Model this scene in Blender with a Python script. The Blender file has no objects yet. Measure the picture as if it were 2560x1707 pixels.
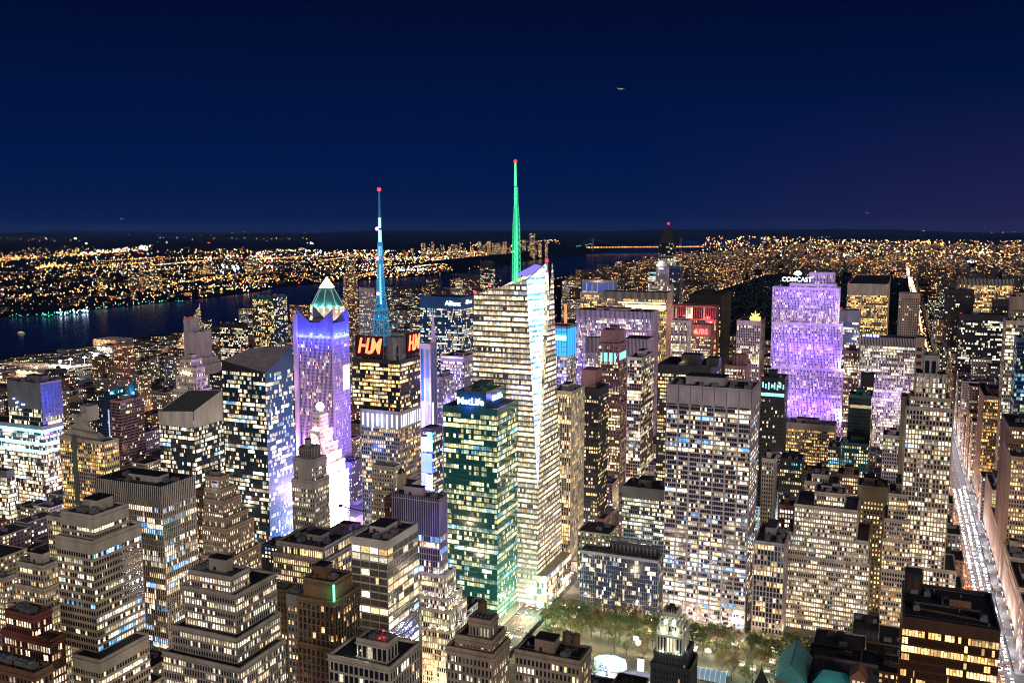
import bpy, math, random, mathutils
from math import sin, cos, tan, radians, pi, floor, sqrt, atan2
Vec = mathutils.Vector
S = bpy.context.scene
COL = S.collection
# ------------------------------------------------------------------ camera, sky, low fill sun, exposure
# x runs crosstown (east), y runs uptown along the avenues, z up, metres; the viewer stands on a high terrace
HAZE_D = 8e-6
CAMZ, YAW, PIT, FOC = 305.0, radians(22.72), radians(6.98), 2300.0
cam = bpy.data.objects.new('camera', bpy.data.cameras.new('camera'))
COL.objects.link(cam)
cam.location = (0, 0, CAMZ)
cam.rotation_euler = (pi/2 - PIT, 0, YAW)
cam.data.sensor_width = 36.0
cam.data.lens = 36.0*FOC/2560.0
cam.data.clip_start, cam.data.clip_end = 1.0, 200000.0
S.camera = cam
S.view_settings.view_transform = 'Standard'
S.view_settings.look = 'None'
S.view_settings.exposure = 0.0
S.view_settings.gamma = 1.0
W = bpy.data.worlds.new('World'); S.world = W
W.use_nodes = True
nt = W.node_tree; nt.nodes.clear()
wo = nt.nodes.new('ShaderNodeOutputWorld'); bg = nt.nodes.new('ShaderNodeBackground')
tc = nt.nodes.new('ShaderNodeTexCoord'); sx = nt.nodes.new('ShaderNodeSeparateXYZ')
nt.links.new(tc.outputs['Generated'], sx.inputs[0])
rp = nt.nodes.new('ShaderNodeValToRGB')
nt.links.new(sx.outputs['Z'], rp.inputs[0])
e = rp.color_ramp.elements
e[0].position = 0.0; e[0].color = (.0022, .0110, .064, 1)
e[1].position = 0.35; e[1].color = (.0004, .0011, .0130, 1)
for p_, c_ in ((.02, (.0017, .0108, .068, 1)), (.08, (.0005, .0082, .060, 1)), (.16, (.0003, .0055, .043, 1)), (.24, (.0004, .0030, .026, 1))):
    n_ = rp.color_ramp.elements.new(p_); n_.color = c_
# glow of the city low in the east (right of the view)
r2 = nt.nodes.new('ShaderNodeMapRange'); nt.links.new(sx.outputs['X'], r2.inputs['Value'])
r2.inputs['From Min'].default_value = -.25; r2.inputs['From Max'].default_value = .35
r3 = nt.nodes.new('ShaderNodeMapRange'); nt.links.new(sx.outputs['Z'], r3.inputs['Value'])
r3.inputs['From Min'].default_value = .14; r3.inputs['From Max'].default_value = -.01
m_ = nt.nodes.new('ShaderNodeMath'); m_.operation = 'MULTIPLY'
nt.links.new(r2.outputs[0], m_.inputs[0]); nt.links.new(r3.outputs[0], m_.inputs[1])
ad = nt.nodes.new('ShaderNodeMix'); ad.data_type = 'RGBA'; ad.blend_type = 'ADD'
nt.links.new(m_.outputs[0], ad.inputs[0]); nt.links.new(rp.outputs[0], ad.inputs[6])
ad.inputs[7].default_value = (.024, .0065, .006, 1)
nt.links.new(ad.outputs[2], bg.inputs[0]); bg.inputs[1].default_value = 1.0
nt.links.new(bg.outputs[0], wo.inputs[0])
sl = bpy.data.lights.new('wall_fill_sun', 'SUN'); sun = bpy.data.objects.new('wall_fill_sun', sl); COL.objects.link(sun)  # added low lamp lighting the walls in place of city glow
SUN_EL, SUN_AZ = radians(13), radians(-52)      # azimuth measured from +x: low in the south-east
sl.energy = 1.4; sl.angle = radians(24); sl.color = (1.0, .88, .83)
sd_ = Vec((cos(SUN_EL)*cos(SUN_AZ), cos(SUN_EL)*sin(SUN_AZ), sin(SUN_EL)))
sun.rotation_euler = sd_.to_track_quat('Z', 'Y').to_euler()
try:
    S.cycles.max_bounces = 4; S.cycles.diffuse_bounces = 2; S.cycles.glossy_bounces = 2
    S.cycles.transmission_bounces = 2; S.cycles.transparent_max_bounces = 6
    S.cycles.sample_clamp_indirect = 3.0; S.cycles.caustics_reflective = False; S.cycles.caustics_refractive = False
    S.cycles.use_denoising = True; S.cycles.filter_width = 1.05
except Exception: pass

# ------------------------------------------------------------------ placing things: sight lines of the photograph give bearings, distances give sizes
FH = Vec((-sin(YAW), cos(YAW), 0)); RH = Vec((cos(YAW), sin(YAW), 0))
def ray(px, py):
    u = 853.5 - py
    return (px - 1280.0, FOC*cos(PIT) + u*sin(PIT), u*cos(PIT) - FOC*sin(PIT))
def at_d(px, py, d):
    r, f, v = ray(px, py); t = d/f
    return RH*(r*t) + FH*d + Vec((0, 0, CAMZ + v*t))
def at_z(px, py, z=0.0):
    r, f, v = ray(px, py); t = (z - CAMZ)/v
    return RH*(r*t) + FH*(f*t) + Vec((0, 0, z))
def proj(P):
    x, y, z = P[0], P[1], P[2] - CAMZ
    r = RH.x*x + RH.y*y; f = FH.x*x + FH.y*y
    dep = f*cos(PIT) - z*sin(PIT); up = f*sin(PIT) + z*cos(PIT)
    if dep < 1: dep = 1
    return 1280 + FOC*r/dep, 853.5 - FOC*up/dep, dep
def solve(P, dirx, diry, px, lo=1.0, hi=400.0):
    a, b = lo, hi
    f0 = proj((P.x + dirx*a, P.y + diry*a, P.z))[0] - px
    for _ in range(40):
        m = (a + b)/2; f = proj((P.x + dirx*m, P.y + diry*m, P.z))[0] - px
        if (f > 0) == (f0 > 0): a = m
        else: b = m
    return (a + b)/2

# ------------------------------------------------------------------ mesh building
class MB:
    def __init__(s): s.v = []; s.f = []; s.uv = []; s.mi = []
    def face(s, pts, m=0, uv=None):
        k = len(s.v); s.v.extend([tuple(p) for p in pts]); s.f.append(tuple(range(k, k + len(pts))))
        s.uv.extend(uv if uv else [(0.0, 0.0)]*len(pts)); s.mi.append(m)
    def box(s, x0, x1, y0, y1, z0, z1, m=0, bottom=True):
        a = [(x0, y0), (x1, y0), (x1, y1), (x0, y1)]
        s.prism(a, z0, z1, m, bottom)
    def prism(s, poly, z0, z1, m=0, bottom=True, top=True, uvs=None, mt=None):
        n = len(poly)
        for i in range(n):
            a, b = poly[i], poly[(i+1) % n]
            L = sqrt((a[0]-b[0])**2 + (a[1]-b[1])**2)
            uv = None
            if uvs:
                bw, fh, o1, o2 = uvs; nb = max(1, round(L/bw)); nf = max(1, round((z1-z0)/fh))
                o1 = o1 + 37*i
                uv = [(o1, o2), (o1+nb, o2), (o1+nb, o2+nf), (o1, o2+nf)]
            s.face([(a[0], a[1], z0), (b[0], b[1], z0), (b[0], b[1], z1), (a[0], a[1], z1)], m, uv)
        if top: s.face([(p[0], p[1], z1) for p in poly], m if mt is None else mt)
        if bottom: s.face([(p[0], p[1], z0) for p in reversed(poly)], m if mt is None else mt)
    def frustum(s, c, r0, r1, z0, z1, n=8, m=0, rot=0.0, cap=True):
        A = [(c[0]+r0*cos(rot+2*pi*i/n), c[1]+r0*sin(rot+2*pi*i/n), z0) for i in range(n)]
        B = [(c[0]+r1*cos(rot+2*pi*i/n), c[1]+r1*sin(rot+2*pi*i/n), z1) for i in range(n)]
        for i in range(n):
            j = (i+1) % n
            if r1 > 1e-6: s.face([A[i], A[j], B[j], B[i]], m)
            else: s.face([A[i], A[j], (c[0], c[1], z1)], m)
        if cap and r1 > 1e-6: s.face(B, m)
        if cap: s.face(A[::-1], m)
    def bar(s, p, q, r, n=4, m=0):
        p = Vec(p); q = Vec(q); d = (q-p)
        if d.length < 1e-6: return
        d.normalize(); a = d.orthogonal().normalized(); b = d.cross(a)
        A = [p + (a*cos(2*pi*i/n) + b*sin(2*pi*i/n))*r for i in range(n)]
        B = [q + (a*cos(2*pi*i/n) + b*sin(2*pi*i/n))*r for i in range(n)]
        for i in range(n):
            j = (i+1) % n; s.face([A[i], A[j], B[j], B[i]], m)
        s.face(B, m); s.face(A[::-1], m)
    def ball(s, c, r, m=0, n=6, k=4, sq=1.0):
        P = [[(c[0]+r*sin(pi*j/k)*cos(2*pi*i/n), c[1]+r*sin(pi*j/k)*sin(2*pi*i/n), c[2]+sq*r*cos(pi*j/k)) for i in range(n)] for j in range(k+1)]
        for j in range(k):
            for i in range(n):
                i2 = (i+1) % n
                if j == 0: s.face([P[0][0], P[1][i], P[1][i2]], m)
                elif j == k-1: s.face([P[j][i], P[k][0], P[j][i2]], m)
                else: s.face([P[j][i], P[j+1][i], P[j+1][i2], P[j][i2]], m)
    def octa(s, c, r, m=0, uv=None):
        x, y, z = c; P = [(x+r, y, z), (x, y+r, z), (x-r, y, z), (x, y-r, z)]; T = (x, y, z+r); B = (x, y, z-r)
        for i in range(4):
            u = [uv]*3 if uv else None
            s.face([P[i], P[(i+1) % 4], T], m, u); s.face([P[(i+1) % 4], P[i], B], m, u)
    def mesh(s, name, mats):
        me = bpy.data.meshes.new(name); me.from_pydata(s.v, [], s.f)
        ul = me.uv_layers.new(name='UVMap')
        ul.data.foreach_set('uv', [c for p in s.uv for c in p])
        for m in mats: me.materials.append(m)
        if len(mats) > 1: me.polygons.foreach_set('material_index', s.mi)
        me.update(); return me
    def build(s, name, mats, parent=None, kind=None, loc=None):
        if not isinstance(mats, (list, tuple)): mats = [mats]
        return obj(name, s.mesh(name, mats), parent, kind, loc)
def obj(name, me, parent=None, kind=None, loc=None, rz=None):
    o = bpy.data.objects.new(name, me); COL.objects.link(o)
    if parent is not None: o.parent = parent
    if loc is not None: o.location = loc
    if rz is not None: o.rotation_euler = (0, 0, rz)
    if kind: o['kind'] = kind
    return o
def thing(name, label, cat, loc=(0, 0, 0), group=None, rz=None):
    o = bpy.data.objects.new(name, None); COL.objects.link(o); o.location = loc
    o.empty_display_size = 5.0
    if rz is not None: o.rotation_euler = (0, 0, rz)
    o['label'] = label; o['category'] = cat
    if len(label.split()) > 16: print('LONG', label)
    if group: o['group'] = group
    return o
def tag(o, label, cat, group=None):
    o['label'] = label; o['category'] = cat
    if group: o['group'] = group
    return o
def lamp(P, power, color, size=2.0, parent=None, kind='POINT', rot=None, spot=None, name='lamp_light'):
    l = bpy.data.lights.new(name, kind); l.energy = power; l.color = color
    if kind in ('POINT', 'SPOT'): l.shadow_soft_size = size
    if kind == 'SPOT' and spot: l.spot_size = spot[0]; l.spot_blend = spot[1]
    if kind == 'AREA': l.shape = 'RECTANGLE'; l.size, l.size_y = size
    o = bpy.data.objects.new(name, l); COL.objects.link(o); o.location = P
    if rot is not None: o.rotation_euler = rot
    if parent is not None: o.parent = parent; o.matrix_parent_inverse = parent.matrix_basis.inverted()
    return o

# ------------------------------------------------------------------ materials
def N(t, k, **kw):
    n = t.nodes.new(k)
    for a, b in kw.items(): setattr(n, a, b)
    return n
def newmat(name):
    m = bpy.data.materials.new(name); m.use_nodes = True; t = m.node_tree
    b = t.nodes.get('Principled BSDF'); return m, t, b
def solid(name, col, rough=.8, var=.38, scale=.11, metal=0.0, spec=.3):
    m, t, b = newmat(name)
    tcn = N(t, 'ShaderNodeNewGeometry'); nz = N(t, 'ShaderNodeTexNoise'); nz.inputs['Scale'].default_value = scale
    nz.inputs['Detail'].default_value = 6; nz.inputs['Roughness'].default_value = .7
    mp = N(t, 'ShaderNodeMapping'); mp.inputs['Scale'].default_value = (1, 1, .35)
    t.links.new(tcn.outputs['Position'], mp.inputs[0]); t.links.new(mp.outputs[0], nz.inputs['Vector'])
    mr = N(t, 'ShaderNodeMapRange'); mr.inputs['From Min'].default_value = .3; mr.inputs['From Max'].default_value = .7
    mr.inputs['To Min'].default_value = 1-var; mr.inputs['To Max'].default_value = 1+var*.6
    t.links.new(nz.outputs['Fac'], mr.inputs[0])
    vm = N(t, 'ShaderNodeVectorMath', operation='SCALE'); vm.inputs[0].default_value = col[:3]
    t.links.new(mr.outputs[0], vm.inputs['Scale']); t.links.new(vm.outputs[0], b.inputs['Base Color'])
    b.inputs['Roughness'].default_value = rough; b.inputs['Metallic'].default_value = metal
    b.inputs['Specular IOR Level'].default_value = spec
    return m
def glow(name, col, s, sample=False):
    m, t, b = newmat(name)
    b.inputs['Base Color'].default_value = (.05, .05, .05, 1)
    b.inputs['Emission Color'].default_value = (*col, 1); b.inputs['Emission Strength'].default_value = s
    if not sample: m.cycles.emission_sampling = 'NONE'
    return m
def window_group():
    g = bpy.data.node_groups.new('window_light', 'ShaderNodeTree')
    I = g.interface
    def fin(n, v): s = I.new_socket(n, in_out='INPUT', socket_type='NodeSocketFloat'); s.default_value = v
    fin('Lit', .5); fin('FloorVar', .4); fin('ClusterVar', .5); fin('Panes', 1.0); fin('Cool', .2); fin('Group', .22)
    I.new_socket('Color', in_out='OUTPUT', socket_type='NodeSocketColor')
    I.new_socket('FU', in_out='OUTPUT', socket_type='NodeSocketFloat'); I.new_socket('FV', in_out='OUTPUT', socket_type='NodeSocketFloat')
    I.new_socket('Mull', in_out='OUTPUT', socket_type='NodeSocketFloat')
    gi = N(g, 'NodeGroupInput'); go = N(g, 'NodeGroupOutput')
    uv = N(g, 'ShaderNodeUVMap'); uv.uv_map = 'UVMap'
    sp = N(g, 'ShaderNodeSeparateXYZ'); g.links.new(uv.outputs[0], sp.inputs[0])
    def M(op, a, b=None, c=None, clamp=False):
        n = N(g, 'ShaderNodeMath', operation=op); n.use_clamp = clamp
        for i, x in enumerate((a, b, c)):
            if x is None: continue
            if isinstance(x, (int, float)): n.inputs[i].default_value = x
            else: g.links.new(x, n.inputs[i])
        return n.outputs[0]
    u, v = sp.outputs[0], sp.outputs[1]
    cu, cv, fu, fv = M('FLOOR', u), M('FLOOR', v), M('FRACT', u), M('FRACT', v)
    def WN(a, b, k=0.0):
        cb = N(g, 'ShaderNodeCombineXYZ'); g.links.new(a, cb.inputs[0])
        if b is not None: g.links.new(b, cb.inputs[1])
        cb.inputs[2].default_value = k
        w = N(g, 'ShaderNodeTexWhiteNoise', noise_dimensions='3D'); g.links.new(cb.outputs[0], w.inputs['Vector']); return w
    w1 = WN(cu, cv, 1.3); w2 = WN(cu, cv, 7.7); wf = WN(cv, None, 3.1); wc = WN(M('FLOOR', M('MULTIPLY', M('ADD', u, M('MULTIPLY', 7.0, wf.outputs['Value'])), gi.outputs['Group'])), cv, 5.9)
    p = M('ADD', gi.outputs['Lit'], M('MULTIPLY', gi.outputs['FloorVar'], M('SUBTRACT', wf.outputs['Value'], .5)))
    lit = M('LESS_THAN', M('ADD', M('MULTIPLY', w1.outputs['Value'], .45), M('MULTIPLY', wc.outputs['Value'], .55)), p)
    sc = N(g, 'ShaderNodeSeparateColor'); g.links.new(w2.outputs['Color'], sc.inputs[0])
    sw = N(g, 'ShaderNodeSeparateColor'); g.links.new(wc.outputs['Color'], sw.inputs[0])
    br = M('ADD', .30, M('MULTIPLY', 3.5, M('POWER', M('ADD', M('MULTIPLY', sc.outputs[0], .45), M('MULTIPLY', sw.outputs[1], .55)), 2.2)))
    # furniture, ceiling lights and people break the light up inside each pane
    cb = N(g, 'ShaderNodeCombineXYZ'); g.links.new(M('MULTIPLY', u, 5.0), cb.inputs[0]); g.links.new(M('MULTIPLY', v, 4.0), cb.inputs[1])
    nz = N(g, 'ShaderNodeTexNoise'); nz.inputs['Scale'].default_value = 1.0; nz.inputs['Detail'].default_value = 3
    g.links.new(cb.outputs[0], nz.inputs['Vector'])
    inner = N(g, 'ShaderNodeMapRange'); inner.inputs['From Min'].default_value = .32; inner.inputs['From Max'].default_value = .62
    inner.inputs['To Min'].default_value = .35; inner.inputs['To Max'].default_value = 1.35
    g.links.new(nz.outputs['Fac'], inner.inputs[0])
    blind = M('SUBTRACT', 1.0, M('MULTIPLY', .65, M('GREATER_THAN', fv, M('ADD', .35, M('MULTIPLY', 1.3, sc.outputs[2])))))
    br = M('MULTIPLY', M('MULTIPLY', br, inner.outputs[0]), blind)
    br = M('MULTIPLY', br, lit)
    pf = M('FRACT', M('MULTIPLY', u, gi.outputs['Panes']))
    mull = M('LESS_THAN', pf, .09)
    br = M('MULTIPLY', br, M('SUBTRACT', 1.0, M('MULTIPLY', .8, mull)))
    hue = N(g, 'ShaderNodeValToRGB'); el = hue.color_ramp.elements; hue.color_ramp.interpolation = 'CONSTANT'
    el[0].position = 0; el[0].color = (1, .84, .56, 1); el[1].position = .45; el[1].color = (1, .74, .40, 1)
    for q, c in ((.60, (1, .88, .66, 1)), (.78, (1, .54, .24, 1)), (.84, (.95, .95, .85, 1)), (.93, (.75, .92, 1, 1)), (.985, (.15, .45, 1, 1))):
        x = el.new(q); x.color = c
    g.links.new(M('ADD', M('MULTIPLY', M('ADD', M('MULTIPLY', sc.outputs[1], .3), M('MULTIPLY', sw.outputs[2], .7)), .9), M('MULTIPLY', gi.outputs['Cool'], M('MULTIPLY', wf.outputs['Value'], .6)), None, True), hue.inputs[0])
    mx = N(g, 'ShaderNodeVectorMath', operation='SCALE'); g.links.new(hue.outputs[0], mx.inputs[0]); g.links.new(br, mx.inputs['Scale'])
    g.links.new(mx.outputs[0], go.inputs['Color']); g.links.new(fu, go.inputs['FU']); g.links.new(fv, go.inputs['FV']); g.links.new(mull, go.inputs['Mull'])
    return g
WG = window_group()
def winmat(name, lit=.5, fvar=.4, cvar=.5, panes=1.0, cool=.2, strength=1.2, glass=(.012, .016, .026), rough=.12, tint=None, spec=.5, group=.22):
    m, t, b = newmat(name)
    g = N(t, 'ShaderNodeGroup'); g.node_tree = WG
    for k, v in (('Lit', lit), ('FloorVar', fvar), ('ClusterVar', cvar), ('Panes', panes), ('Cool', cool), ('Group', group)): g.inputs[k].default_value = v
    src = g.outputs['Color']
    if tint:
        mm = N(t, 'ShaderNodeMix'); mm.data_type = 'RGBA'; mm.blend_type = 'MULTIPLY'; mm.inputs[0].default_value = 1
        t.links.new(src, mm.inputs[6]); mm.inputs[7].default_value = (*tint, 1); src = mm.outputs[2]
    t.links.new(src, b.inputs['Emission Color']); b.inputs['Emission Strength'].default_value = strength
    b.inputs['Base Color'].default_value = (*glass, 1); b.inputs['Roughness'].default_value = rough
    b.inputs['Specular IOR Level'].default_value = spec
    m.cycles.emission_sampling = 'NONE'
    return m
def farmat(name, wall, lit=.4, strength=2.0, wu=.24, wv=.28, cool=.1, fvar=.3, cvar=.3, tint=(1, 1, 1)):
    m, t, b = newmat(name)
    g = N(t, 'ShaderNodeGroup'); g.node_tree = WG
    for k, v in (('Lit', lit), ('FloorVar', fvar), ('ClusterVar', cvar), ('Panes', 0.5), ('Cool', cool), ('Group', .45)): g.inputs[k].default_value = v
    def M(op, a, bb):
        n = N(t, 'ShaderNodeMath', operation=op)
        for i, x in enumerate((a, bb)):
            if isinstance(x, (int, float)): n.inputs[i].default_value = x
            else: t.links.new(x, n.inputs[i])
        return n.outputs[0]
    mk = M('MULTIPLY', M('MULTIPLY', M('GREATER_THAN', g.outputs['FU'], wu), M('LESS_THAN', g.outputs['FU'], 1-wu)),
           M('MULTIPLY', M('GREATER_THAN', g.outputs['FV'], wv), M('LESS_THAN', g.outputs['FV'], 1-wv*.6)))
    vm = N(t, 'ShaderNodeVectorMath', operation='SCALE'); t.links.new(g.outputs['Color'], vm.inputs[0]); t.links.new(mk, vm.inputs['Scale'])
    mm = N(t, 'ShaderNodeMix'); mm.data_type = 'RGBA'; t.links.new(mk, mm.inputs[0])
    mm.inputs[6].default_value = (*wall, 1); mm.inputs[7].default_value = (.015, .017, .022, 1)
    t.links.new(mm.outputs[2], b.inputs['Base Color']); b.inputs['Roughness'].default_value = .7
    tm_ = N(t, 'ShaderNodeVectorMath', operation='MULTIPLY'); t.links.new(vm.outputs[0], tm_.inputs[0]); tm_.inputs[1].default_value = tint
    t.links.new(tm_.outputs[0], b.inputs['Emission Color']); b.inputs['Emission Strength'].default_value = strength
    m.cycles.emission_sampling = 'NONE'
    return m
M_ = {}
M_['beige'] = solid('beige_stone', (.38, .33, .285)); M_['tan'] = solid('tan_brick', (.31, .24, .18)); M_['grey'] = solid('grey_stone', (.33, .30, .29))
M_['white'] = solid('white_stone', (.52, .48, .44)); M_['red'] = solid('red_brick', (.22, .07, .05)); M_['brown'] = solid('brown_granite', (.20, .11, .06))
M_['dark'] = solid('dark_metal', (.03, .03, .035), .45); M_['black'] = solid('black_brick', (.02, .02, .022), .6); M_['steel'] = solid('steel', (.22, .22, .23), .45, metal=.3)
M_['teal'] = solid('green_glass_panel', (.015, .10, .09), .25, spec=.6); M_['blue'] = solid('blue_glass_panel', (.02, .08, .20), .3, spec=.6)
M_['pink'] = solid('pink_granite', (.28, .15, .14)); M_['lilac'] = solid('pale_limestone', (.36, .31, .34)); M_['crown'] = solid('blue_tinted_crown', (.13, .13, .22)); M_['cream'] = solid('cream_brick', (.44, .39, .32)); M_['sage'] = solid('sage_panel', (.11, .14, .115))  # crown: blue light put into the colour of white panels
M_['copper'] = solid('copper_roof', (.05, .20, .19), .5); M_['roof'] = solid('tar_roof', (.022, .022, .03), .9, .5, .3); M_['roofgrey'] = solid('gravel_roof', (.10, .10, .10), .9, .5, .3)
M_['bronze'] = solid('bronze_panel', (.07, .035, .02), .4); M_['tank'] = solid('tank_wood', (.12, .08, .05)); M_['mech'] = solid('machine_grey', (.16, .16, .165), .6)
M_['redlamp'] = glow('red_warning_light', (1, .03, .045), 3.0); M_['whitelamp'] = glow('white_lamp', (1, .86, .66), 9.0)
M_['coollamp'] = glow('cool_lamp', (.75, .88, 1), 9.0)
Wn = {}
def wfam(key, name, tint0, *a, **k):
    for suf, t in (('', (1, 1, 1)), ('_w', (1, .80, .52)), ('_c', (.86, .95, 1.05)), ('_g', (.94, 1, .80))):
        k['tint'] = tuple(x*y for x, y in zip(t, tint0)); Wn[key+suf] = winmat(name+{'': '', '_w': '_amber', '_c': '_cool', '_g': '_greenish'}[suf], *a, **k)
wfam('office', 'office_windows', (1, 1, 1), .51, .45, 0, 1, .15, 1.3); wfam('dense', 'busy_office_windows', (1, 1, 1), .60, .34, 0, 1, .2, 1.3)
wfam('half', 'half_lit_windows', (1, 1, 1), .42, .2, 0, 1, .1, 1.3); wfam('sparse', 'few_lit_windows', (1, 1, 1), .30, .12, 0, 1, .15, 1.2)
wfam('cool', 'cool_office_windows', (.75, .92, 1.1), .55, .4, 0, 1, .9, 1.3); wfam('gold', 'amber_windows', (1, .86, .58), .56, .2, 0, 1, 0, 1.25)
Wn['ribbon'] = winmat('ribbon_windows', .48, .7, 0, 1, .85, 1.5, group=.12); Wn['strip'] = winmat('strip_windows', .47, .8, 0, 1, .8, 1.6, (.03, .018, .012), group=.13)
Wn['teal'] = winmat('green_glass_windows', .56, .5, 0, 1, .6, 1.0, (.006, .085, .085), .1, (.86, 1, .78), group=.13)
Wn['blue'] = winmat('blue_glass_windows', .44, .2, 0, 1, .4, 1.3, (.02, .10, .26), .3, group=.2)  # glass colour raised to hold a blue reflected glow
Wn['navy'] = winmat('navy_glass_windows', .49, .4, 0, 1, .5, 1.25, (.010, .04, .075), .1, group=.2)
Wn['grace'] = winmat('wide_pane_windows', .50, .5, 0, 1, .65, 1.3, (.012, .014, .03), group=.17)
Wn['crystal'] = winmat('crystal_glass_windows', .84, .35, 0, 1, .25, 1.15, (.10, .11, .12), .12, (1, .95, .87), group=.07)
Wn['amber'] = winmat('amber_floor_windows', .52, .7, 0, 1, .1, 1.5, (.05, .02, .01), .15, (1, .72, .42), group=.1)
Wn['dark'] = winmat('dark_windows', .20, .1, 0, 1, .2, .9); Wn['clear'] = winmat('clear_glass_windows', .62, .3, 0, 1, .35, 1.5, (.06, .065, .07), .12, (.98, .97, 1), group=.3)
Wn['banded'] = winmat('reflecting_windows', .40, .2, 0, 1, .4, 1.2, (.09, .085, .08), .12, (1, .92, .8), group=.25)
Wn['floodlit'] = winmat('floodlit_slab_windows', .45, .3, 0, 1, .25, .9, (.02, .015, .07), tint=(1, .86, .9), group=.4)
Wn['gridglass'] = winmat('grid_glass_windows', .37, .15, 0, 1, .4, 1.1, (.02, .03, .08), .12, group=.3)
Wn['violet'] = winmat('pale_windows', .48, .2, 0, 1, .3, 1.1, (.03, .03, .07))
Wn['bright'] = winmat('bright_led_windows', 1.4, .0, 0, 1, 1.5, 2.6, (.2, .25, .3), tint=(.80, .93, 1.1))
# ------------------------------------------------------------------ facades: a glazed skin with real piers and spandrels standing proud of it
def style(bw, fh, pw, sh, pd, sd, wall, win, cap=0.0, par=1.1, ribbon=False): return dict(bw=bw if (bw < 2 or bw > 5) else bw*.72, fh=fh, pw=(pw if bw < 2 or bw > 5 else pw*.72)*.9, sh=sh*.84, pd=pd*.7, sd=sd*.7, wall=wall, win=win, cap=cap, par=par, ribbon=ribbon)
def inset(poly, d):
    n = len(poly); out = []
    for i in range(n):
        p0, p1, p2 = Vec(poly[i-1]), Vec(poly[i]), Vec(poly[(i+1) % n])
        a = (p1-p0).normalized(); b = (p2-p1).normalized()
        n1 = Vec((-a.y, a.x)); n2 = Vec((-b.y, b.x)); k = 1 + n1.dot(n2)
        out.append(tuple(p1 + (n1+n2)*(d/max(k, .2))))
    return out
def clip(poly, ax, lo, hi):
    def half(P, val, keep_ge):
        out = []
        for i in range(len(P)):
            a, b = P[i-1], P[i]; fa = (a[ax]-val) if keep_ge else (val-a[ax]); fb = (b[ax]-val) if keep_ge else (val-b[ax])
            if (fa >= 0) != (fb >= 0):
                t = fa/(fa-fb); out.append((a[0]+(b[0]-a[0])*t, a[1]+(b[1]-a[1])*t))
            if fb >= 0: out.append(b)
        return out
    P = half(poly, lo, True)
    return half(P, hi, False) if P else P
SEED = [11]
def facade(mw, mg, O, U, V, poly, st, cells=None, facing=False, nb=None):
    O = Vec(O); U = Vec(U); V = Vec(V); Nn = U.cross(V)
    smin, smax = min(p[0] for p in poly), max(p[0] for p in poly); tmin, tmax = min(p[1] for p in poly), max(p[1] for p in poly)
    nb = nb or max(1, round((smax-smin)/st['bw'])); bw = (smax-smin)/nb; fh = st['fh']
    nf = max(1, round((tmax-tmin)/fh))
    if len(poly) == 4: fh = (tmax-tmin)/nf
    SEED[0] += 1; o1 = (SEED[0]*53) % 997; o2 = (SEED[0]*31) % 499
    W3 = lambda s, t, d=0.0: O + U*s + V*t + Nn*d
    UVf = lambda s, t: (o1 + (s-smin)/bw, o2 + (t-tmin)/fh)
    rect = len(poly) == 4 and abs(poly[0][1]-poly[1][1]) < 1e-4 and abs(poly[2][1]-poly[3][1]) < 1e-4
    if cells is not None and facing and rect:
        pw, sh = st['pw']/2, st['sh']/2
        for j in range(nf):
            if st['ribbon']:
                q = [(smin, tmin+j*fh+sh), (smax, tmin+j*fh+sh), (smax, tmin+(j+1)*fh-sh), (smin, tmin+(j+1)*fh-sh)]
                cells.append(([W3(*c, .03) for c in q], [UVf(*c) for c in q], st))
            else:
                for i in range(nb):
                    q = [(smin+i*bw+pw, tmin+j*fh+sh), (smin+(i+1)*bw-pw, tmin+j*fh+sh), (smin+(i+1)*bw-pw, tmin+(j+1)*fh-sh), (smin+i*bw+pw, tmin+(j+1)*fh-sh)]
                    cells.append(([W3(*c, .03) for c in q], [UVf(*c) for c in q], st))
        mw.face([W3(*c) for c in poly])
    else:
        mg.face([W3(*c) for c in poly], 0, [UVf(*c) for c in poly])
    def extr(P, d):
        if len(P) < 3: return
        mw.face([W3(a, b, d) for a, b in P])
        for i in range(len(P)):
            a, b = P[i-1], P[i]; mw.face([W3(a[0], a[1], 0), W3(b[0], b[1], 0), W3(b[0], b[1], d), W3(a[0], a[1], d)])
    if st['pw'] > 0:
        for i in range(nb+1):
            s = smin + i*bw; w = st['pw']/2*(1.5 if i in (0, nb) else 1)
            extr(clip(poly, 0, max(smin, s-w), min(smax, s+w)), st['pd'])
    if st['sh'] > 0:
        for j in range(nf+1):
            t = tmin + j*fh; extr(clip(poly, 1, max(tmin, t-st['sh']/2), min(tmax, t+st['sh']/2)), st['sd'])
def ring(mb, poly, z0, z1, out, th, m=0):
    A = inset(poly, -out); B = inset(poly, th); n = len(poly)
    for i in range(n):
        j = (i+1) % n; a, b, c, d = A[i], A[j], B[i], B[j]
        mb.face([(*a, z0), (*b, z0), (*b, z1), (*a, z1)], m); mb.face([(*a, z1), (*b, z1), (*d, z1), (*c, z1)], m)
        mb.face([(*d, z0), (*c, z0), (*c, z1), (*d, z1)], m); mb.face([(*b, z0), (*a, z0), (*c, z0), (*d, z0)], m)
FOOT = []
KIT = {}
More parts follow.
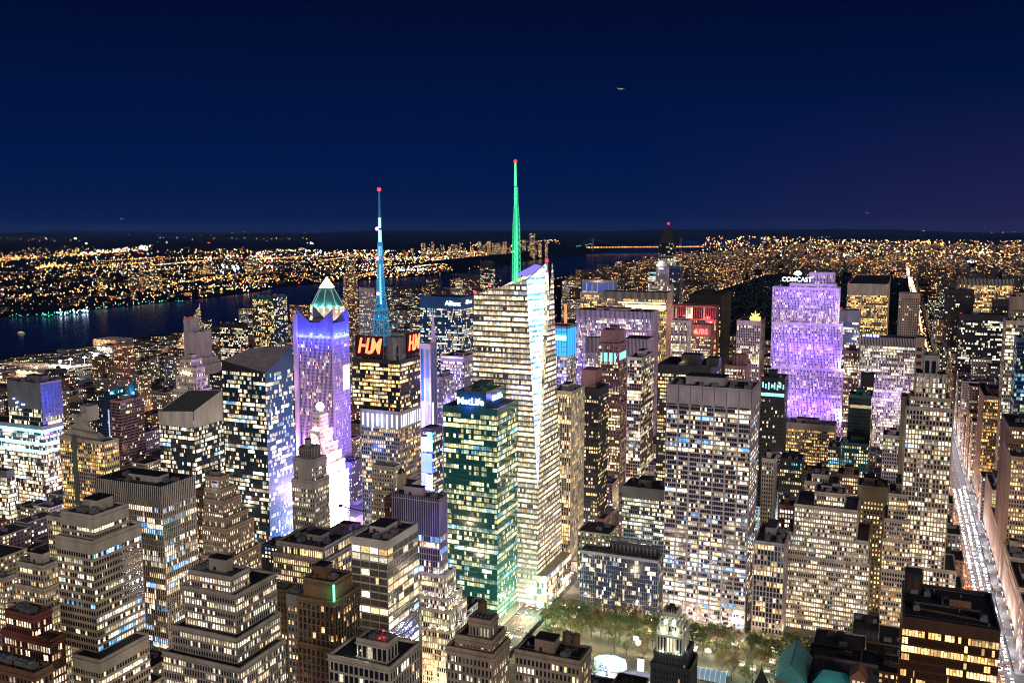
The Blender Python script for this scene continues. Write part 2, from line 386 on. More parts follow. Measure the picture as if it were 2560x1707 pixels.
def kit_meshes():
    m = MB(); m.box(-2.5, 2.5, -1.6, 1.6, .3, 2.6)
    for x in (-1.2, 1.2): m.frustum((x, 0), .9, .9, 2.6, 3.0, 8)
    for x in (-2.2, 2.2): m.box(x-.15, x+.15, -1.5, 1.5, 0, .3)
    KIT['hvac'] = m.mesh('hvac_unit', [M_['mech']])
    m = MB()
    for a in range(4): m.bar((1.5*cos(a*pi/2+.7), 1.5*sin(a*pi/2+.7), 0), (1.5*cos(a*pi/2+.7), 1.5*sin(a*pi/2+.7), 3.2), .15)
    m.frustum((0, 0), 2.0, 1.9, 3.2, 7.2, 12); m.frustum((0, 0), 2.2, .1, 7.2, 8.8, 12)
    KIT['tank'] = m.mesh('water_tank', [M_['tank']])
    m = MB(); m.box(-1.8, 1.8, -1.8, 1.8, 0, 2.2); m.frustum((0, 0), 1.5, 1.6, 2.2, 3.2, 12); m.frustum((0, 0), 1.3, 1.3, 3.2, 3.3, 12)
    KIT['tower'] = m.mesh('cooling_tower', [M_['mech']])
    m = MB(); m.bar((0, 0, 0), (0, 0, 9), .12); m.bar((-.8, 0, 7), (.8, 0, 7), .06); m.bar((-.6, 0, 8), (.6, 0, 8), .06)
    KIT['mast'] = m.mesh('antenna', [M_['steel']])
    m = MB(); m.ball((0, 0, .8), .8); KIT['red'] = m.mesh('warning_light', [M_['redlamp']])
kit_meshes()
rnd = random.Random(5)
def roofkit(root, x0, x1, y0, y1, z, k=5, red=0, wall='beige', pent=True, tank=0, d_near=False):
    w, l = x1-x0, y1-y0
    used = []
    if pent and w > 10 and l > 10:
        px, py = x0+w*rnd.uniform(.35, .6), y0+l*rnd.uniform(.45, .65); a, b = w*rnd.uniform(.14, .24), l*rnd.uniform(.14, .24); h = rnd.uniform(3.5, 6.5)
        m = MB(); m.box(px-a, px+a, py-b, py+b, z, z+h); m.box(px-a-.25, px+a+.25, py-b-.25, py+b+.25, z+h, z+h+.4, 1)
        m.box(px-a*.5, px-a*.2, py-b-.08, py-b, z+.1, z+2.3, 1)
        m.build('mechanical_penthouse', [M_[wall], M_['roof']], root); used.append((px-a-2, px+a+2, py-b-2, py+b+2))
    for i in range(k+tank):
        kind = 'tank' if i < tank else rnd.choice(['hvac', 'hvac', 'tower'])
        for _ in range(8):
            x, y = rnd.uniform(x0+3.5, x1-3.5) if w > 8 else (x0+x1)/2, rnd.uniform(y0+3.5, y1-3.5) if l > 8 else (y0+y1)/2
            if all(not (u[0]-1 < x < u[1]+1 and u[2]-1 < y < u[3]+1) for u in used): break
        else: continue
        used.append((x-3, x+3, y-3, y+3))
        obj({'hvac': 'hvac_unit', 'tank': 'water_tank', 'tower': 'cooling_tower'}[kind], KIT[kind], root, None, (x, y, z), rnd.choice([0, pi/2]))
    if d_near:
        m = MB()
        for i in range(3):
            y = rnd.uniform(y0+2, y1-2); xa, xb = x0+w*rnd.uniform(.05, .3), x1-w*rnd.uniform(.05, .3); m.bar((xa, y, z+.5), (xb, y, z+.5), .16); m.bar((xb, y, z+.5), (xb, min(y1-1, y+4), z+.5), .16)
        m.build('roof_pipe', [M_['mech']], root)
        m = MB()
        for i in range(5): x, y = rnd.uniform(x0+2, x1-2), rnd.uniform(y0+2, y1-2); m.frustum((x, y), .35, .35, z, z+1.3, 8); m.frustum((x, y), .55, .2, z+1.3, z+1.7, 8)
        m.build('roof_vent', [M_['mech']], root)
        m = MB(); zz = z+1.9
        C = [(x0+.7, y0+.7), (x1-.7, y0+.7), (x1-.7, y1-.7), (x0+.7, y1-.7)]
        for i in range(4):
            m.bar((*C[i], zz), (*C[(i+1) % 4], zz), .05)
            for k_ in range(6): p = [C[i][t]+(C[(i+1) % 4][t]-C[i][t])*k_/6 for t in (0, 1)]; m.bar((*p, z), (*p, zz), .05)
        m.build('railing', [M_['steel']], root)
    for i in range(red):
        obj('warning_light', KIT['red'], root, None, Vec(((x0+1.5, x1-1.5)[i % 2], (y0+1.5, y1-1.5)[(i//2) % 2], z+1.6)))
HERO = []
def tierbox(t, d):
    xl, xc, xr, yc = t[:4]; dd = t[4] if len(t) > 4 else 0
    P = at_d(xc, yc, d+dd)
    w = xl[0] if isinstance(xl, tuple) else solve(P, -1, 0, xl)
    l = xr[0] if isinstance(xr, tuple) else solve(P, 0, 1, xr)
    return P.x-w, P.x, P.y, P.y+max(l, 8 if d < 900 else 14), P.z
def tower(name, label, cat, d, st, tiers, hero=0, kit=4, red=0, tank=0, pent=True, styles=None, roof='roof', z0=0.0, skip=()):
    B = [tierbox(t, d) for t in tiers]
    bx = B[-1]
    root = thing(name, label, cat, ((bx[0]+bx[1])/2, (bx[2]+bx[3])/2, z0))
    inv = Vec(root.location)
    cells = [] if hero else None
    mw, mgs = {}, {}
    vs = sum(map(ord, label)) % 7
    def variant(q):
        if q is None or q['win']+'_w' not in Wn: return q
        q = dict(q); q['win'] += ['', '_w', '_g', '', '_c', '_w', ''][vs]; return q
    st = variant(st); styles = [variant(q) for q in styles] if styles else None
    for i, b in enumerate(B):
        s = styles[i] if styles and styles[i] else st
        x0, x1, y0, y1, z1 = b
        zb = B[i+1][4] if i+1 < len(B) else z0
        if z1 <= zb + 1: z1 = zb + 1.5
        W_ = mw.setdefault(s['wall'], MB()); G_ = mgs.setdefault(s['win'], MB())
        poly = [(x0, y0), (x1, y0), (x1, y1), (x0, y1)]
        zt = z1 - s['cap']
        for k in range(4):
            a, c = poly[k], poly[(k+1) % 4]; L = sqrt((a[0]-c[0])**2+(a[1]-c[1])**2)
            U = ((c[0]-a[0])/L, (c[1]-a[1])/L, 0)
            facing = (k == 0) or (k == 1 and x1 < 0)
            facade(W_, G_, (a[0], a[1], zb), U, (0, 0, 1), [(0, 0), (L, 0), (L, zt-zb), (0, zt-zb)], s, cells, facing)
        fins = s['cap'] > 6 and s['bw'] < 3 and s['pd'] >= .34
        if fins:
            ring(mw.setdefault('dark', MB()), poly, zt, z1 + s['par'] - .3, .03, .5)
            for k in range(4):
                a, c = poly[k], poly[(k+1) % 4]; L = sqrt((a[0]-c[0])**2+(a[1]-c[1])**2); ux, uy = (c[0]-a[0])/L, (c[1]-a[1])/L; nx, ny = uy, -ux; nb = max(1, round(L/s['bw']))
                for q in range(nb+1):
                    t0, t1 = max(0, L*q/nb-s['pw']/2), min(L, L*q/nb+s['pw']/2)
                    Q = [(a[0]+ux*t+nx*o_, a[1]+uy*t+ny*o_) for t, o_ in ((t0, s['pd']), (t1, s['pd']), (t1, .03), (t0, .03))]
                    W_.prism(Q, zt, z1+s['par'], 0, False)
        else: ring(W_, poly, zt, z1 + s['par'], s['pd']+.06, .5)
        if d < 720 and s['wall'] in ('beige', 'tan', 'cream', 'grey', 'lilac', 'brown', 'red'):
            ring(W_, poly, z1-1.3, z1-.8, s['pd']+.5, -(s['pd']+.065)); ring(W_, poly, max(zb+1, zt-2*s['fh'])-.2, max(zb+1, zt-2*s['fh'])+.2, s['pd']+.3, -(s['pd']+.004))
        m = MB(); m.face([(p[0], p[1], z1 - .02*i) for p in inset(poly, .45)]); rf_ = m.build('roof', M_[roof], root, None, -inv)
        if i == 0: top_roof = rf_
        FOOT.append((x0, x1, y0, y1, z1, label))
    for k, m in mw.items(): m.build('wall', M_[k], root, None, -inv)
    if cells:
        def sc(c):
            q = [proj(p) for p in c[0]]; ar = abs((q[0][0]-q[2][0])*(q[0][1]-q[2][1]))
            inside = all(-5 < a[0] < 2565 and a[1] < 1712 for a in q)
            return (ar if inside else 0)*(.3 + c[0][0].z/max(B[0][4], 1))
        cells.sort(key=sc, reverse=True); 
        for c in cells[:hero]:
            m = MB(); m.face(c[0], 0, c[1]); m.build('window_band' if c[2]['ribbon'] else 'window', Wn[c[2]['win']], root, None, -inv)
        for c in cells[hero:]: mgs[c[2]['win']].face(c[0], 0, c[1])
    for k, m in mgs.items():
        if m.f: m.build('window_rows', Wn[k], root, 'stuff', -inv)
    b = B[0]
    # rooftop machinery of the highest roof
    roofkit(top_roof, b[0], b[1], b[2], b[3], b[4], kit + (3 if d < 720 and kit else 0), red, st['wall'], pent, tank, d < 720)
    HERO.append((label, B, root))
    return root, B
def text(s, P, size, mat, parent, rz=0.0, shear=0.0, ext=.25, name='lettering', align='CENTER', rx=pi/2, sx=1.0):
    c = bpy.data.curves.new(name, 'FONT'); c.body = s; c.size = size; c.extrude = ext; c.shear = shear; c.align_x = align; c.align_y = 'CENTER'
    c.resolution_u = 3; c.offset = .015*size
    c.materials.append(mat)
    tmp = bpy.data.objects.new('tmp', c); COL.objects.link(tmp)
    me = bpy.data.meshes.new_from_object(tmp.evaluated_get(bpy.context.evaluated_depsgraph_get())); me.name = name
    bpy.data.objects.remove(tmp); bpy.data.curves.remove(c)
    if not me.materials: me.materials.append(mat)
    o = bpy.data.objects.new(name, me); COL.objects.link(o); o.rotation_euler = (rx, 0, rz); o.scale = (sx, 1, 1)
    o.location = Vec(P) - Vec(parent.location) if parent else P
    if parent: o.parent = parent
    return o
def child(mb, name, mats, root, kind=None):
    return mb.build(name, mats, root, kind, -Vec(root.location))

# ------------------------------------------------------------------ the towers, near to far: outline on the photograph, distance, face pattern
st = style
RB = st(1.7, 3.9, .5, 1.9, .12, .22, 'cream', 'strip', 5.5, ribbon=True)
GRID = st(2.6, 3.7, 1.2, 1.7, .35, .25, 'beige', 'office', 2.0)
GRIDT = st(2.6, 3.6, 1.3, 1.7, .35, .25, 'tan', 'office', 2.0)
STRIPE = st(1.9, 3.8, .75, .9, .6, .1, 'white', 'half', 9.0)
CURT = st(3.0, 3.9, .18, 1.2, .12, .08, 'dark', 'office', 3.0)
# bottom left
tower('office_tower', 'stepped beige tower with stacked ribbon windows and a blank flat top, some rows lit blue', 'office tower', 455, RB,
      [(153, 233, 320, 1293), (140, 230, 352, 1357, -4), (181, 250, 372, 1654, -14)], hero=90, kit=3)
tower('office_tower', 'white finned office block with a flat black roof behind the ribbon window tower', 'office tower', 600, st(1.75, 3.8, .7, .7, .5, .1, 'white', 'strip', 14.0),
      [(237, 404, 487, 1220)], hero=90, kit=2)
tower('loft_building', 'yellow lit stepped loft building with a water tank left of the ribbon window tower', 'loft building', 520, st(2.8, 3.8, 1.0, 1.5, .35, .25, 'cream', 'gold', 2.0),
      [(43, 107, 150, 1418), (38, 110, 165, 1476, -3), (20, 114, 175, 1530, -6)], hero=90, kit=2, tank=1, styles=None)
tower('loft_building', 'low red brick loft building with white lit windows in the bottom left corner', 'loft building', 420, st(2.4, 4.0, .8, 1.4, .3, .2, 'red', 'office', 2.5),
      [(14, 84, 128, 1543), (4, 126, 158, 1604, -4)], hero=90, kit=2)
tower('loft_building', 'dark flat roofed building at the very bottom left edge', 'loft building', 330, st(2.8, 3.8, 1.2, 1.6, .3, .2, 'brown', 'sparse', 2.0),
      [(-60, 86, 130, 1688)], kit=3)
tower('loft_building', 'small beige brick building with a brown water tank at the left picture edge', 'loft building', 575, GRID,
      [(-60, 8, 36, 1448)], kit=2, tank=1)
tower('stone_tower', 'stepped grey stone tower with black roof plant and bright top storeys in the lower left', 'stone tower', 405, st(1.5, 3.75, .5, 1.3, .4, .2, 'beige', 'office', 0.8),
      [(473, 577, 622, 1446), (460, 588, 690, 1492, -3), (431, 592, 700, 1600, -9), (408, 600, 712, 1675, -15)], hero=100, kit=7)
tower('brick_tower', 'narrow tan tower with a blank side wall and a white sign at its top', 'brick tower', 660, st(2.6, 3.6, 1.5, 1.9, .3, .2, 'tan', 'half', 2.0),
      [(513, 548, 572, 1196), (511, 553, 588, 1226, -2), (510, 557, 602, 1256, -4), (508, 562, 620, 1298, -6), (506, 566, 634, 1325, -9), (504, 570, 652, 1400, -12)], kit=2, tank=1)
tower('corner_block', 'low brown stone block with a heavy cornice in front of the grey stone tower', 'stone block', 545, st(2.2, 3.8, .9, 1.3, .4, .3, 'beige', 'gold', 1.5),
      [(692, 808, 880, 1372), (683, 812, 890, 1404, -3)], hero=80, kit=4)
tower('brick_block', 'dark brown brick block with roof tanks behind the white banded glass building', 'brick block', 590, st(3.4, 3.8, 2.2, 2.2, .2, .15, 'brown', 'sparse', 2.5),
      [(814, 874, 912, 1338)], kit=6)
# brown tower with green lit corner
r, B = tower('brown_tower', 'brown granite tower with dark window stripes and a green lit roof corner', 'office tower', 430, st(3.5, 3.7, 1.25, .8, .45, .1, 'brown', 'sparse', 1.5),
      [(759, 833, 878, 1460), (745, 835, 897, 1510, -3), (745, 836, 899, 1625, -3.6)], hero=90, kit=3, styles=[st(30, 60, 0, 0, .1, .1, 'brown', 'dark', 10.0), None, None])
b = B[0]; m = MB(); m.bar((b[1]+.9, b[2]-.9, B[1][4]+.5), (b[1]+.9, b[2]-.9, b[4]+.2), .55, 6)
child(m, 'corner_lamp', [glow('green_lamp', (.15, 1, .5), 3.0)], r); lamp((b[1]+3, b[2]-3, B[1][4]+4), 2500, (.1, 1, .5), .6)
m = MB(); k = 0
for i in range(int((b[1]-b[0])/.8)):
    m.box(b[0]+i*.8, b[0]+i*.8+.4, b[2]-.25, b[2]-.17, b[4]-1.6-(i % 2)*.5, b[4]-1.1-(i % 2)*.5)
for i in range(int((b[3]-b[2])/.8)):
    m.box(b[1]+.17, b[1]+.25, b[2]+i*.8, b[2]+i*.8+.4, b[4]-1.6-(i % 2)*.5, b[4]-1.1-(i % 2)*.5)
child(m, 'frieze', [M_['bronze']], r)
# white banded glass building
tower('glass_office', 'white banded glass building with a blue and red lit roof and a rooftop crane', 'office building', 470, st(5.2, 4.1, .22, 1.0, .18, .3, 'white', 'banded', 3.2),
      [(878, 968, 1044, 1357)], hero=100, kit=3)
# blue striped stepped tower
tower('striped_tower', 'blue lit dark slab with pale fins rising from white stepped tiers', 'office tower', 560, st(2.2, 3.8, .5, .8, .6, .1, 'lilac', 'cool', 12.0),
      [(981, 1098, 1117, 1251, 6), (1040, 1111, 1139, 1441, 2), (1050, 1118, 1155, 1500, 0), (1053, 1123, 1166, 1531, -2), (1055, 1124, 1179, 1581, -3)], hero=90, kit=2,
      styles=[st(2.2, 3.8, .45, .7, .6, .1, 'lilac', 'ribbon', 24.0)] + [st(1.5, 3.8, .5, 1.0, .4, .2, 'white', 'dense', 1.0)]*4)
tower('loft_building', 'cream stepped building with a red lit roof terrace at the bottom edge', 'loft building', 352, st(3.2, 4.4, .9, 1.3, .4, .3, 'cream', 'sparse', 1.4),
      [(893, 968, 990, 1613), (822, 974, 1047, 1672, -4)], hero=40, kit=4)
tower('loft_building', 'dark brown stepped brick building with roof cooling units in front of the green glass tower', 'loft building', 385, st(2.5, 3.9, 1.3, 1.7, .4, .25, 'tan', 'half', 2.4),
      [(1173, 1225, 1240, 1556), (1139, 1229, 1262, 1606, -3), (1117, 1232, 1272, 1640, -6)], hero=70, kit=4, tank=1)
tower('loft_building', 'dark loft building with three black water tanks at the bottom centre', 'loft building', 372, st(2.6, 3.9, 1.2, 1.6, .3, .2, 'tan', 'half', 2.2),
      [(1288, 1450, 1477, 1657)], hero=40, kit=2, tank=3)
# green glass tower with a lettered box
TEAL = st(3.0, 4.05, .25, 1.35, .15, .12, 'teal', 'teal', 4.0)
r, B = tower('green_glass_tower', 'green glass office tower with white lettering on its dark roof box', 'office tower', 690, TEAL,
      [(1142, 1215, 1266, 984, 8), (1108, 1242, 1313, 1026)], hero=100, kit=4, styles=[st(30, 40, 0, 0, .1, .1, 'teal', 'dark', 16.0), None])
b = B[0]
SIGNW = glow('sign_white', (.55, .62, 1), 5.0); SIGNB = glow('sign_halo', (.05, .06, 1), 2.2)
text('MetLife', ((b[0]+b[1])/2-.5, b[2]-.9, b[4]-7.0), 7.6, SIGNW, r, 0, 0, .2)
text('MetLife', (b[1]+.9, b[2]+(b[3]-b[2])*.5, b[4]-5.5), 6.2, SIGNW, r, pi/2, 0, .2)
lamp(((b[0]+b[1])/2, b[2]-7, b[4]-8), 9000, (.08, .08, 1), 2); lamp((b[1]+7, (b[2]+b[3])/2, b[4]-6), 5000, (.08, .08, 1), 2)
lamp((B[1][1]+24, B[1][2]+20, 14), 50000, (.1, .9, .6), 3)
# wide panelled tower on the park
r, B = tower('office_tower', 'broad white tower with seven bays of wide windows and a blank top above the park', 'office tower', 668, st(1.74, 3.62, .16, 1.35, .12, .42, 'lilac', 'grace', 14.5),
      [(1667, 1880, 1899, 977)], hero=100, kit=6)
b = B[0]; m = MB()
for i in range(8): x = b[0]+(b[1]-b[0])*i/7; m.box(max(b[0], x-.55), min(b[1], x+.55), b[2]-.42, b[2]-.02, 0, b[4]-14.6)
for i in range(5): y = b[2]+(b[3]-b[2])*i/4; m.box(b[1]+.02, b[1]+.42, max(b[2], y-.55), min(b[3], y+.55), 0, b[4]-14.6)
child(m, 'pier', [M_['lilac']], r)
m = MB()
for i in range(8): x = b[0]+(b[1]-b[0])*i/7; m.box(x-.1, x+.1, b[2]-.5, b[2]-.14, b[4]-13.2, b[4]+.6)
child(m, 'joint', [M_['dark']], r)
m = MB()
for i in range(7):
    x = b[0]+(b[1]-b[0])*i/7; m.box(x+.8, x+7.6, b[2]-.5, b[2]-.14, b[4]-14.4, b[4]-13.4)
child(m, 'vent_slot', [M_['dark']], r)
# dark gridded block on the corner of the park
r, B = tower('office_block', 'dark glass block with a fine white grid beside the park corner', 'office block', 690, st(1.55, 3.7, .2, .45, .25, .2, 'steel', 'gridglass', 1.2),
      [(1450, 1645, 1657, 1404)], hero=60, kit=0, pent=False)
b = B[0]; m = MB(); m.box(b[0]+22, b[1]-.9, b[2]+9, b[3]-6, b[4], b[4]+9)
for i in range(12): x = b[0]+24+i*((b[1]-b[0]-26)/12); m.box(x, x+1.2, b[2]+8.6, b[2]+9, b[4]+1, b[4]+6.5, 1)
child(m, 'mechanical_penthouse', [M_['dark'], M_['mech']], r)
for i in range(6): obj('hvac_unit', KIT['hvac'], r, None, Vec((b[0]+26+i*5.5, (b[2]+b[3])/2+4, b[4]+9)) - r.location)
m = MB()
for i in range(5): m.box(b[0]+3+i*11, b[0]+3.5+i*11, b[2]+1, b[2]+8.4, b[4]+.1, b[4]+.6)
child(m, 'roof_duct', [M_['mech']], r)
# old stone fronts along the park's north side
tower('stone_building', 'old stone building with tall dark window stripes squeezed right of the broad white tower', 'stone building', 655, st(3.4, 4.0, 1.2, .9, .5, .2, 'lilac', 'half', 1.5),
      [(1886, 1962, (45,), 1362)], hero=60, kit=3)
tower('stone_tower', 'beige stone tower block packed with paired lit windows right of the park', 'stone tower', 660, st(2.35, 3.62, 1.0, 1.75, .35, .2, 'beige', 'dense', 1.5),
      [(2037, 2112, (22,), 1238, 10), (1987, 2144, (40,), 1279), (1966, 2172, (46,), 1356, -2), (1964, 2174, (48,), 1412, -2.6)], hero=100, kit=3)
tower('stone_tower', 'slim white tower with a blank top and tiny windows between the two beige stone towers', 'white tower', 705, st(3.3, 3.8, 2.1, 2.3, .2, .15, 'cream', 'dense', 11.0),
      [(2145, 2219, (25,), 1222)], hero=60, kit=3)
tower('stone_building', 'beige stone building with stepped bays attached left of the tall stone tower', 'stone building', 655, st(2.5, 3.7, 1.0, 1.75, .3, .2, 'beige', 'office', 1.2),
      [(2222, 2270, (30,), 1240, 4), (2211, 2275, (36,), 1305), (2206, 2276, (38,), 1355, -2), (2204, 2277, (40,), 1432, -4)], hero=80, kit=2)
r, B = tower('stone_tower', 'tall beige stone tower with shouldered top beside the glowing avenue', 'stone tower', 650, st(3.0, 3.62, 1.25, 1.2, .45, .12, 'beige', 'dense', 1.5),
      [(2310, 2345, (10,), 893, 8), (2291, 2366, (22,), 940, 4), (2276, 2377, (28,), 1000, 2), (2266, 2384, (34,), 1026), (2262, 2390, (38,), 1430, -3), (2258, 2410, (42,), 1492, -6)], hero=100, kit=1,
      styles=[st(6, 9, 1.5, 2.0, .3, .2, 'grey', 'dark', 2.0)] + [None]*5)
b = B[1]; m = MB()
for i in range(5):
    x = b[0]+(b[1]-b[0])*(i+.5)/5; m.box(x-.9, x+.9, b[2]-1.0, b[2]-.55, b[4]-9, b[4]-1); m.frustum((x, b[2]-.8), .9, .3, b[4]-1, b[4]+1.5, 6)
child(m, 'pinnacle', [M_['white']], r)
tower('blank_building', 'pale blank walled slab hugging the left side of the tall stone tower', 'building', 700, st(30, 50, 0, 0, .1, .1, 'cream', 'dark', 60.0),
      [(2254, 2271, (20,), 996)], kit=0, pent=False)
# brown glass block bottom right
r, B = tower('brown_glass_block', 'brown glass office block with amber lit floors in the bottom right corner', 'office block', 425, st(1.5, 4.2, .3, 1.1, .3, .15, 'bronze', 'amber', 5.0),
      [(2257, 2500, (50,), 1580)], hero=80, kit=2, pent=False)
b = B[0]; m = MB(); m.box(b[0]+.8, b[0]+9.5, b[3]-14, b[3]-4, b[4], b[4]+11); m.box(b[0]+2.2, b[0]+4.2, b[3]-14.1, b[3]-14, b[4]+2, b[4]+9, 1); m.box(b[0]+5, b[0]+8, b[3]-14.1, b[3]-14, b[4]+2, b[4]+9, 1)
child(m, 'stair_tower', [M_['black'], M_['bronze']], r)
m = MB(); m.box(b[0]+22, b[0]+32, b[2]+22, b[2]+22.3, b[4]+1.4, b[4]+5)
for i in range(5): m.bar((b[0]+22+i*2.5, b[2]+22.5, b[4]), (b[0]+22+i*2.5, b[2]+22.5, b[4]+5), .1)
child(m, 'roof_screen', [M_['brown']], r)
m = MB()
for y in (10, 11.5): m.bar((b[0]+8, b[2]+y+4, b[4]+.5), (b[0]+36, b[2]+y, b[4]+.5), .18)
child(m, 'roof_pipe', [M_['brown']], r)
# ---- second row, left
GL = st(2.2, 3.9, .16, 1.0, .12, .1, 'steel', 'clear', 5)
r, B = tower('glass_tower', 'bright glass tower with white upper block and cyan lit floors at the left edge', 'office tower', 905, GL,
      [(17, 101, 153, 960, 4), (-60, 106, 157, 1068)], hero=100, kit=4, styles=[st(2.6, 3.9, .16, 1.0, .12, .1, 'steel', 'half', 26), None])
for k in range(3): lamp((B[1][1]-20-24*k, B[1][2]-16, B[1][4]-14), 9000, (.3, .75, 1), 2)
b = B[1]; cyb = glow('cyan_band', (.35, .8, 1), 2.2)
for z in (b[4]-3, b[4]-16, b[4]-24):
    m = MB(); m.box(b[0], b[1]+.15, b[2]-.5, b[2]-.2, z-3, z); child(m, 'light_band', [cyb], r); m = MB(); m.box(b[1]+.2, b[1]+.5, b[2]-.5, b[3], z-3, z); child(m, 'light_band', [cyb], r)
b = B[0]; q = random.Random(3); bs = glow('blue_spot', (.35, .45, 1), 5.0)
for i in range(7): m = MB(); m.ball((b[0]+14+q.uniform(-5, 9), b[2]-.8, b[4]-22+q.uniform(-7, 7)), 1.0); child(m, 'facade_light', [bs], r)
m = MB(); l = b[3]-b[2]
for i in range(6):
    for j in range(8): m.box(b[1]+.2, b[1]+.45, b[2]+l*i/6+.15, b[2]+l*(i+1)/6-.15, b[4]-34+j*4.2, b[4]-30.2+j*4.2)
child(m, 'blue_glass_panel', [M_['blue']], r); lamp((b[1]+16, (b[2]+b[3])/2-8, b[4]-14), 26000, (.12, .16, 1), 2)
tower('glass_tower', 'sliver of a brightly lit glass tower cut by the left picture edge', 'office tower', 800, GL, [(-140, 16, 30, 1180)], kit=0)
# stepped hotel
r, B = tower('hotel', 'cream hotel with green window stripes and a wave stepped roof', 'hotel', 760, st(3.0, 3.3, 1.0, 1.1, .3, .2, 'cream', 'gold', 1.5),
      [(149, 260, 296, 1107)], hero=80, kit=0, pent=False)
b = B[0]; m = MB(); w = b[1]-b[0]; h = [3, 8, 13, 18, 23]
for i in range(5):
    x0, x1 = b[0]+w*.02, b[1]-w*(.06+.16*i); P = [(x0, b[4]+h[i]-5), (x1, b[4]+h[i]-7), (x1-w*.12, b[4]+h[i]-3.0), (x0+w*.1*i, b[4]+h[i])]
    y0, y1 = b[2]+1+i*4, b[3]-1-i*2
    for a in range(4): p, q2 = P[a], P[(a+1) % 4]; m.face([(p[0], y0, p[1]), (q2[0], y0, q2[1]), (q2[0], y1, q2[1]), (p[0], y1, p[1])])
    m.face([(p[0], y0, p[1]) for p in P]); m.face([(p[0], y1, p[1]) for p in P[::-1]])
m.box(b[0]+w*.25, b[0]+w*.45, b[2]+12, b[2]+22, b[4]+14, b[4]+27)
child(m, 'wave_roof', [M_['cream']], r)
m = MB(); m.box(b[0]+w*.30, b[0]+w*.40, b[2]-1.2, b[2]-.5, 0, b[4]+4)
child(m, 'green_pier', [M_['sage']], r)
m = MB()
for x in (.2, .27): m.bar((b[0]+w*x, b[2]+14, b[4]+22), (b[0]+w*x, b[2]+14, b[4]+44), .25)
child(m, 'antenna', [M_['steel']], r)
# coloured hotel slabs
r, B = tower('hotel', 'dark purple glass hotel slab with a teal lit curved sail behind it', 'hotel', 1020, st(2.6, 3.4, .2, .9, .15, .12, 'pink', 'dark', 1.5),
      [(275, 300, 359, 1004)], kit=2)
b = B[0]; Y0, Y1 = b[2]+3, b[2]+26; x0, x1 = b[0]-21, b[0]-3
m, mw_ = MB(), MB(); zs = [b[4]+2, b[4]+13, b[4]+13, b[4]+2]; C = [(x0, Y0), (x1, Y0), (x1, Y1), (x0, Y1)]
for i in range(4):
    a, c = C[i], C[(i+1) % 4]; L = sqrt((a[0]-c[0])**2+(a[1]-c[1])**2); facade(mw_, m, (*a, 0), ((c[0]-a[0])/L, (c[1]-a[1])/L, 0), (0, 0, 1), [(0, 0), (L, 0), (L, zs[(i+1) % 4]), (0, zs[i])], st(2.6, 3.4, .2, .7, .1, .1, 'teal', 'dark'))
mw_.face([(C[i][0], C[i][1], zs[i]) for i in range(4)])
child(m, 'sail_windows', [Wn['dark']], r, 'stuff'); child(mw_, 'sail_wall', [M_['blue']], r)
m = MB(); n = 8; A = []
for i in range(n+1): t = i/n; A.append((x1+(b[1]+2-x1)*t, b[3]-6-9*sin(t*1.6), b[4]+13+9*t**1.5))
for p, q in zip(A, A[1:]):
    for o_ in (0, .8): m.face([(p[0], p[1]+o_, b[4]-2), (q[0], q[1]+o_, b[4]-2), (q[0], q[1]+o_, q[2]), (p[0], p[1]+o_, p[2])])
    m.face([(p[0], p[1], p[2]), (q[0], q[1], q[2]), (q[0], q[1]+.8, q[2]), (p[0], p[1]+.8, p[2])])
child(m, 'sail_crown', [M_['blue']], r); lamp(((b[0]+b[1])/2, b[3]-19, b[4]+5), 16000, (.08, .75, .8), 1)
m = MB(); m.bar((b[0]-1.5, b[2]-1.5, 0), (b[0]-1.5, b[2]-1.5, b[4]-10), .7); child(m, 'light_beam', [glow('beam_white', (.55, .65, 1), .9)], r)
for x in (b[0]+3, b[0]+16): obj('warning_light', KIT['red'], r, None, Vec((x, b[3]-10, b[4]+19)) - r.location)
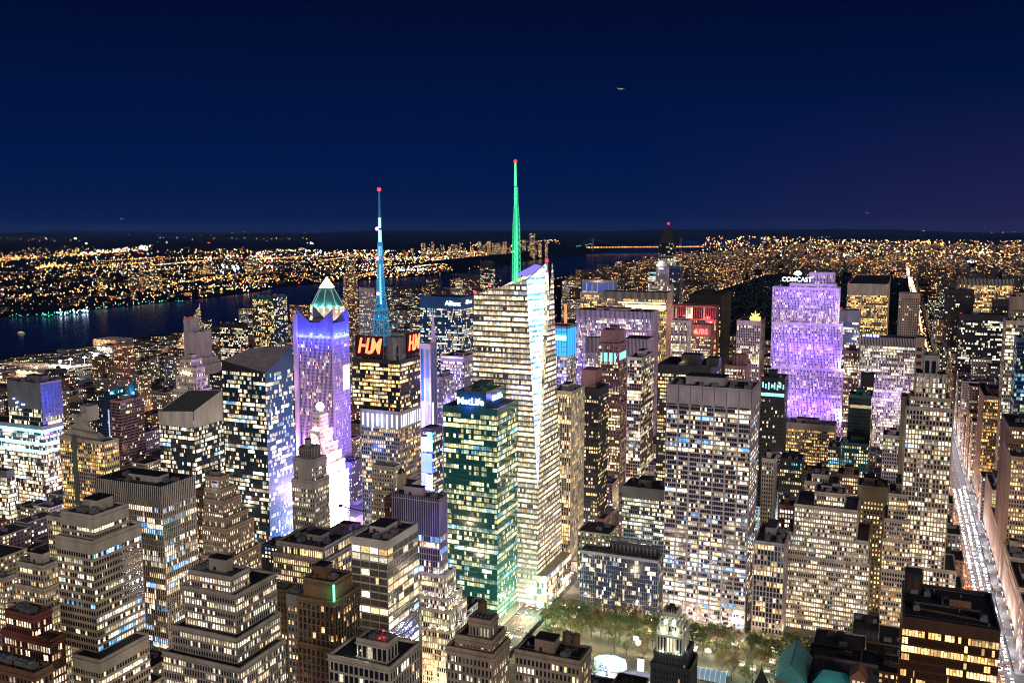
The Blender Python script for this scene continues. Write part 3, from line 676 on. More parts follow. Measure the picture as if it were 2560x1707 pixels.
# slanted white crown
def slanted(name, label, cat, d, xl, xc, xr, yc, ynw_dz, s, crown=None, dzW=0.0, dzN=0.0, hero=0, wall2='steel', crownh=10, roofmat='roof'):
    x0, x1, y0, y1, z = tierbox((xl, xc, xr, yc), d)
    root = thing(name, label, cat, ((x0+x1)/2, (y0+y1)/2, 0)); inv = Vec(root.location)
    poly = [(x0, y0), (x1, y0), (x1, y1), (x0, y1)]; zt = [z+dzW, z, z+dzN, z+dzW+dzN]
    cells = [] if hero else None; mw, mg, mc = MB(), MB(), MB()
    zb = min(zt) - crownh
    for k in range(4):
        a, c = poly[k], poly[(k+1) % 4]; L = sqrt((a[0]-c[0])**2+(a[1]-c[1])**2); U = ((c[0]-a[0])/L, (c[1]-a[1])/L, 0)
        if crown == 'glass':
            facade(mw, mg, (a[0], a[1], 0), U, (0, 0, 1), [(0, 0), (L, 0), (L, zt[(k+1) % 4]), (0, zt[k])], s, None)
        else:
            facade(mw, mg, (a[0], a[1], 0), U, (0, 0, 1), [(0, 0), (L, 0), (L, zb), (0, zb)], s, cells, k < 2)
            Nn = Vec(U).cross(Vec((0, 0, 1)))*.4
            mc.face([Vec((a[0], a[1], zb))+Nn, Vec((c[0], c[1], zb))+Nn, Vec((c[0], c[1], zt[(k+1) % 4]))+Nn, Vec((a[0], a[1], zt[k]))+Nn])
    rf = MB(); ins = inset(poly, .2); rf.face([(ins[i][0], ins[i][1], zt[i]-.4) for i in range(4)])
    mw.build('wall', M_[s['wall']], root, None, -inv)
    rf.build('sloping_roof', M_[roofmat], root, None, -inv)
    if crown != 'glass': mc.build('crown', M_[wall2], root, None, -inv)
    if cells:
        cells.sort(key=lambda c: -c[0][0].z)
        for c in cells[:hero]:
            m = MB(); m.face(c[0], 0, c[1]); m.build('window_band' if s['ribbon'] else 'window', Wn[s['win']], root, None, -inv)
        for c in cells[hero:]: mg.face(c[0], 0, c[1])
    mg.build('window_rows', Wn[s['win']], root, 'stuff', -inv)
    FOOT.append((x0, x1, y0, y1, z, label)); HERO.append((label, [(x0, x1, y0, y1, z)], root))
    return root, (x0, x1, y0, y1, z)
slanted('office_tower', 'dark banded tower with a pale slanted metal crown behind the finned office block', 'office tower', 800, 396, 483, 556, 1028, 0, st(2.6, 3.9, .2, 1.2, .15, .2, 'dark', 'navy'), None, -3, 13, 80, 'white', 12, 'roofgrey')
r, b = slanted('office_tower', 'dark glass tower with a folded triangular grey top and a blue lit east face', 'office tower', 800, 555, 662, 731, 933, 0, st(3.0, 3.9, .15, 1.25, .1, .12, 'dark', 'navy'), 'glass', 0, 0)
x0, x1, y0, y1, z = b
zA = at_d(662, 933, 800).z
m = MB(); N1 = (x0, y0, zA+9); N2 = (x1, y1, zA+20); N0 = (x1-.5, y0+.5, zA+.6); N3 = (x0, y1, zA+15)
m.face([N0, N2, N3]); m.face([N0, N3, N1])
mg_ = MB(); mg_.face([(x0, y0-.02, zA-.3), (x1, y0-.02, zA-.3), (x1, y0-.02, zA+.5), N1], 0, [(.1, .1), (.9, .1), (.9, .2), (.1, .3)]); mg_.face([(x1+.3, y0, zA-1), (x1+.3, y1, zA-1), (x1+.3, y1, zA+20), (x1+.3, y0, zA+.5)], 1)
child(mg_, 'folded_glass', [M_['dark'], M_['blue']], r)
m.face([(x1, y1, zA), (x0, y1, zA), N3, N2]); m.face([(x0, y1, zA), (x0, y0, zA), N1, N3])
child(m, 'folded_crown', [M_['lilac']], r)
for p in (N1, N2, (x0+8, y0+20, zA+16)): obj('warning_light', KIT['red'], r, None, Vec((p[0], p[1], p[2]+1)) - r.location)
m = MB(); mw = MB(); facade(mw, m, (x1+.25, y0, 0), (0, 1, 0), (0, 0, 1), [(0, 0), (y1-y0, 0), (y1-y0, zA-1), (0, zA-1)], st(3.0, 3.9, .12, .8, .1, .08, 'blue', 'blue'))  # blue reflection of the square put into this face's colour
child(m, 'blue_reflection_glazing', [Wn['blue']], r); lamp((x1+30, y0+10, 25), 45000, (.05, .7, 1), 5); lamp((x1+40, y0+25, 90), 60000, (.08, .2, 1), 5); child(mw, 'blue_reflection_wall', [M_['blue']], r)  # added blue lamps strengthen that reflected glow

r = [h for h in HERO if 'narrow tan tower' in h[0]][0]; b = r[1][0]; r = r[2]
m = MB(); m.box(b[0]+6.3, b[0]+12.6, b[2]-.9, b[2]-.5, b[4]-11.5, b[4]-1.5); child(m, 'sign_panel', [solid('sign_white_paint', (.7, .7, .7))], r)
m = MB(); m.box(b[0]+6.9, b[0]+12, b[2]-1.0, b[2]-.9, b[4]-3.6, b[4]-2.0); child(m, 'sign_header', [M_['dark']], r)
text('L.H.\nCHARNEY', (b[0]+9.45, b[2]-1.0, b[4]-6.3), 1.45, M_['dark'], r, 0, 0, .04, sx=.95)
lamp((b[0]+9, b[2]-6, b[4]-6), 500, (1, .95, .9), .5)
# roof crane and coloured roof lamps of the banded glass building
h = [h for h in HERO if 'white banded glass' in h[0]][0]; b = h[1][0]
X, Y, Z = b[0]+5, b[2]+21, b[4]
cr_ = thing('roof_crane', 'small rooftop crane with a red tip on the white banded glass building', 'crane', (X, Y, Z))
m = MB(); 
for a, c in ((-.5, -.5), (.5, -.5), (.5, .5), (-.5, .5)): m.bar((X+a, Y+c, Z), (X+a, Y+c, Z+11), .12)
for i in range(6): m.bar((X-.5, Y-.5, Z+i*1.8), (X+.5, Y-.5, Z+i*1.8+1.8), .07); m.bar((X+.5, Y-.5, Z+i*1.8), (X+.5, Y+.5, Z+i*1.8+1.8), .07)
child(m, 'mast', [M_['dark']], cr_)
m = MB(); m.bar((X-6, Y, Z+11.6), (X+14, Y+1, Z+9.6), .3); m.bar((X-6, Y, Z+12.6), (X+14, Y+1, Z+9.8), .15)
for i in range(9): m.bar((X-6+i*2.2, Y+i*.1, Z+11.6-i*.22), (X-5+i*2.2, Y+i*.1, Z+12.5-i*.28), .1)
child(m, 'jib', [M_['dark']], cr_)
m = MB(); m.box(X-8, X-5.5, Y-.7, Y+.7, Z+11, Z+13); child(m, 'counterweight', [solid('red_paint', (.4, .03, .03))], cr_)
m = MB(); m.box(b[1]-9, b[1]-1.5, b[3]-9, b[3]-1.5, Z+3.2, Z+3.6)
for a, c in ((-9, -9), (-1.8, -9), (-1.8, -1.8), (-9, -1.8)): m.bar((b[1]+a, b[3]+c, Z), (b[1]+a, b[3]+c, Z+3.3), .2)
child(m, 'roof_canopy', [M_['mech']], h[2]); lamp((b[1]-5, b[3]-5, Z+1.6), 2600, (.08, .08, 1), .4); lamp((b[1]-2.5, b[3]-13, Z+2), 900, (.1, .1, 1), .4)
lamp((b[0]+10, b[2]+8, Z+1.5), 700, (1, .05, .12), .4); lamp((b[0]+8, b[2]+16, Z+1.5), 500, (1, .05, .12), .4)
h = [h for h in HERO if 'red lit roof terrace' in h[0]][0]; b = h[1][0]
lamp((b[1]-3, b[2]+2.5, b[4]+2), 900, (1, .04, .04), .3); m = MB(); m.ball((b[1]-4.5, b[2]+1.6, b[4]+1.6), .45); child(m, 'red_lamp', [M_['redlamp']], h[2])
m = MB(); m.ball((b[0]+10, b[2]+4, b[4]+4), .45); child(m, 'red_lamp', [M_['redlamp']], h[2])
b2 = h[1][1]
for x in (7, 12.5, 18): lamp((b2[0]+x, b2[2]+1.8, b2[4]+3), 160, (1, .93, .8), .2)
# lamps shining up the white stepped tiers
h = [h for h in HERO if 'pale fins rising' in h[0]][0]
for i in range(1, 5):
    b = h[1][i-1]; z = h[1][i][4]+1.2
    for t in (.15, .5, .85): lamp((b[1]+1.4, b[2]+(b[3]-b[2])*t, z), 420, (1, .92, .78), .2); lamp((b[1]-(min(b[1]-b[0], 16))*t, b[2]-1.2, z), 420, (1, .92, .78), .2)
b = h[1][0]; lamp((b[1]-12, b[2]-25, b[4]-25), 16000, (.15, .15, 1), 3); lamp((b[1]+14, b[2]-4, b[4]-15), 9000, (.1, .1, 1), 2)
# ------------------------------------------------------------------ black gilded tower and copper roofs by the park
r, B = tower('gilded_tower', 'slim black brick tower with a floodlit pale gilded crown beside the park', 'stone tower', 475, st(2.2, 3.7, 1.0, 1.2, .5, .2, 'black', 'dark', 1.5),
   [(1659, 1692, (9,), 1538, 3.0), (1650, 1700, (12,), 1562, 1.5), (1643, 1707, (15,), 1588, .6), (1636, 1716, (18,), 1640, 0), (1628, 1724, (20,), 1676, -1)], hero=0, kit=0, pent=False,
   styles=[st(1.6, 30, .6, 0, .4, .1, 'cream', 'gold', 1.0), st(1.6, 30, .6, 0, .4, .1, 'cream', 'gold', 1.0), st(1.8, 8, .8, 1.5, .5, .2, 'cream', 'dark', 2), None, None])
for k in range(3):
    b = B[k]; m = MB(); w, l = b[1]-b[0], b[3]-b[2]
    for i in range(6):
        for (x, y) in ((b[0]+w*i/5, b[2]-.2), (b[1]+.2, b[2]+l*i/5), (b[0]-.2, b[2]+l*i/5)): m.frustum((x, y), .55, .05, b[4], b[4]+3.4, 5)
    child(m, 'pinnacle', [M_['cream']], r)
    for (x, y) in ((b[0]+w*.2, b[2]-1.6), (b[0]+w*.8, b[2]-1.6), (b[1]+1.6, b[2]+l*.4), (b[0]-1.6, b[2]+l*.4)): lamp((x, y, B[k+1][4]+1), 900 if k < 2 else 500, (.70, 1, .80), .3)
b = B[0]; m = MB(); m.frustum(((b[0]+b[1])/2, (b[2]+b[3])/2), 2.6, 1.6, b[4], b[4]+4, 8); child(m, 'lantern', [M_['black']], r)
def hip(m, x0, x1, y0, y1, z, h, ins, mi=0):
    if (x1-x0) > (y1-y0): A, Bq = (x0+ins, (y0+y1)/2, z+h), (x1-ins, (y0+y1)/2, z+h); m.face([(x0, y0, z), (x1, y0, z), Bq, A], mi); m.face([(x1, y1, z), (x0, y1, z), A, Bq], mi); m.face([(x1, y0, z), (x1, y1, z), Bq], mi); m.face([(x0, y1, z), (x0, y0, z), A], mi)
    else: A, Bq = ((x0+x1)/2, y0+ins, z+h), ((x0+x1)/2, y1-ins, z+h); m.face([(x1, y0, z), (x1, y1, z), Bq, A], mi); m.face([(x0, y1, z), (x0, y0, z), A, Bq], mi); m.face([(x0, y0, z), (x1, y0, z), A], mi); m.face([(x1, y1, z), (x0, y1, z), Bq], mi)
Q = at_d(1965, 1650, 440); cu = thing('copper_roofed_building', 'building with green copper hipped roofs at the bottom between park and brown block', 'building', (Q.x+14, Q.y+8, 0))
Z = Q.z; x0, y0 = Q.x-3, Q.y-16
m = MB(); m.box(x0, x0+46, y0, y0+30, 0, Z-3); child(m, 'wall', [M_['brown']], cu)
m = MB(); hip(m, x0-1, x0+15, y0-1, y0+31, Z-3, 9, 1); child(m, 'copper_roof', [M_['copper']], cu)
m = MB(); hip(m, x0+15.5, x0+38, y0-2, y0+12, Z-3, 7, 6); child(m, 'copper_roof', [M_['copper']], cu)
m = MB(); 
for i in range(9): m.bar((x0+7, y0-.5+i*3.8, Z+6.1), (x0-1, y0-.5+i*3.8, Z-2.8), .12); m.bar((x0+7, y0-.5+i*3.8, Z+6.1), (x0+15, y0-.5+i*3.8, Z-2.8), .12)
m.bar((x0+7, y0, Z+6.1), (x0+7, y0+30, Z+6.1), .3); child(m, 'roof_seam', [M_['teal']], cu)
m = MB(); m.box(x0+16, x0+46, y0+13, y0+29.5, Z-2.9, Z-2.2); m.box(x0+15.6, x0+46, y0+29.5, y0+30.2, Z-2.9, Z-.6); child(m, 'flat_roof', [M_['roofgrey']], cu)
m = MB(); m.box(x0+34, x0+41, y0-1, y0+10, Z-3, Z+5); hip(m, x0+33.5, x0+41.5, y0-1.5, y0+10.5, Z+5, 4, 1); child(m, 'dormer', [M_['red']], cu)
m = MB()
for i in range(3): m.box(x0+35+i*2, x0+36.3+i*2, y0-1.1, y0-1.02, Z-1, Z+4)
child(m, 'dormer_window', [glow('dormer_light', (1, .8, .5), .8)], cu)
m = MB(); m.box(x0+44, x0+46.5, y0+2, y0+6, Z-3, Z+7); child(m, 'chimney', [M_['black']], cu)
lamp((x0-12, y0+12, Z+2), 5000, (.2, .9, .95), 2); lamp((x0+26, y0-10, Z+3), 2500, (.3, .9, 1), 1)
FOOT.append((x0, x0+46, y0-20, y0+30, Z, 'copper'))
Q = at_d(1903, 1690, 430); go_ = thing('gothic_turret', 'dark gothic pointed roof peeking up at the bottom edge near the park', 'turret', (Q.x, Q.y, 0))
m = MB(); m.frustum((Q.x, Q.y), 7, 7, 0, Q.z-9, 4, 0, pi/4); m.frustum((Q.x, Q.y), 7.4, .2, Q.z-9, Q.z+4, 4, 0, pi/4); m.bar((Q.x, Q.y, Q.z+3), (Q.x, Q.y, Q.z+7), .2)
for a in range(4): m.frustum((Q.x+6.8*cos(a*pi/2+pi/4), Q.y+6.8*sin(a*pi/2+pi/4)), 1, .1, Q.z-10, Q.z-4, 6)
child(m, 'pointed_roof', [M_['black']], go_)
# ---- second row, centre
r, B = tower('stone_tower', 'grey deco stone tower with a ribbed blank shaft before the white lit clock building', 'stone tower', 650, st(2.6, 3.6, 1.4, 1.7, .3, .2, 'grey', 'half', 5.0),
      [(748, 778, 800, 1122, 3), (734, 784, 815, 1152), (730, 786, 822, 1206, -2)], hero=40, kit=1, styles=[st(2.6, 40, .8, 0, .5, .1, 'grey', 'dark', 8.0), None, None])
b = B[1]; m = MB(); w = (b[1]-b[0])
for i in range(9): m.box(b[0]+w*(.3+.065*i), b[0]+w*(.3+.065*i)+.9, b[2]-1.3, b[2]-.4, 30, b[4]+1)
m.box(b[0]+w*.28, b[0]+w*.9, b[2]-.9, b[2]-.45, 28, b[4]-2)
child(m, 'blank_shaft', [M_['grey']], r)
# crowned tower with blue lit fins
r, B = tower('crowned_tower', 'violet lit tower with four pointed fins and a glowing blue crown', 'office tower', 1010, st(1.7, 3.8, .6, .6, .55, .1, 'lilac', 'sparse', 2.0),
      [(742, 832, 872, 843)], hero=0, kit=0, pent=False)
b = B[0]; z = b[4]; w, l = b[1]-b[0], b[3]-b[2]
m = MB(); m.box(b[0]+3, b[1]-3, b[2]+3, b[3]-3, z, z+15); m.box(b[0]+w*.3, b[1]-w*.3, b[2]+l*.3, b[3]-l*.3, z+15, z+19); child(m, 'crown_drum', [M_['crown']], r)
for (cx_, cy_, ox, oy) in ((b[0], b[2], 1, 0), (b[1], b[2], -1, 0), (b[1], b[3], -1, 0), (b[0], b[3], 1, 0)):
    m = MB(); t = .9 if cy_ == b[2] else -.9; A = [(cx_, z-3), (cx_+ox*w*.40, z+4), (cx_+ox*w*.40, z+14), (cx_, z+31)]
    if ox < 0: A = A[::-1]
    y = cy_ - t*.2
    m.face([(p[0], y, p[1]) for p in A]); m.face([(p[0], y+t, p[1]) for p in A[::-1]])
    for i in range(4): p, q = A[i], A[(i+1) % 4]; m.face([(p[0], y, p[1]), (p[0], y+t, p[1]), (q[0], y+t, q[1]), (q[0], y, q[1])])
    child(m, 'fin', [M_['crown']], r)
m = MB(); m.box(b[0]-3.0, b[0]+2.2, b[2]-3.0, b[2]-1.2, 0, z+24); m.box(b[1]-.6, b[1]+1.2, b[2]-1.2, b[2]-.5, 0, z+2); child(m, 'corner_pier', [M_['lilac']], r)
BLUE = (.02, .03, 1)
for i in range(4):
    lamp((b[0]+w*(.12+.25*i), b[2]-5.0, z+1.0), 60000, BLUE, 1.0)
    lamp((b[1]+5.0, b[2]+l*(.12+.25*i), z+1.0), 60000, BLUE, 1.0)
    for q in ((b[0]+w*(.12+.25*i), b[2]+1.5, z+1.2), (b[1]-1.5, b[2]+l*(.12+.25*i), z+1.2)): lamp(q, 20000, (.05, .07, 1), .5)
m = MB()
for i in range(6): m.ball((b[0]+w*(.1+.16*i), b[2]-1, z-.6), .7); m.ball((b[1]+1, b[2]+l*(.1+.16*i), z-.6), .7)
child(m, 'crown_lamp', [glow('blue_lamp', (.25, .35, 1), 6)], r)
m = MB(); m.box(b[1]+.6, b[1]+.9, b[2]+l*.55, b[2]+l*.95, z-62, z-34); child(m, 'lit_panel', [glow('cream_screen', (1, .9, .6), 2.0)], r)
lamp((b[0]-14, b[2]-22, 60), 160000, (1, .45, .85), 6); lamp((b[1]+22, b[2]-10, 45), 260000, (.10, .08, 1), 6); lamp((b[1]+28, b[2]+20, 110), 120000, (.25, .16, 1), 6); lamp((b[0]+30, b[2]-40, 60), 90000, (.25, .14, 1), 6); lamp((b[0]-12, b[2]-18, 130), 25000, (1, .45, .85), 6)
# white lit clock building with a globe
root, B = tower('clock_building', 'pink and white floodlit stepped clock building with a glowing globe on top', 'clock building', 880, st(2.3, 3.7, 1.1, 1.5, .35, .2, 'white', 'half', 1.0),
      [(781, 799, 820, 1040, 6), (772, 800, 831, 1080, 3), (770, 805, 845, 1116, 2), (776, 812, 853, 1140, 1), (784, 816, 862, 1166, 0), (790, 818, 871, 1195, -1), (796, 822, 886, 1330, -2)],
      kit=0, pent=False)
b = B[0]; m = MB(); c = ((b[0]+b[1])/2, (b[2]+b[3])/2); m.frustum(c, 2.2, 1.6, b[4], b[4]+5, 8); child(m, 'pedestal', [M_['white']], root)
m = MB(); m.ball((c[0], c[1], b[4]+8), 4.2, 0, 12, 8); child(m, 'globe', [glow('globe_glass', (1, .88, .8), 5)], root)
b = B[1]
for (P, ax) in (((b[0]+(b[1]-b[0])*.5, b[2]-.7, b[4]-6), 'y'), ((b[1]+.7, (b[2]+b[3])/2, b[4]-6), 'x')):
    m = MB(); A = [(P[0]+(4*cos(t*pi/8) if ax == 'y' else 0), P[1]+(4*cos(t*pi/8) if ax == 'x' else 0), P[2]+4*sin(t*pi/8)) for t in range(16)]
    m.face(A if ax == 'y' else A); m.bar(P, (P[0]+(.0), P[1], P[2]+3), .35, 4, 1); m.bar(P, (P[0]+(2 if ax == 'y' else 0), P[1]+(2 if ax == 'x' else 0), P[2]-.8), .35, 4, 1)
    child(m, 'clock_face', [glow('clock_glass', (1, .7, .62), 1.6), M_['dark']], root)
for i, bb in enumerate(B):
    for j in range(3): 
        lamp((bb[0]+(bb[1]-bb[0])*(.15+.35*j), bb[2]-2.2, (B[i+1][4] if i < 6 else 20)+1.5), 2300 if i < 6 else 0, (1, .34, .36), .5)
        lamp((bb[1]+2.2, bb[2]+(bb[3]-bb[2])*(.15+.35*j), (B[i+1][4] if i < 6 else 20)+1.5), 2300 if i < 6 else 0, (1, .34, .36), .5)
b = B[6]
for k in range(3): lamp((b[1]+14, b[2]-6+k*14, 16+k*18), 240000, (1, .86, .95), 4)
lamp((b[1]-4, b[2]-12, 30), 200000, (1, .88, 1), 4); lamp((b[1]+40, b[2]+20, 40), 400000, (.75, .5, 1), 6); lamp((b[1]+30, b[2]+60, 60), 300000, (.9, .4, 1), 6)
# mast tower with two red lettered signs
r, B = tower('mast_tower', 'tower with two red lettered signs, a steel crown and a cyan lit mast', 'office tower', 833,
      st(3.0, 3.9, .25, 1.3, .15, .15, 'dark', 'office', 2.0), [(880, 999, 1050, 905, 2), (902, 999, 1050, 1032, -.5)], hero=100, kit=0, pent=False, styles=[None, st(3.1, 3.8, 1.0, 1.3, .4, .3, 'lilac', 'half', 16.0)])
b = B[0]; z = b[4]; w, l = b[1]-b[0], b[3]-b[2]
b2 = B[1]; m = MB(); w2, l2 = b2[1]-b2[0], b2[3]-b2[2]
for i in range(8): x = b2[0]+w2*(i+.5)/8; m.box(x-.8, x+.8, b2[2]-1.0, b2[2]-.5, b2[4]-14-(i % 3), b2[4]-2.5)
for i in range(9): y = b2[2]+l2*(i+.5)/9; m.box(b2[1]+.5, b2[1]+1.0, y-.6, y+.6, b2[4]-14, b2[4]-2.5)
child(m, 'light_fin', [glow('fin_light', (.72, .82, 1), 2.6)], r)
lamp((b2[0]+w2/2, b2[2]-7, b2[4]-8), 6000, (.35, .5, 1), 2)
# side wing of glass
m, mw = MB(), MB(); q0 = at_d(878, 905, 840); X0 = q0.x
for (a, c_, Lh) in (((X0, b2[2]+6), (b2[0]-.1, b2[2]+6), 1), ((X0, b2[3]), (X0, b2[2]+6), 1)):
    L = sqrt((a[0]-c_[0])**2+(a[1]-c_[1])**2); facade(mw, m, (a[0], a[1], 0), ((c_[0]-a[0])/L, (c_[1]-a[1])/L, 0), (0, 0, 1), [(0, 0), (L, 0), (L, z-2), (0, z-2)], st(3.0, 3.9, .25, 1.3, .15, .15, 'dark', 'office'))
m.face([(X0, b2[2]+6, z-2), (b2[0]-.1, b2[2]+6, z-2), (b2[0]-.1, b2[3], z-2), (X0, b2[3], z-2)])
child(m, 'wing_windows', [Wn['office']], r, 'stuff'); child(mw, 'wing', [M_['dark']], r)
m = MB(); cx_, cy_ = b[0]+w*.78, b[2]+l*.30; m.frustum((cx_, cy_), 9.5, 9.5, z, z+22, 20)
for i in range(7): m.frustum((cx_, cy_), 9.8, 9.8, z+1+i*3, z+1.6+i*3, 20)
child(m, 'drum', [M_['steel']], r); m = MB(); m.frustum((b[0]+5, b[2]+10), 7, 7, z, z+19, 14)
for i in range(5): m.frustum((b[0]+5, b[2]+10), 7.3, 7.3, z+i*4, z+.6+i*4, 14)
child(m, 'drum', [M_['steel']], r)
# steel crown frame
ZF = at_d(999, 838, 833).z; m = MB(); C = [(b[0]+1, b[2]+1), (b[1]-1, b[2]+1), (b[1]-1, b[3]-1), (b[0]+1, b[3]-1)]
for i in range(4):
    a, c_ = C[i], C[(i+1) % 4]; m.bar((*a, z), (*a, ZF), .5)
    for zz in (ZF, ZF-3, z+6): m.bar((*a, zz), (*c_, zz), .4)
    for k in range(6):
        p = (a[0]+(c_[0]-a[0])*k/6, a[1]+(c_[1]-a[1])*k/6); q = (a[0]+(c_[0]-a[0])*(k+1)/6, a[1]+(c_[1]-a[1])*(k+1)/6)
        m.bar((*p, ZF-3), (*q, ZF if k % 2 else ZF-3), .25); m.bar((*p, z), (*p, ZF-3), .25)
    for k in range(3):
        p = (a[0]+(c_[0]-a[0])*k/3, a[1]+(c_[1]-a[1])*k/3); q = (a[0]+(c_[0]-a[0])*(k+1)/3, a[1]+(c_[1]-a[1])*(k+1)/3)
        m.bar((*p, z+6), (*q, ZF-3), .3); m.bar((*q, z+6), (*p, ZF-3), .3)
child(m, 'crown_frame', [M_['steel']], r)
m = MB(); m.box(b[0]+4, b[1]-4, b[2]+4, b[3]-4, z, z+14); child(m, 'mechanical_penthouse', [M_['dark']], r)
RED = glow('red_sign', (1, .10, .035), 6.5); REDB = glow('red_sign_glow', (.5, .005, .005), .35)
sw = w*.46
for (P, rz, wd, cx2) in (((b[0]+w*.38, b[2]-1.2, z+12), 0, sw, 1), ((b[1]+1.2, b[2]+l*.62, z+14), pi/2, l*.5, 1)):
    m = MB()
    if rz == 0: m.box(P[0]-wd*.62, P[0]+wd*.62, P[1], P[1]+.8, P[2]-9, P[2]+11)
    else: m.box(P[0]-.8, P[0], P[1]-wd*.62, P[1]+wd*.62, P[2]-9, P[2]+11)
    child(m, 'sign_board', [solid('sign_board_black', (.02, .005, .005))], r)
    off = Vec((0, -.5, 0)) if rz == 0 else Vec((.5, 0, 0)); ux = Vec((1, 0, 0)) if rz == 0 else Vec((0, 1, 0)); q_ = wd/18.0
    text('H', Vec(P)+off-ux*wd*.28+Vec((0, 0, 1)), 20, RED, r, rz, .25, .3, sx=.62*q_); text('&', Vec(P)+off-ux*wd*.0+Vec((0, 0, -4.5)), 4.6, RED, r, rz, .2, .3, sx=.7*q_)
    text('M', Vec(P)+off+ux*wd*.28+Vec((0, 0, 1)), 20, RED, r, rz, .25, .3, sx=.58*q_)
lamp((b[0]+w*.38, b[2]-14, z+12), 4000, (1, .05, .05), 3)
# cyan mast
pm = at_d(953, 785, 850); px_, py_ = pm.x, pm.y; ztop = at_d(952, 474, 850).z; z0m = ZF
CY = glow('cyan_lit_steel', (.0, .42, .95), .55); CY2 = glow('cyan_light_core', (.25, .75, 1), 2.4)  # floodlight on the mast given as glow of its own steel
mast = thing('antenna_mast', 'cyan lit lattice antenna mast with red lamps on the tower with red signs', 'antenna mast', (px_, py_, z+14))
m = MB(); m2 = MB(); H_ = ztop-z0m
def zz(y): return at_d(952, y, 850).z
def lattice(mm, zA, zB, rA, rB, n, r_=.22, k=4, cxx=px_, cyy=py_):
    for i in range(n):
        za, zb = zA+(zB-zA)*i/n, zA+(zB-zA)*(i+1)/n; ra, rb = rA+(rB-rA)*i/n, rA+(rB-rA)*(i+1)/n
        A = [(cxx+ra*cos(pi/4+j*2*pi/k), cyy+ra*sin(pi/4+j*2*pi/k), za) for j in range(k)]; Bq = [(cxx+rb*cos(pi/4+j*2*pi/k), cyy+rb*sin(pi/4+j*2*pi/k), zb) for j in range(k)]
        for j in range(k):
            j2 = (j+1) % k; mm.bar(A[j], Bq[j], r_); mm.bar(A[j], Bq[j2], r_*.6); mm.bar(A[j2], Bq[j], r_*.6); mm.bar(Bq[j], Bq[j2], r_*.7)
lattice(m, z+14, zz(745), 9, 4.5, 5, .4); lattice(m, zz(745), zz(690), 4.0, 3.2, 8, .35); lattice(m, zz(690), zz(640), 2.8, 2.8, 14, .3); lattice(m, zz(640), zz(605), 2.4, 2.2, 8, .3)
m.frustum((px_, py_), 5.5, 5.5, zz(775), zz(772), 10); m.frustum((px_, py_), 7, 7, zz(800), zz(797), 10)
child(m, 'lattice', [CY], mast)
m2.frustum((px_, py_), 1.5, 1.5, zz(605), zz(575), 8); m2.frustum((px_, py_), 1.3, 1.3, zz(570), zz(544), 8); m2.frustum((px_, py_), 1.5, 1.5, zz(640), zz(615), 8); m2.frustum((px_, py_), 1.2, 1.2, zz(760), zz(660), 6)
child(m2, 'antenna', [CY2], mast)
m = MB(); lattice(m, zz(544), zz(482), .9, .7, 14, .18); m.frustum((px_, py_), 2.0, 2.0, zz(607), zz(605), 8); m.frustum((px_, py_), 2.0, 2.0, zz(545), zz(543), 8)
for q in (0, 1, 2, 3, 4, 5, 6): m.bar((px_+5*cos(q), py_+5*sin(q), zz(775)), (px_+5*cos(q), py_+5*sin(q), zz(758)), .35)
child(m, 'upper_lattice', [glow('dim_cyan_glow_steel', (.02, .18, .4), .6)], mast)
m = MB(); q = 11
for a in range(4):
    p = (px_+q*(1 if a in (0, 3) else -1), py_+q*(1 if a < 2 else -1)); n_ = ((a+1) % 4); p2 = (px_+q*(1 if n_ in (0, 3) else -1), py_+q*(1 if n_ < 2 else -1))
    m.bar((*p, z+14), (*p, zz(781)), .3)
    for h in (zz(781), zz(812)): m.bar((*p, h), (*p2, h), .25)
    m.bar((*p, z+14), (*p2, zz(781)), .2)
child(m, 'cage', [glow('dim_teal_glow_steel', (.03, .25, .3), .4)], mast)
m = MB(); m.ball((px_, py_, ztop), 1.9, 0, 10, 6); child(m, 'warning_light', [M_['redlamp']], mast)
for y in (572, 646, 734): m = MB(); m.ball((px_-1.5, py_-2.5, zz(y)), 1.7, 0, 8, 5); child(m, 'warning_light', [glow('pink_lamp', (1, .2, .45), 5)], mast)
# big screens in the square
SCR = [glow('screen_white', (.95, .92, 1), 3.2), glow('screen_blue', (.06, .16, 1), 3.0), glow('screen_pink', (1, .35, .75), 2.6), glow('screen_cyan', (.2, .8, 1), 2.4)]
sc_, b_ = None, None
r, b_ = tower('screen_building', 'building clad in bright white and blue advertising screens between two towers', 'building', 890, st(2.6, 3.8, .4, 1.2, .2, .2, 'dark', 'navy', 2.0), [(1052, 1082, (20,), 1075)], kit=0, pent=False)
b = b_[0]; q = random.Random(8)
w = b[1]-b[0]
for i, (a, c_, z0_, z1_, mi) in enumerate(((.05, .55, .80, .93, 0), (.05, .95, .60, .78, 1), (.60, .98, .80, .98, 3), (.35, .95, .44, .58, 0), (.05, .30, .40, .58, 1), (.05, .60, .16, .36, 0), (.65, .98, .1, .40, 2), (.05, .6, .02, .14, 3))):
    m = MB(); m.box(b[0]+w*a, b[0]+w*c_, b[2]-1.2, b[2]-.5, b[4]*z0_, b[4]*z1_); child(m, 'advertising_screen', [SCR[mi]], r)
for zf in (.2, .5, .8): lamp((b[0]+w*.5, b[2]-14, b[4]*zf), 110000, (.35, .28, 1), 3)
r, b_ = tower('slab_tower', 'narrow pale violet slab with a blue light slot beside the mast tower', 'office tower', 985, st(8, 60, 2.2, 2, .4, .2, 'lilac', 'blue', 4), [(1049, 1076, 1085, 862)], kit=0, pent=False)
r2_, b2_ = tower('office_tower', 'purple lit tower with a bright top edge beside the green glass tower', 'office tower', 1090, st(2.5, 3.8, .7, 1.3, .3, .2, 'lilac', 'navy', 6), [(1102, 1160, 1190, 893)], kit=2, red=2)
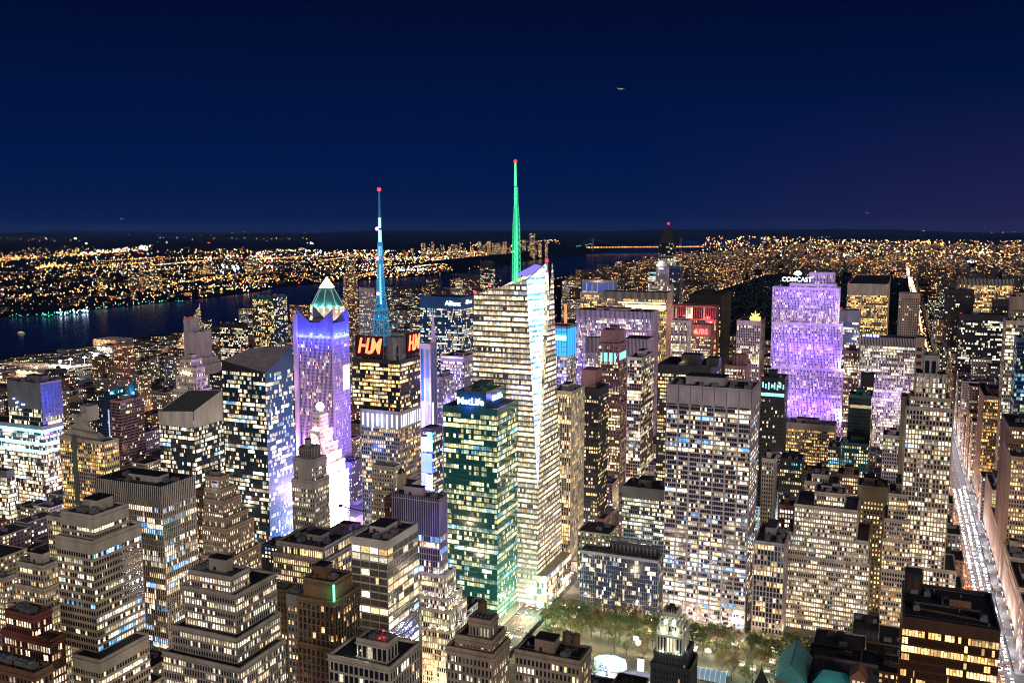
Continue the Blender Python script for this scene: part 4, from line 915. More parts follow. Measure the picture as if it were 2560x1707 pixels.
b = b2_[0]; m = MB(); m.box(b[0]+1, b[1]-1, b[2]-1, b[2]-.6, b[4]-1.6, b[4]-.4); lb = glow('lilac_band', (.85, .65, 1), 2.2); child(m, 'light_band', [lb], r2_)
for i in range(3): m = MB(); m.box(b[0]+4+i*9, b[0]+10+i*9, b[2]-1, b[2]-.6, b[4]-8, b[4]-6); child(m, 'light_band', [lb], r2_)
for p_, c_ in (((1070, 980), 985), ((1140, 960), 1060), ((1128, 1010), 1040)): P = at_d(*p_, c_); lamp((P.x, P.y-12, P.z), 90000, (.4, .28, 1), 6)
r3, b3 = tower('office_block', 'blue violet lit block low between the mast tower and the green glass tower', 'office block', 1020, st(2.2, 3.6, .7, 1.2, .3, .2, 'lilac', 'blue', 2), [(1082, 1106, (30,), 945)], kit=1)
# lattice spire of the slab behind
P = at_d(1083, 860, 1000); mast2 = thing('spire', 'thin pink lattice spire rising behind the mast tower', 'spire', tuple(P)); m = MB(); lattice(m, P.z-4, at_d(1083, 786, 1000).z, 3.2, .5, 9, .25, 4, P.x, P.y)
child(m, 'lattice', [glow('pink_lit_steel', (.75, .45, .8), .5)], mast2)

# ---- crystal tower with green spire
D0 = 800
gA = at_z(1343, 1512); gx1, gy0 = gA.x, gA.y
root = thing('crystal_tower', 'faceted crystal glass tower with a white lit slanted east facet', 'office tower', (gx1-30, gy0+30, 0)); inv = Vec(root.location)
dS = gA.dot(FH)
T1 = at_d(1316, 700, dS+9); T2 = at_d(1367, 656, dS+30); TW = at_d(1198, 748, dS+8-30)
P_ = Vec((gx1, gy0, at_d(1342, 1222, dS).z)); yN = gy0+62
SWt = Vec((T1.x-46, T1.y, TW.z)); SWb = Vec((T1.x-49, gy0, 0)); SEb = Vec((gx1, gy0, 0)); NEb = Vec((gx1, yN, 0)); NWb = Vec((T1.x-49, yN, 0))
NEt = Vec((T2.x, T2.y+2.5, T2.z-2)); NWt = Vec((SWt.x, yN-(yN-T2.y-2.5)*TW.z/(T2.z-2), TW.z))
mw, mg = MB(), MB()
def polyfacade(pts, s, mw, mg):
    O = pts[0]; U = (pts[1]-pts[0]).normalized(); nrm = U.cross(pts[-1]-pts[0]).normalized(); V = nrm.cross(U)
    poly = [((p-O).dot(U), (p-O).dot(V)) for p in pts]; facade(mw, mg, O, U, V, poly, s)
CR = st(1.6, 4.2, .08, 1.9, .06, .12, 'white', 'dense')
polyfacade([SWb, SEb, P_, T1, SWt], CR, mw, mg)
polyfacade([SEb, NEb, NEt, T2, P_], CR, mw, mg)
polyfacade([NWb, SWb, SWt, NWt], CR, mw, mg); polyfacade([NEb, NWb, NWt, NEt], CR, mw, mg)
mg.build('window_rows', Wn['crystal'], root, 'stuff', -inv); mw.build('wall', M_['steel'], root, None, -inv)
mb, mbw = MB(), MB()
O = P_; U = Vec((T2.x-T1.x, T2.y-T1.y, 0)).normalized(); nn = (T1-P_).cross(T2-P_); 
nn = -nn.normalized() if nn.normalized().dot(Vec((.6, -.8, 0))) < 0 else nn.normalized()
V = nn.cross(U); poly = [((p-O).dot(U), (p-O).dot(V)) for p in (P_, T2, T1)]
facade(mbw, mb, O, U, V, poly, st(1.6, 4.2, .2, 0, .2, .1, 'steel', 'bright'))
mb.build('bright_facet', Wn['bright'], root, None, -inv)
ml = MB(); k = 0; tt = 6.0; tm = max(p[1] for p in poly)
while tt < tm:
    c = clip(poly, 1, tt, tt+1.9)
    if len(c) > 2:
        ml.face([O+U*a+V*bq+nn*.35 for a, bq in c])
    tt += 4.2
ml.build('light_band', glow('facet_band', (.85, .93, 1), 4.0), root, None, -inv); mbw.build('facet_mullion', M_['blue'], root, None, -inv)
m = MB(); rr = [SWt+Vec((.5, .5, -6)), T1+Vec((-.3, .5, -6)), T2+Vec((-.6, 0, -6)), NEt+Vec((-.5, -.5, -6)), NWt+Vec((.5, -.5, -6))]
m.face([rr[0], rr[1], rr[2], rr[3]]); m.face([rr[0], rr[3], rr[4]]); m.build('sloping_roof', M_['roofgrey'], root, None, -inv)
m = MB(); E = [SWt, T1, T2, NEt, NWt]
for a, c in ((SWt, T1), (T1, T2), (T2, NEt)):
    m.bar(a, c, .5)
    for k in range(9): p = a+(c-a)*k/8; m.bar(p, p+Vec((0, 0, -7)), .22)
    m.bar(a-Vec((0, 0, 6)), c-Vec((0, 0, 6)), .3)
m.build('parapet_frame', M_['white'], root, None, -inv)
for i in range(4): p = SWt+(T1-SWt)*(.12+.26*i); lamp((p.x, p.y+6, p.z-3), 7000, (1, .93, .8), 1)
lamp((T1.x+1, T1.y+9, T1.z-4), 14000, (.9, .95, 1), 1)
m = MB(); m.ball(T2+Vec((0, 0, 1.5)), 1.6); m.build('warning_light', M_['redlamp'], root, None, -inv)
m = MB(); m.ball(SWt+Vec((14, 0, 8)), 1.4); m.ball(SWt+Vec((1, 0, 2)), 1.4); m.build('warning_light', M_['redlamp'], root, None, -inv)
m = MB(); m.face([T1+Vec((-2, 6, 2)), T2+Vec((-4, 8, -4)), T2+Vec((-14, 10, -2)), T1+Vec((-12, 8, 4))]); m.build('blue_glass_edge', glow('blue_edge', (.2, .15, 1), 1.6), root, None, -inv)
# green spire
pb = at_d(1290, 704, dS+24); spire = thing('spire', 'tapering green lit lattice spire standing on the crystal glass tower', 'spire', tuple(pb))
def sz(y): return at_d(1292, y, dS+24).z
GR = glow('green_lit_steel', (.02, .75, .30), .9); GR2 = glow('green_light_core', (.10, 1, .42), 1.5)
m = MB(); X, Y = pb.x, pb.y
lattice(m, sz(706), sz(560), 3.9, 3.1, 9, .34, 3, X, Y); lattice(m, sz(560), sz(515), 3.0, 1.9, 4, .3, 3, X, Y); lattice(m, sz(515), sz(468), 1.7, 1.5, 5, .26, 3, X, Y)
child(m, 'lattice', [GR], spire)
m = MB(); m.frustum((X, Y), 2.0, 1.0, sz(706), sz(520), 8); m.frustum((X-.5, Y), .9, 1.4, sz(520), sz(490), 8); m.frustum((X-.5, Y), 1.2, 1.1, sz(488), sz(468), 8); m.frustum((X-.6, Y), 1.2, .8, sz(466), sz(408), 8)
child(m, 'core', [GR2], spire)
m = MB(); m.ball((X-.6, Y, sz(404)), 1.5, 0, 10, 6); child(m, 'warning_light', [M_['redlamp']], spire)
# low wing of the crystal tower along the street
lo = MB(); wl = MB()
for (a, c, hh) in (((gx1+.3, gy0-2), (gx1+9, gy0-2), 26), ((gx1+9, gy0-2), (gx1+9, gy0+58), 26)):
    L = sqrt((a[0]-c[0])**2+(a[1]-c[1])**2); facade(wl, lo, (a[0], a[1], 0), ((c[0]-a[0])/L, (c[1]-a[1])/L, 0), (0, 0, 1), [(0, 0), (L, 0), (L, hh), (0, hh)], st(3, 5, .3, 1, .2, .3, 'white', 'clear'))
wl.face([(gx1+.3, gy0-2, 26.5), (gx1+9, gy0-2, 26.5), (gx1+9, gy0+58, 26.5), (gx1+.3, gy0+58, 26.5)])
lo.build('podium_windows', Wn['clear'], root, 'stuff', -inv); wl.build('podium_wall', M_['cream'], root, None, -inv)
FOOT.append((SWb.x, gx1+9, gy0-2, yN, T2.z, 'crystal'))

# ---- right of the crystal tower
r, B = tower('office_tower', 'slim amber lit tower with brown vertical stripes right of the crystal tower', 'office tower', 800, st(2.9, 3.8, 1.1, .5, .6, .1, 'cream', 'gold', 2.0), [(1378, 1429, 1461, 981)], hero=60, kit=5,
      styles=None)
b = B[0]; m = MB()
m.box(b[0]-3, b[1]+14, b[2]-4, b[2]-.8, 0, 9); child(m, 'podium', [M_['cream']], r)
m = MB(); n = 6; w = b[1]-b[0]
for i in range(n): x = b[0]+w*(i+.5)/n; m.box(x-.7, x+.7, b[2]-.25, b[2]-.05, b[4]-20, b[4]-4)
child(m, 'louvre', [M_['bronze']], r)
r, B = tower('office_tower', 'black slab with square lit windows between the amber tower and the pink granite tower', 'office tower', 860, st(3.2, 3.8, 1.4, 1.8, .2, .15, 'black', 'half', 6.0), [(1461, 1497, 1521, 974)], hero=60, kit=2)
b = B[0]; m = MB(); P = at_d(1432, 948, 880); m.box(b[0]-6, b[1]-6, b[2]+8, b[3]-3, b[4], b[4]+17); child(m, 'roof_block', [M_['pink']], r)
r, B = tower('granite_tower', 'pink granite tower with notched crown and cyan lit upper windows', 'office tower', 1080, st(2.6, 3.8, 1.0, 1.4, .4, .3, 'pink', 'office', 2),
      [(1502, 1546, 1561, 828, 8), (1496, 1547, 1566, 862, 4), (1493, 1548, 1568, 930, 0), (1493, 1551, 1581, 1010, -2)], hero=0, kit=1, styles=[st(20, 30, 0, 0, .1, .1, 'pink', 'dark', 14), None, None, None])
b = B[1]; m = MB(); w = b[1]-b[0]
for i in range(2): m.box(b[0]+w*(.12+.42*i), b[0]+w*(.46+.42*i), b[2]-.5, b[2]-.42, b[4]-21, b[4]-10)
m.box(b[1]+.42, b[1]+.5, b[2]+2, b[3]-2, b[4]-19, b[4]-10)
child(m, 'lit_window', [glow('cyan_window', (.35, .95, .95), 1.1)], r)
m = MB()
for i in range(5): x = b[0]+w*i/4.0; m.box(x-.8, x+.8, b[2]-1.2, b[2]-.45, b[4]-24, b[4]+2.5)
child(m, 'crown_pier', [M_['pink']], r)
tower('office_tower', 'dark tower with two bright white vertical ribs behind the pink granite tower', 'office tower', 1010, st(4.5, 3.8, .8, .9, .5, .1, 'white', 'office', 8), [(1569, 1604, 1636, 896)], kit=1, styles=[st(3.8, 3.8, .6, .9, .5, .1, 'cream', 'office', 2)])
tower('slab_tower', 'grey louvre topped slab with white dish antennas just right of the pink granite tower', 'office tower', 1200, st(1.9, 3.8, .8, .8, .5, .1, 'lilac', 'half', 22), [(1560, 1618, 1637, 850)], kit=0, pent=False)
tower('slab_tower', 'grey finned slab hidden half behind the left of the pink granite tower', 'office tower', 1230, st(1.9, 3.8, .8, .8, .5, .1, 'lilac', 'violet', 20), [(1464, 1500, 1508, 846)], kit=0, pent=False)
VI = st(1.9, 3.8, .85, .8, .6, .1, 'lilac', 'violet', 10)
r, B = tower('slab_tower', 'wide violet finned slab spanning behind the pink granite tower', 'office tower', 1310, VI, [(1441, 1628, 1646, 782)], kit=3)
b = B[0]; lamp((b[0]+30, b[2]-50, b[4]-90), 260000, (.42, .30, 1), 12); lamp((b[1]-20, b[2]-55, b[4]-70), 200000, (.6, .4, 1), 12)
r, B = tower('slab_tower', 'pale finned slab with one long bright floor rising behind the violet slab', 'office tower', 1460, st(1.9, 3.8, .85, .8, .6, .1, 'cream', 'gold', 10), [(1504, 1668, 1681, 734)], kit=0, pent=False)
b = B[0]; m = MB(); m.box(b[0]+40, b[1]-2, b[2]-.5, b[2]-.4, b[4]-26, b[4]-19); m.box(b[0]+28, b[1]-2, b[2]-.5, b[2]-.4, b[4]-17, b[4]-15); child(m, 'lit_floor', [glow('lit_floor_cream', (1, .82, .5), 1.8)], r)
r, B = tower('slab_tower', 'tower topped by a box of blue lit panels left of the pale finned slab', 'office tower', 1600, st(2.4, 3.8, 1, 1.3, .4, .3, 'cream', 'office', 4), [(1455, 1534, 1543, 704, 6), (1451, 1537, 1546, 733)], kit=0, pent=False, red=2, styles=[st(9, 60, 1, 0, .4, .1, 'lilac', 'blue', 3), None])
b = B[0]; m = MB(); w = b[1]-b[0]
for i in range(6): m.box(b[0]+w*i/6+.8, b[0]+w*(i+1)/6-.8, b[2]-.5, b[2]-.42, b[4]-18, b[4]-2)
child(m, 'blue_panel', [glow('blue_panel_light', (.03, .09, .38), .8)], r); lamp(((b[0]+b[1])/2, b[2]-4, b[4]+5), 12000, (1, .6, .25), 1)
# cyan topped blue building
r, B = tower('office_tower', 'blue lit office tower with a glowing cyan glass top right of the crystal tower', 'office tower', 1010, st(2.2, 3.8, .5, 1.2, .3, .2, 'lilac', 'cool', 33), [(1366, 1417, 1440, 818)], kit=0, pent=False)
b = B[0]; m = MB(); m.box(b[0]-.3, b[1]+.5, b[2]-.5, b[2]-.2, b[4]-33, b[4]-2); m.box(b[1]+.2, b[1]+.5, b[2]-.2, b[3], b[4]-33, b[4]-2)
m2 = MB(); w, l = b[1]-b[0], b[3]-b[2]
for i in range(9): x = b[0]+w*i/8; m2.box(x-.2, x+.2, b[2]-.9, b[2]-.5, b[4]-33, b[4]+1)
for i in range(6): y = b[2]+l*i/5; m2.box(b[1]+.5, b[1]+.9, y-.2, y+.2, b[4]-33, b[4]+1)
for zz_ in range(7): m2.box(b[0], b[1]+.8, b[2]-.8, b[2]-.5, b[4]-33+zz_*5.5, b[4]-32.6+zz_*5.5)
child(m, 'lit_glass_top', [glow('cyan_top', (.02, .42, .95), 1.5)], r); child(m2, 'mullion_grid', [M_['blue']], r)
m = MB(); m.box(b[0], b[1], b[2]-.9, b[2]-.6, b[4]-15, b[4]-9); child(m, 'light_band', [glow('cyan_band_bright', (.4, .9, 1), 2.4)], r)
lamp((b[0]+w/2, b[2]-30, b[4]-60), 50000, (.12, .15, 1), 5); lamp((b[0]+w/2, b[2]-30, b[4]-100), 40000, (.12, .15, 1), 5)
P = at_d(1414, 806, 1120); sp = thing('spire', 'orange lit spire rising over the cyan topped tower', 'spire', tuple(P)); m = MB(); m.frustum((P.x, P.y), 2.4, 1.6, P.z-20, at_d(1414, 760, 1120).z, 8); m.frustum((P.x, P.y), 4.5, 3, P.z-20, P.z-6, 8)
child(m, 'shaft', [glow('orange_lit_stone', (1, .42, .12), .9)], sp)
# red topped and grey blocks
r, B = tower('slab_tower', 'tower with a red lit louvred top among the right centre slabs', 'office tower', 1490, st(4, 60, 1.4, 0, .6, .1, 'pink', 'dark', 2), [(1680, 1790, 1798, 767, 0), (1680, 1791, 1798, 800, -1)], kit=0, pent=False, styles=[None, st(2.2, 3.8, .9, 1, .4, .1, 'pink', 'half', 2)])
b = B[0]; lamp((b[1]-15, b[2]-14, b[4]-20), 45000, (1, .10, .16), 3); lamp((b[0]+18, b[2]-14, b[4]-20), 30000, (1, .12, .2), 3); lamp((b[1]-8, b[2]-16, b[4]-60), 30000, (1, .12, .16), 3)
tower('office_tower', 'grey pier fronted block in front of the red topped tower', 'office tower', 1260, st(2.4, 3.7, 1.0, 1.0, .5, .2, 'cream', 'office', 2), [(1678, 1719, 1728, 803)], kit=1)
r, B = tower('office_tower', 'pale block with a small red lettered sign on its blank top', 'office tower', 1380, st(2.0, 3.7, .8, 1.5, .3, .3, 'pink', 'office', 17), [(1728, 1777, 1785, 814)], kit=1)
b = B[0]; text('UBS', (b[0]+(b[1]-b[0])*.55, b[2]-.8, b[4]-10), 11, glow('red_letters', (1, .10, .08), 5), r); lamp((b[0]+(b[1]-b[0])*.5, b[2]-9, b[4]-10), 6000, (1, .05, .05), 1)
m = MB(); m.ball((b[0]+(b[1]-b[0])*.24, b[2]-.9, b[4]-10), 3.2); child(m, 'sign_emblem', [glow('red_emblem', (1, .12, .06), 5)], r)
tower('office_tower', 'tall black office tower with blue edged crown behind the red topped tower', 'office tower', 1570, st(2.2, 3.9, .5, 1.0, .4, .1, 'black', 'office', 20), [(1723, 1803, 1828, 739)], kit=1)
r, B = tower('office_block', 'wide black office block with floodlit roof plant behind the broad white tower', 'office block', 905, st(3.2, 3.9, .7, 1.7, .3, .3, 'black', 'gold', 8), [(1645, 1778, 1804, 919)], kit=3, pent=False)
b = B[0]; m = MB(); m.box(b[0]+22, b[0]+42, b[2]+8, b[2]+22, b[4], b[4]+11); m.box(b[0]+48, b[0]+60, b[2]+6, b[2]+20, b[4], b[4]+9); child(m, 'mechanical_penthouse', [M_['dark']], r)
for x in (24, 46): lamp((b[0]+x, b[2]+5.5, b[4]+3), 900, (1, .7, .45), .4)
r, B = tower('stone_tower', 'small pink deco stone tower with a round ribbed top behind the broad white tower', 'stone tower', 1040, st(2.4, 3.6, 1.2, 1.4, .4, .2, 'pink', 'dense', 3), [(1812, 1864, 1877, 917)], kit=0, pent=False)
b = B[0]; m = MB(); c = ((b[0]+b[1])/2+2, (b[2]+b[3])/2)
for i in range(14): a = 2*pi*i/14; m.frustum((c[0]+8.5*cos(a), c[1]+8.5*sin(a)), 1.3, 1.3, b[4], b[4]+11, 6)
m.frustum(c, 8.2, 8.2, b[4], b[4]+12, 16); child(m, 'drum', [M_['pink']], r)
r, B = tower('office_tower', 'striped stone tower topped by a golden glowing emblem left of the violet slab', 'office tower', 1310, st(3.6, 3.7, 1.3, .9, .6, .2, 'cream', 'half', 6), [(1843, 1901, 1913, 804)], kit=0, pent=False)
b = B[0]; m = MB(); c = (b[0]+24, b[2]+10)
for i in range(9): a = pi*i/8; m.bar((c[0], c[1], b[4]+3), (c[0]+8*cos(a), c[1], b[4]+3+(11 if i % 2 == 0 else 8)*sin(a)), .9)
m.box(c[0]-7, c[0]+7, c[1]-1, c[1]+1, b[4], b[4]+4); child(m, 'golden_emblem', [glow('gold_light', (1, .62, .12), 3.0)], r)
# violet lit slab tower
r, B = tower('slab_tower', 'towering violet floodlit slab with stepped limestone shoulders and white rooftop lettering', 'office tower', 1250, st(1.9, 3.7, 1.0, .9, .6, .10, 'white', 'floodlit', 2.5),
      [(2024, 2086, (18,), 684, 10), (1975, 2090, (24,), 712, 6), (1932, 2098, (30,), 722, 2), (1930, 2104, (36,), 812, -2), (1929, 2108, (42,), 925, -5)], kit=0, pent=False)
b = B[1]
P1 = at_d(1992, 699, 1240); text('COMCAST', (P1.x, P1.y, P1.z), 8.2, glow('logo_white', (.8, .85, 1), 5), r)
m = MB(); 
for i, cc in enumerate(((1, .8, .1), (1, .4, .1), (1, .1, .2), (.5, .2, 1), (.1, .3, 1), (.1, .8, .3))): 
    a = pi*(.12+.152*i); mm_ = MB(); mm_.bar((P1.x+1, P1.y-.3, P1.z+6), (P1.x+1+5.5*cos(a), P1.y-.3, P1.z+6+6*sin(a)), 1.1, 6)
    child(mm_, 'emblem_feather', [glow('feather_%d' % i, tuple(.5+.5*q for q in cc), 3.5)], r)
b4 = B[2]; wv = b4[1]-b4[0]
for i in range(5):
    lamp((b4[0]+wv*(.1+.2*i), b4[2]-22, 60), 34000*(1.0+.5*i/4), (.24, .09, 1), 4); lamp((b4[0]+wv*(.1+.2*i), b4[2]-26, 140), 36000*(1.0+.6*i/4), (.24, .09, 1), 4)
    lamp((b4[0]+wv*(.1+.2*i), b4[2]-24, 215), 20000*(1.0+.6*i/4), (.24, .09, 1), 4)
for zz_ in (50, 120, 190): lamp((b4[1]+12, b4[2]-6, zz_), 90000, (.62, .45, 1), 2)
tower('office_tower', 'dark glass tower in a pale stone frame right of the violet slab', 'office tower', 1850, st(3, 3.9, .3, 1.4, .2, .2, 'dark', 'gold', 22), [(2119, 2222, 2228, 712)], kit=0, pent=False, red=2,
      styles=[st(3, 3.9, .5, 1.2, .2, .2, 'cream', 'gold', 22)])
tower('office_tower', 'small blue violet glass tower with red lamps tucked beside the violet slab', 'office tower', 1380, st(2.5, 3.8, .2, .8, .1, .1, 'steel', 'blue', 17), [(2098, 2151, (30,), 778)], kit=0, red=4, pent=False)
tower('stone_tower', 'brown stone tower with lit corner slots near the far avenue', 'stone tower', 1520, st(4.2, 4.2, 2.2, 2.0, .3, .2, 'tan', 'dark', 7), [(2248, 2300, (30,), 735)], kit=0, pent=False)
r, B = tower('office_tower', 'white violet striped tower with small white roof letters left of the tall stone tower', 'office tower', 1150, st(2.5, 3.7, 1.1, 1.0, .6, .12, 'white', 'dense', 10), [(2152, 2290, (32,), 849)], kit=0, pent=False)
b = B[0]; m = MB(); q = random.Random(3)
for i in range(5): m.box(b[0]+2+i*4.2, b[0]+5+i*4.2, b[2]-.9, b[2]-.6, b[4]+1.4, b[4]+3.6+q.uniform(0, 2))
child(m, 'roof_sign_letters', [glow('sign_blue_white', (.35, .4, 1), 4)], r)
for i in range(3): lamp((b[0]+(b[1]-b[0])*(.2+.3*i), b[2]-25, 90), 24000, (.5, .3, 1), 4)
tower('stone_tower', 'narrow ribbed stone tower between the two violet lit slabs', 'stone tower', 1190, st(2.4, 3.7, 1.1, 1.0, .5, .2, 'pink', 'dense', 2), [(2112, 2153, (30,), 880)], kit=1)
tower('office_tower', 'brown brick slab behind the white violet striped tower', 'office tower', 1180, st(9, 9, 4, 5, .3, .2, 'tan', 'dark', 10), [(2288, 2312, (30,), 846)], kit=0, pent=False)
# teal glass and others mid right
r, B = tower('office_tower', 'dark teal glass tower with fine white floor lines left of the tall stone tower', 'office tower', 930, st(30, 3.6, 0, .35, .1, .12, 'teal', 'dark', 2), [(2122, 2180, (24,), 992)], kit=2)
tower('stone_tower', 'dark ribbed tower with a violet lit flat top behind the teal glass tower', 'stone tower', 985, st(3, 3.7, 1.2, 1.2, .5, .2, 'black', 'half', 12), [(2153, 2184, (22,), 940)], kit=0, pent=False)
r, B = tower('office_tower', 'dark tower with cyan lit top windows right of the broad white tower', 'office tower', 955, st(3.0, 3.9, .9, 1.8, .4, .3, 'dark', 'dark', 2), [(1904, 1962, 1970, 948)], kit=1, red=1)
b = B[0]; m = MB(); 
for i in range(8): m.box(b[0]+1+i*3, b[0]+2.4+i*3, b[2]-.5, b[2]-.42, b[4]-10-(i % 3), b[4]-4-(i % 2)*2)
m.box(b[0], b[1], b[2]-.5, b[2]-.42, b[4]-19, b[4]-15.5); child(m, 'lit_window', [glow('cyan_white_window', (.3, .85, .95), 1.6)], r)
tower('stone_building', 'beige stone block with a flat grey roof under the violet slab', 'stone building', 1010, st(2.8, 3.7, 1.2, 1.9, .3, .2, 'cream', 'gold', 6), [(1957, 2088, (26,), 1066)], kit=2, roof='roofgrey')
# far centre
SIGNA = glow('sign_white_blue', (.8, .85, 1), 6)
r, B = tower('office_tower', 'dark glass tower with white lettered signs on both sides behind the mast tower', 'office tower', 1505, st(3.0, 3.8, .25, 1.4, .2, .2, 'blue', 'navy', 18), [(1050, 1153, 1189, 745)], kit=3, pent=False)
b = B[0]; w = b[1]-b[0]; text('Allianz', (b[0]+w*.80, b[2]-.8, b[4]-9.5), 10.5, SIGNA, r); text('Allianz', (b[1]+.8, b[2]+(b[3]-b[2])*.5, b[4]-8), 8.5, SIGNA, r, pi/2)
r, B = tower('domed_tower', 'round shouldered tower with a green copper roof and a blazing gold pyramid on top', 'tower', 1500, st(3.2, 3.7, 1.5, 1.7, .4, .2, 'cream', 'office', 1),
      [(776, 845, 862, 800)], kit=0, pent=False)
b = B[0]; c = ((b[0]+b[1])/2, (b[2]+b[3])/2); z = b[4]; R_ = (b[1]-b[0])/2
def ZW(y): return at_d(813, y, 1520).z
mm, gg = MB(), MB()
mm.frustum(c, R_*1.08, R_*1.02, z, ZW(786), 12); mm.frustum(c, R_*.98, R_*.96, ZW(786), ZW(762), 12); child(mm, 'drum', [M_['cream']], r)
m = MB(); 
for k in range(2):
    for i in range(16): a = 2*pi*i/16; zc = ZW(776) if k == 0 else ZW(768); m.box(c[0]+R_*.985*cos(a)-1.2, c[0]+R_*.985*cos(a)+1.2, c[1]+R_*.985*sin(a)-1.2, c[1]+R_*.985*sin(a)+1.2, zc-2, zc+1.5)
child(m, 'lit_window', [glow('warm_drum_window', (1, .85, .6), 1.6)], r)
m = MB(); n = 8; m.frustum(c, R_*.95, R_*.66, ZW(762), ZW(738), n, 0, pi/8); m.frustum(c, R_*.66, R_*.44, ZW(738), ZW(722), n, 0, pi/8); m.frustum(c, R_*.42, R_*.42, ZW(722), ZW(718), n, 0, pi/8); child(m, 'copper_roof', [M_['copper']], r)
m = MB()
for i in range(n):
    a = pi/8+2*pi*i/n
    for (ra, rb, za, zb_) in ((.96, .67, ZW(762), ZW(738)), (.67, .45, ZW(738), ZW(722))): m.bar((c[0]+R_*ra*cos(a), c[1]+R_*ra*sin(a), za), (c[0]+R_*rb*cos(a), c[1]+R_*rb*sin(a), zb_), .7)
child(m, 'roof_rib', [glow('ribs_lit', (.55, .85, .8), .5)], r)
m = MB(); m.frustum(c, R_*.58, 0, ZW(719), ZW(691), 4, 0, pi/4+.39); child(m, 'gold_pyramid', [glow('gold_pyramid_light', (1, .78, .42), 3.2)], r)
for i in range(6): a = -pi/2+(i-2.5)*.5; lamp((c[0]+R_*1.0*cos(a), c[1]+R_*1.0*sin(a), ZW(760)), 5000, (.3, 1, .85), .5); lamp((c[0]+R_*1.3*cos(a), c[1]+R_*1.3*sin(a), z+2), 9000, (1, .85, .6), 1)
# far right of centre: slender dark topped tower, domed tower
r, B = tower('slender_tower', 'slender very tall tower with a dark curved top on the skyline right of centre', 'skyscraper', 1960, st(2.6, 3.6, .3, 1.0, .2, .1, 'steel', 'office', 2), [(1647, 1683, (30,), 603), (1646, 1684, (32,), 640, -1)], kit=0, pent=False,
      styles=[st(2.6, 3.6, .2, .3, .2, .1, 'black', 'dark', 4), None])
b = B[0]; m = MB(); w = b[1]-b[0]; 
for i in range(6): m.box(b[0]+w*(.12+.05*i), b[1]-w*(.05+.02*i), b[2]+1, b[3]-1-3*i, b[4]+i*4.5, b[4]+(i+1)*4.5)
m.bar((b[0]+w*.5, b[2]+5, b[4]+27), (b[0]+w*.65, b[2]+5, b[4]+36), .6); child(m, 'curved_top', [M_['black']], r)
m = MB(); m.ball((b[0]+w*.62, b[2]+4, b[4]+37), 2.6); child(m, 'warning_light', [M_['redlamp']], r)
r, B = tower('domed_tower', 'grey stone tower with a small white lit dome before the slender skyline tower', 'tower', 1700, st(2.6, 3.7, 1.1, 1.2, .4, .2, 'lilac', 'half', 2), [(1640, 1667, 1673, 662), (1624, 1676, 1684, 714, -2)], kit=0, pent=False)
b = B[0]; m = MB(); m.ball(((b[0]+b[1])/2, (b[2]+b[3])/2, b[4]), (b[1]-b[0])*.5, 0, 14, 8); child(m, 'dome', [M_['white']], r); lamp((b[0]+5, b[2]-6, b[4]+3), 14000, (.8, .9, 1), 1)
tower('office_tower', 'dark glass block right of the domed stone tower', 'office tower', 1800, st(3, 3.8, .2, 1, .1, .1, 'blue', 'dark', 3), [(1668, 1700, (30,), 668)], kit=0, pent=False)
tower('office_tower', 'dark glass block with white lit top corner left of the domed stone tower', 'office tower', 1760, st(3, 3.8, .2, 1, .1, .1, 'dark', 'cool', 3), [(1621, 1640, (30,), 676)], kit=0, pent=False)
# left background
tower('blank_tower', 'windowless grey tower with a small top block and red lamps on the left', 'tower', 1400, st(30, 60, 0, 0, .1, .1, 'lilac', 'dark', 90), [(459, 476, 498, 797, 10), (459, 490, 528, 832), (455, 505, 545, 897, -2), (450, 520, 553, 912, -3)], kit=0, pent=False, red=2)
tower('deco_tower', 'stepped cream deco tower with floodlit crown in front of the windowless grey tower', 'stone tower', 1010, st(2.8, 3.7, 1.4, 1.6, .4, .2, 'cream', 'half', 1.5), [(452, 478, 505, 902, 6), (446, 488, 512, 922, 3), (440, 490, 519, 945, 0), (434, 492, 526, 978, -3)], kit=1)
b = HERO[-1][1][0]; 
for i in range(4): lamp((b[0]+(b[1]-b[0])*(.1+.27*i), b[2]-2, b[4]-14), 1800, (1, .75, .45), .5)
r, B = tower('pyramid_building', 'sail shaped pyramid apartment building with red lamps on its peak near the river', 'apartment building', 2250, st(4, 3.6, 1, 1.6, .3, .2, 'steel', 'office', 1), [(418, 476, (50,), 905)], kit=0, pent=False)
b = B[0]; zt = at_d(472, 762, 2290).z; A, Bq, C_, D_ = Vec((b[0], b[2], b[4]+1.2)), Vec((b[1], b[2], b[4]+1.2)), Vec((b[1], b[3], b[4]+1.2)), Vec((b[0], b[3], b[4]+1.2)); T = Vec((b[1]-2, b[3]-6, zt))
mw, mg = MB(), MB(); polyfacade([A, Bq, T], st(4.2, 3.8, .6, 1.8, .2, .3, 'steel', 'gold'), mw, mg); polyfacade([Bq, C_, T], st(4.2, 3.8, .6, 1.8, .2, .3, 'steel', 'gold'), mw, mg); mg.face([C_, D_, T]); mg.face([D_, A, T])
child(mg, 'sloping_windows', [Wn['gold']], r, 'stuff'); child(mw, 'sloping_wall', [M_['steel']], r)
for k in range(5): p = T+(A-T)*(.12*k); obj('warning_light', KIT['red'], r, None, p+Vec((0, -1, 2))-r.location)
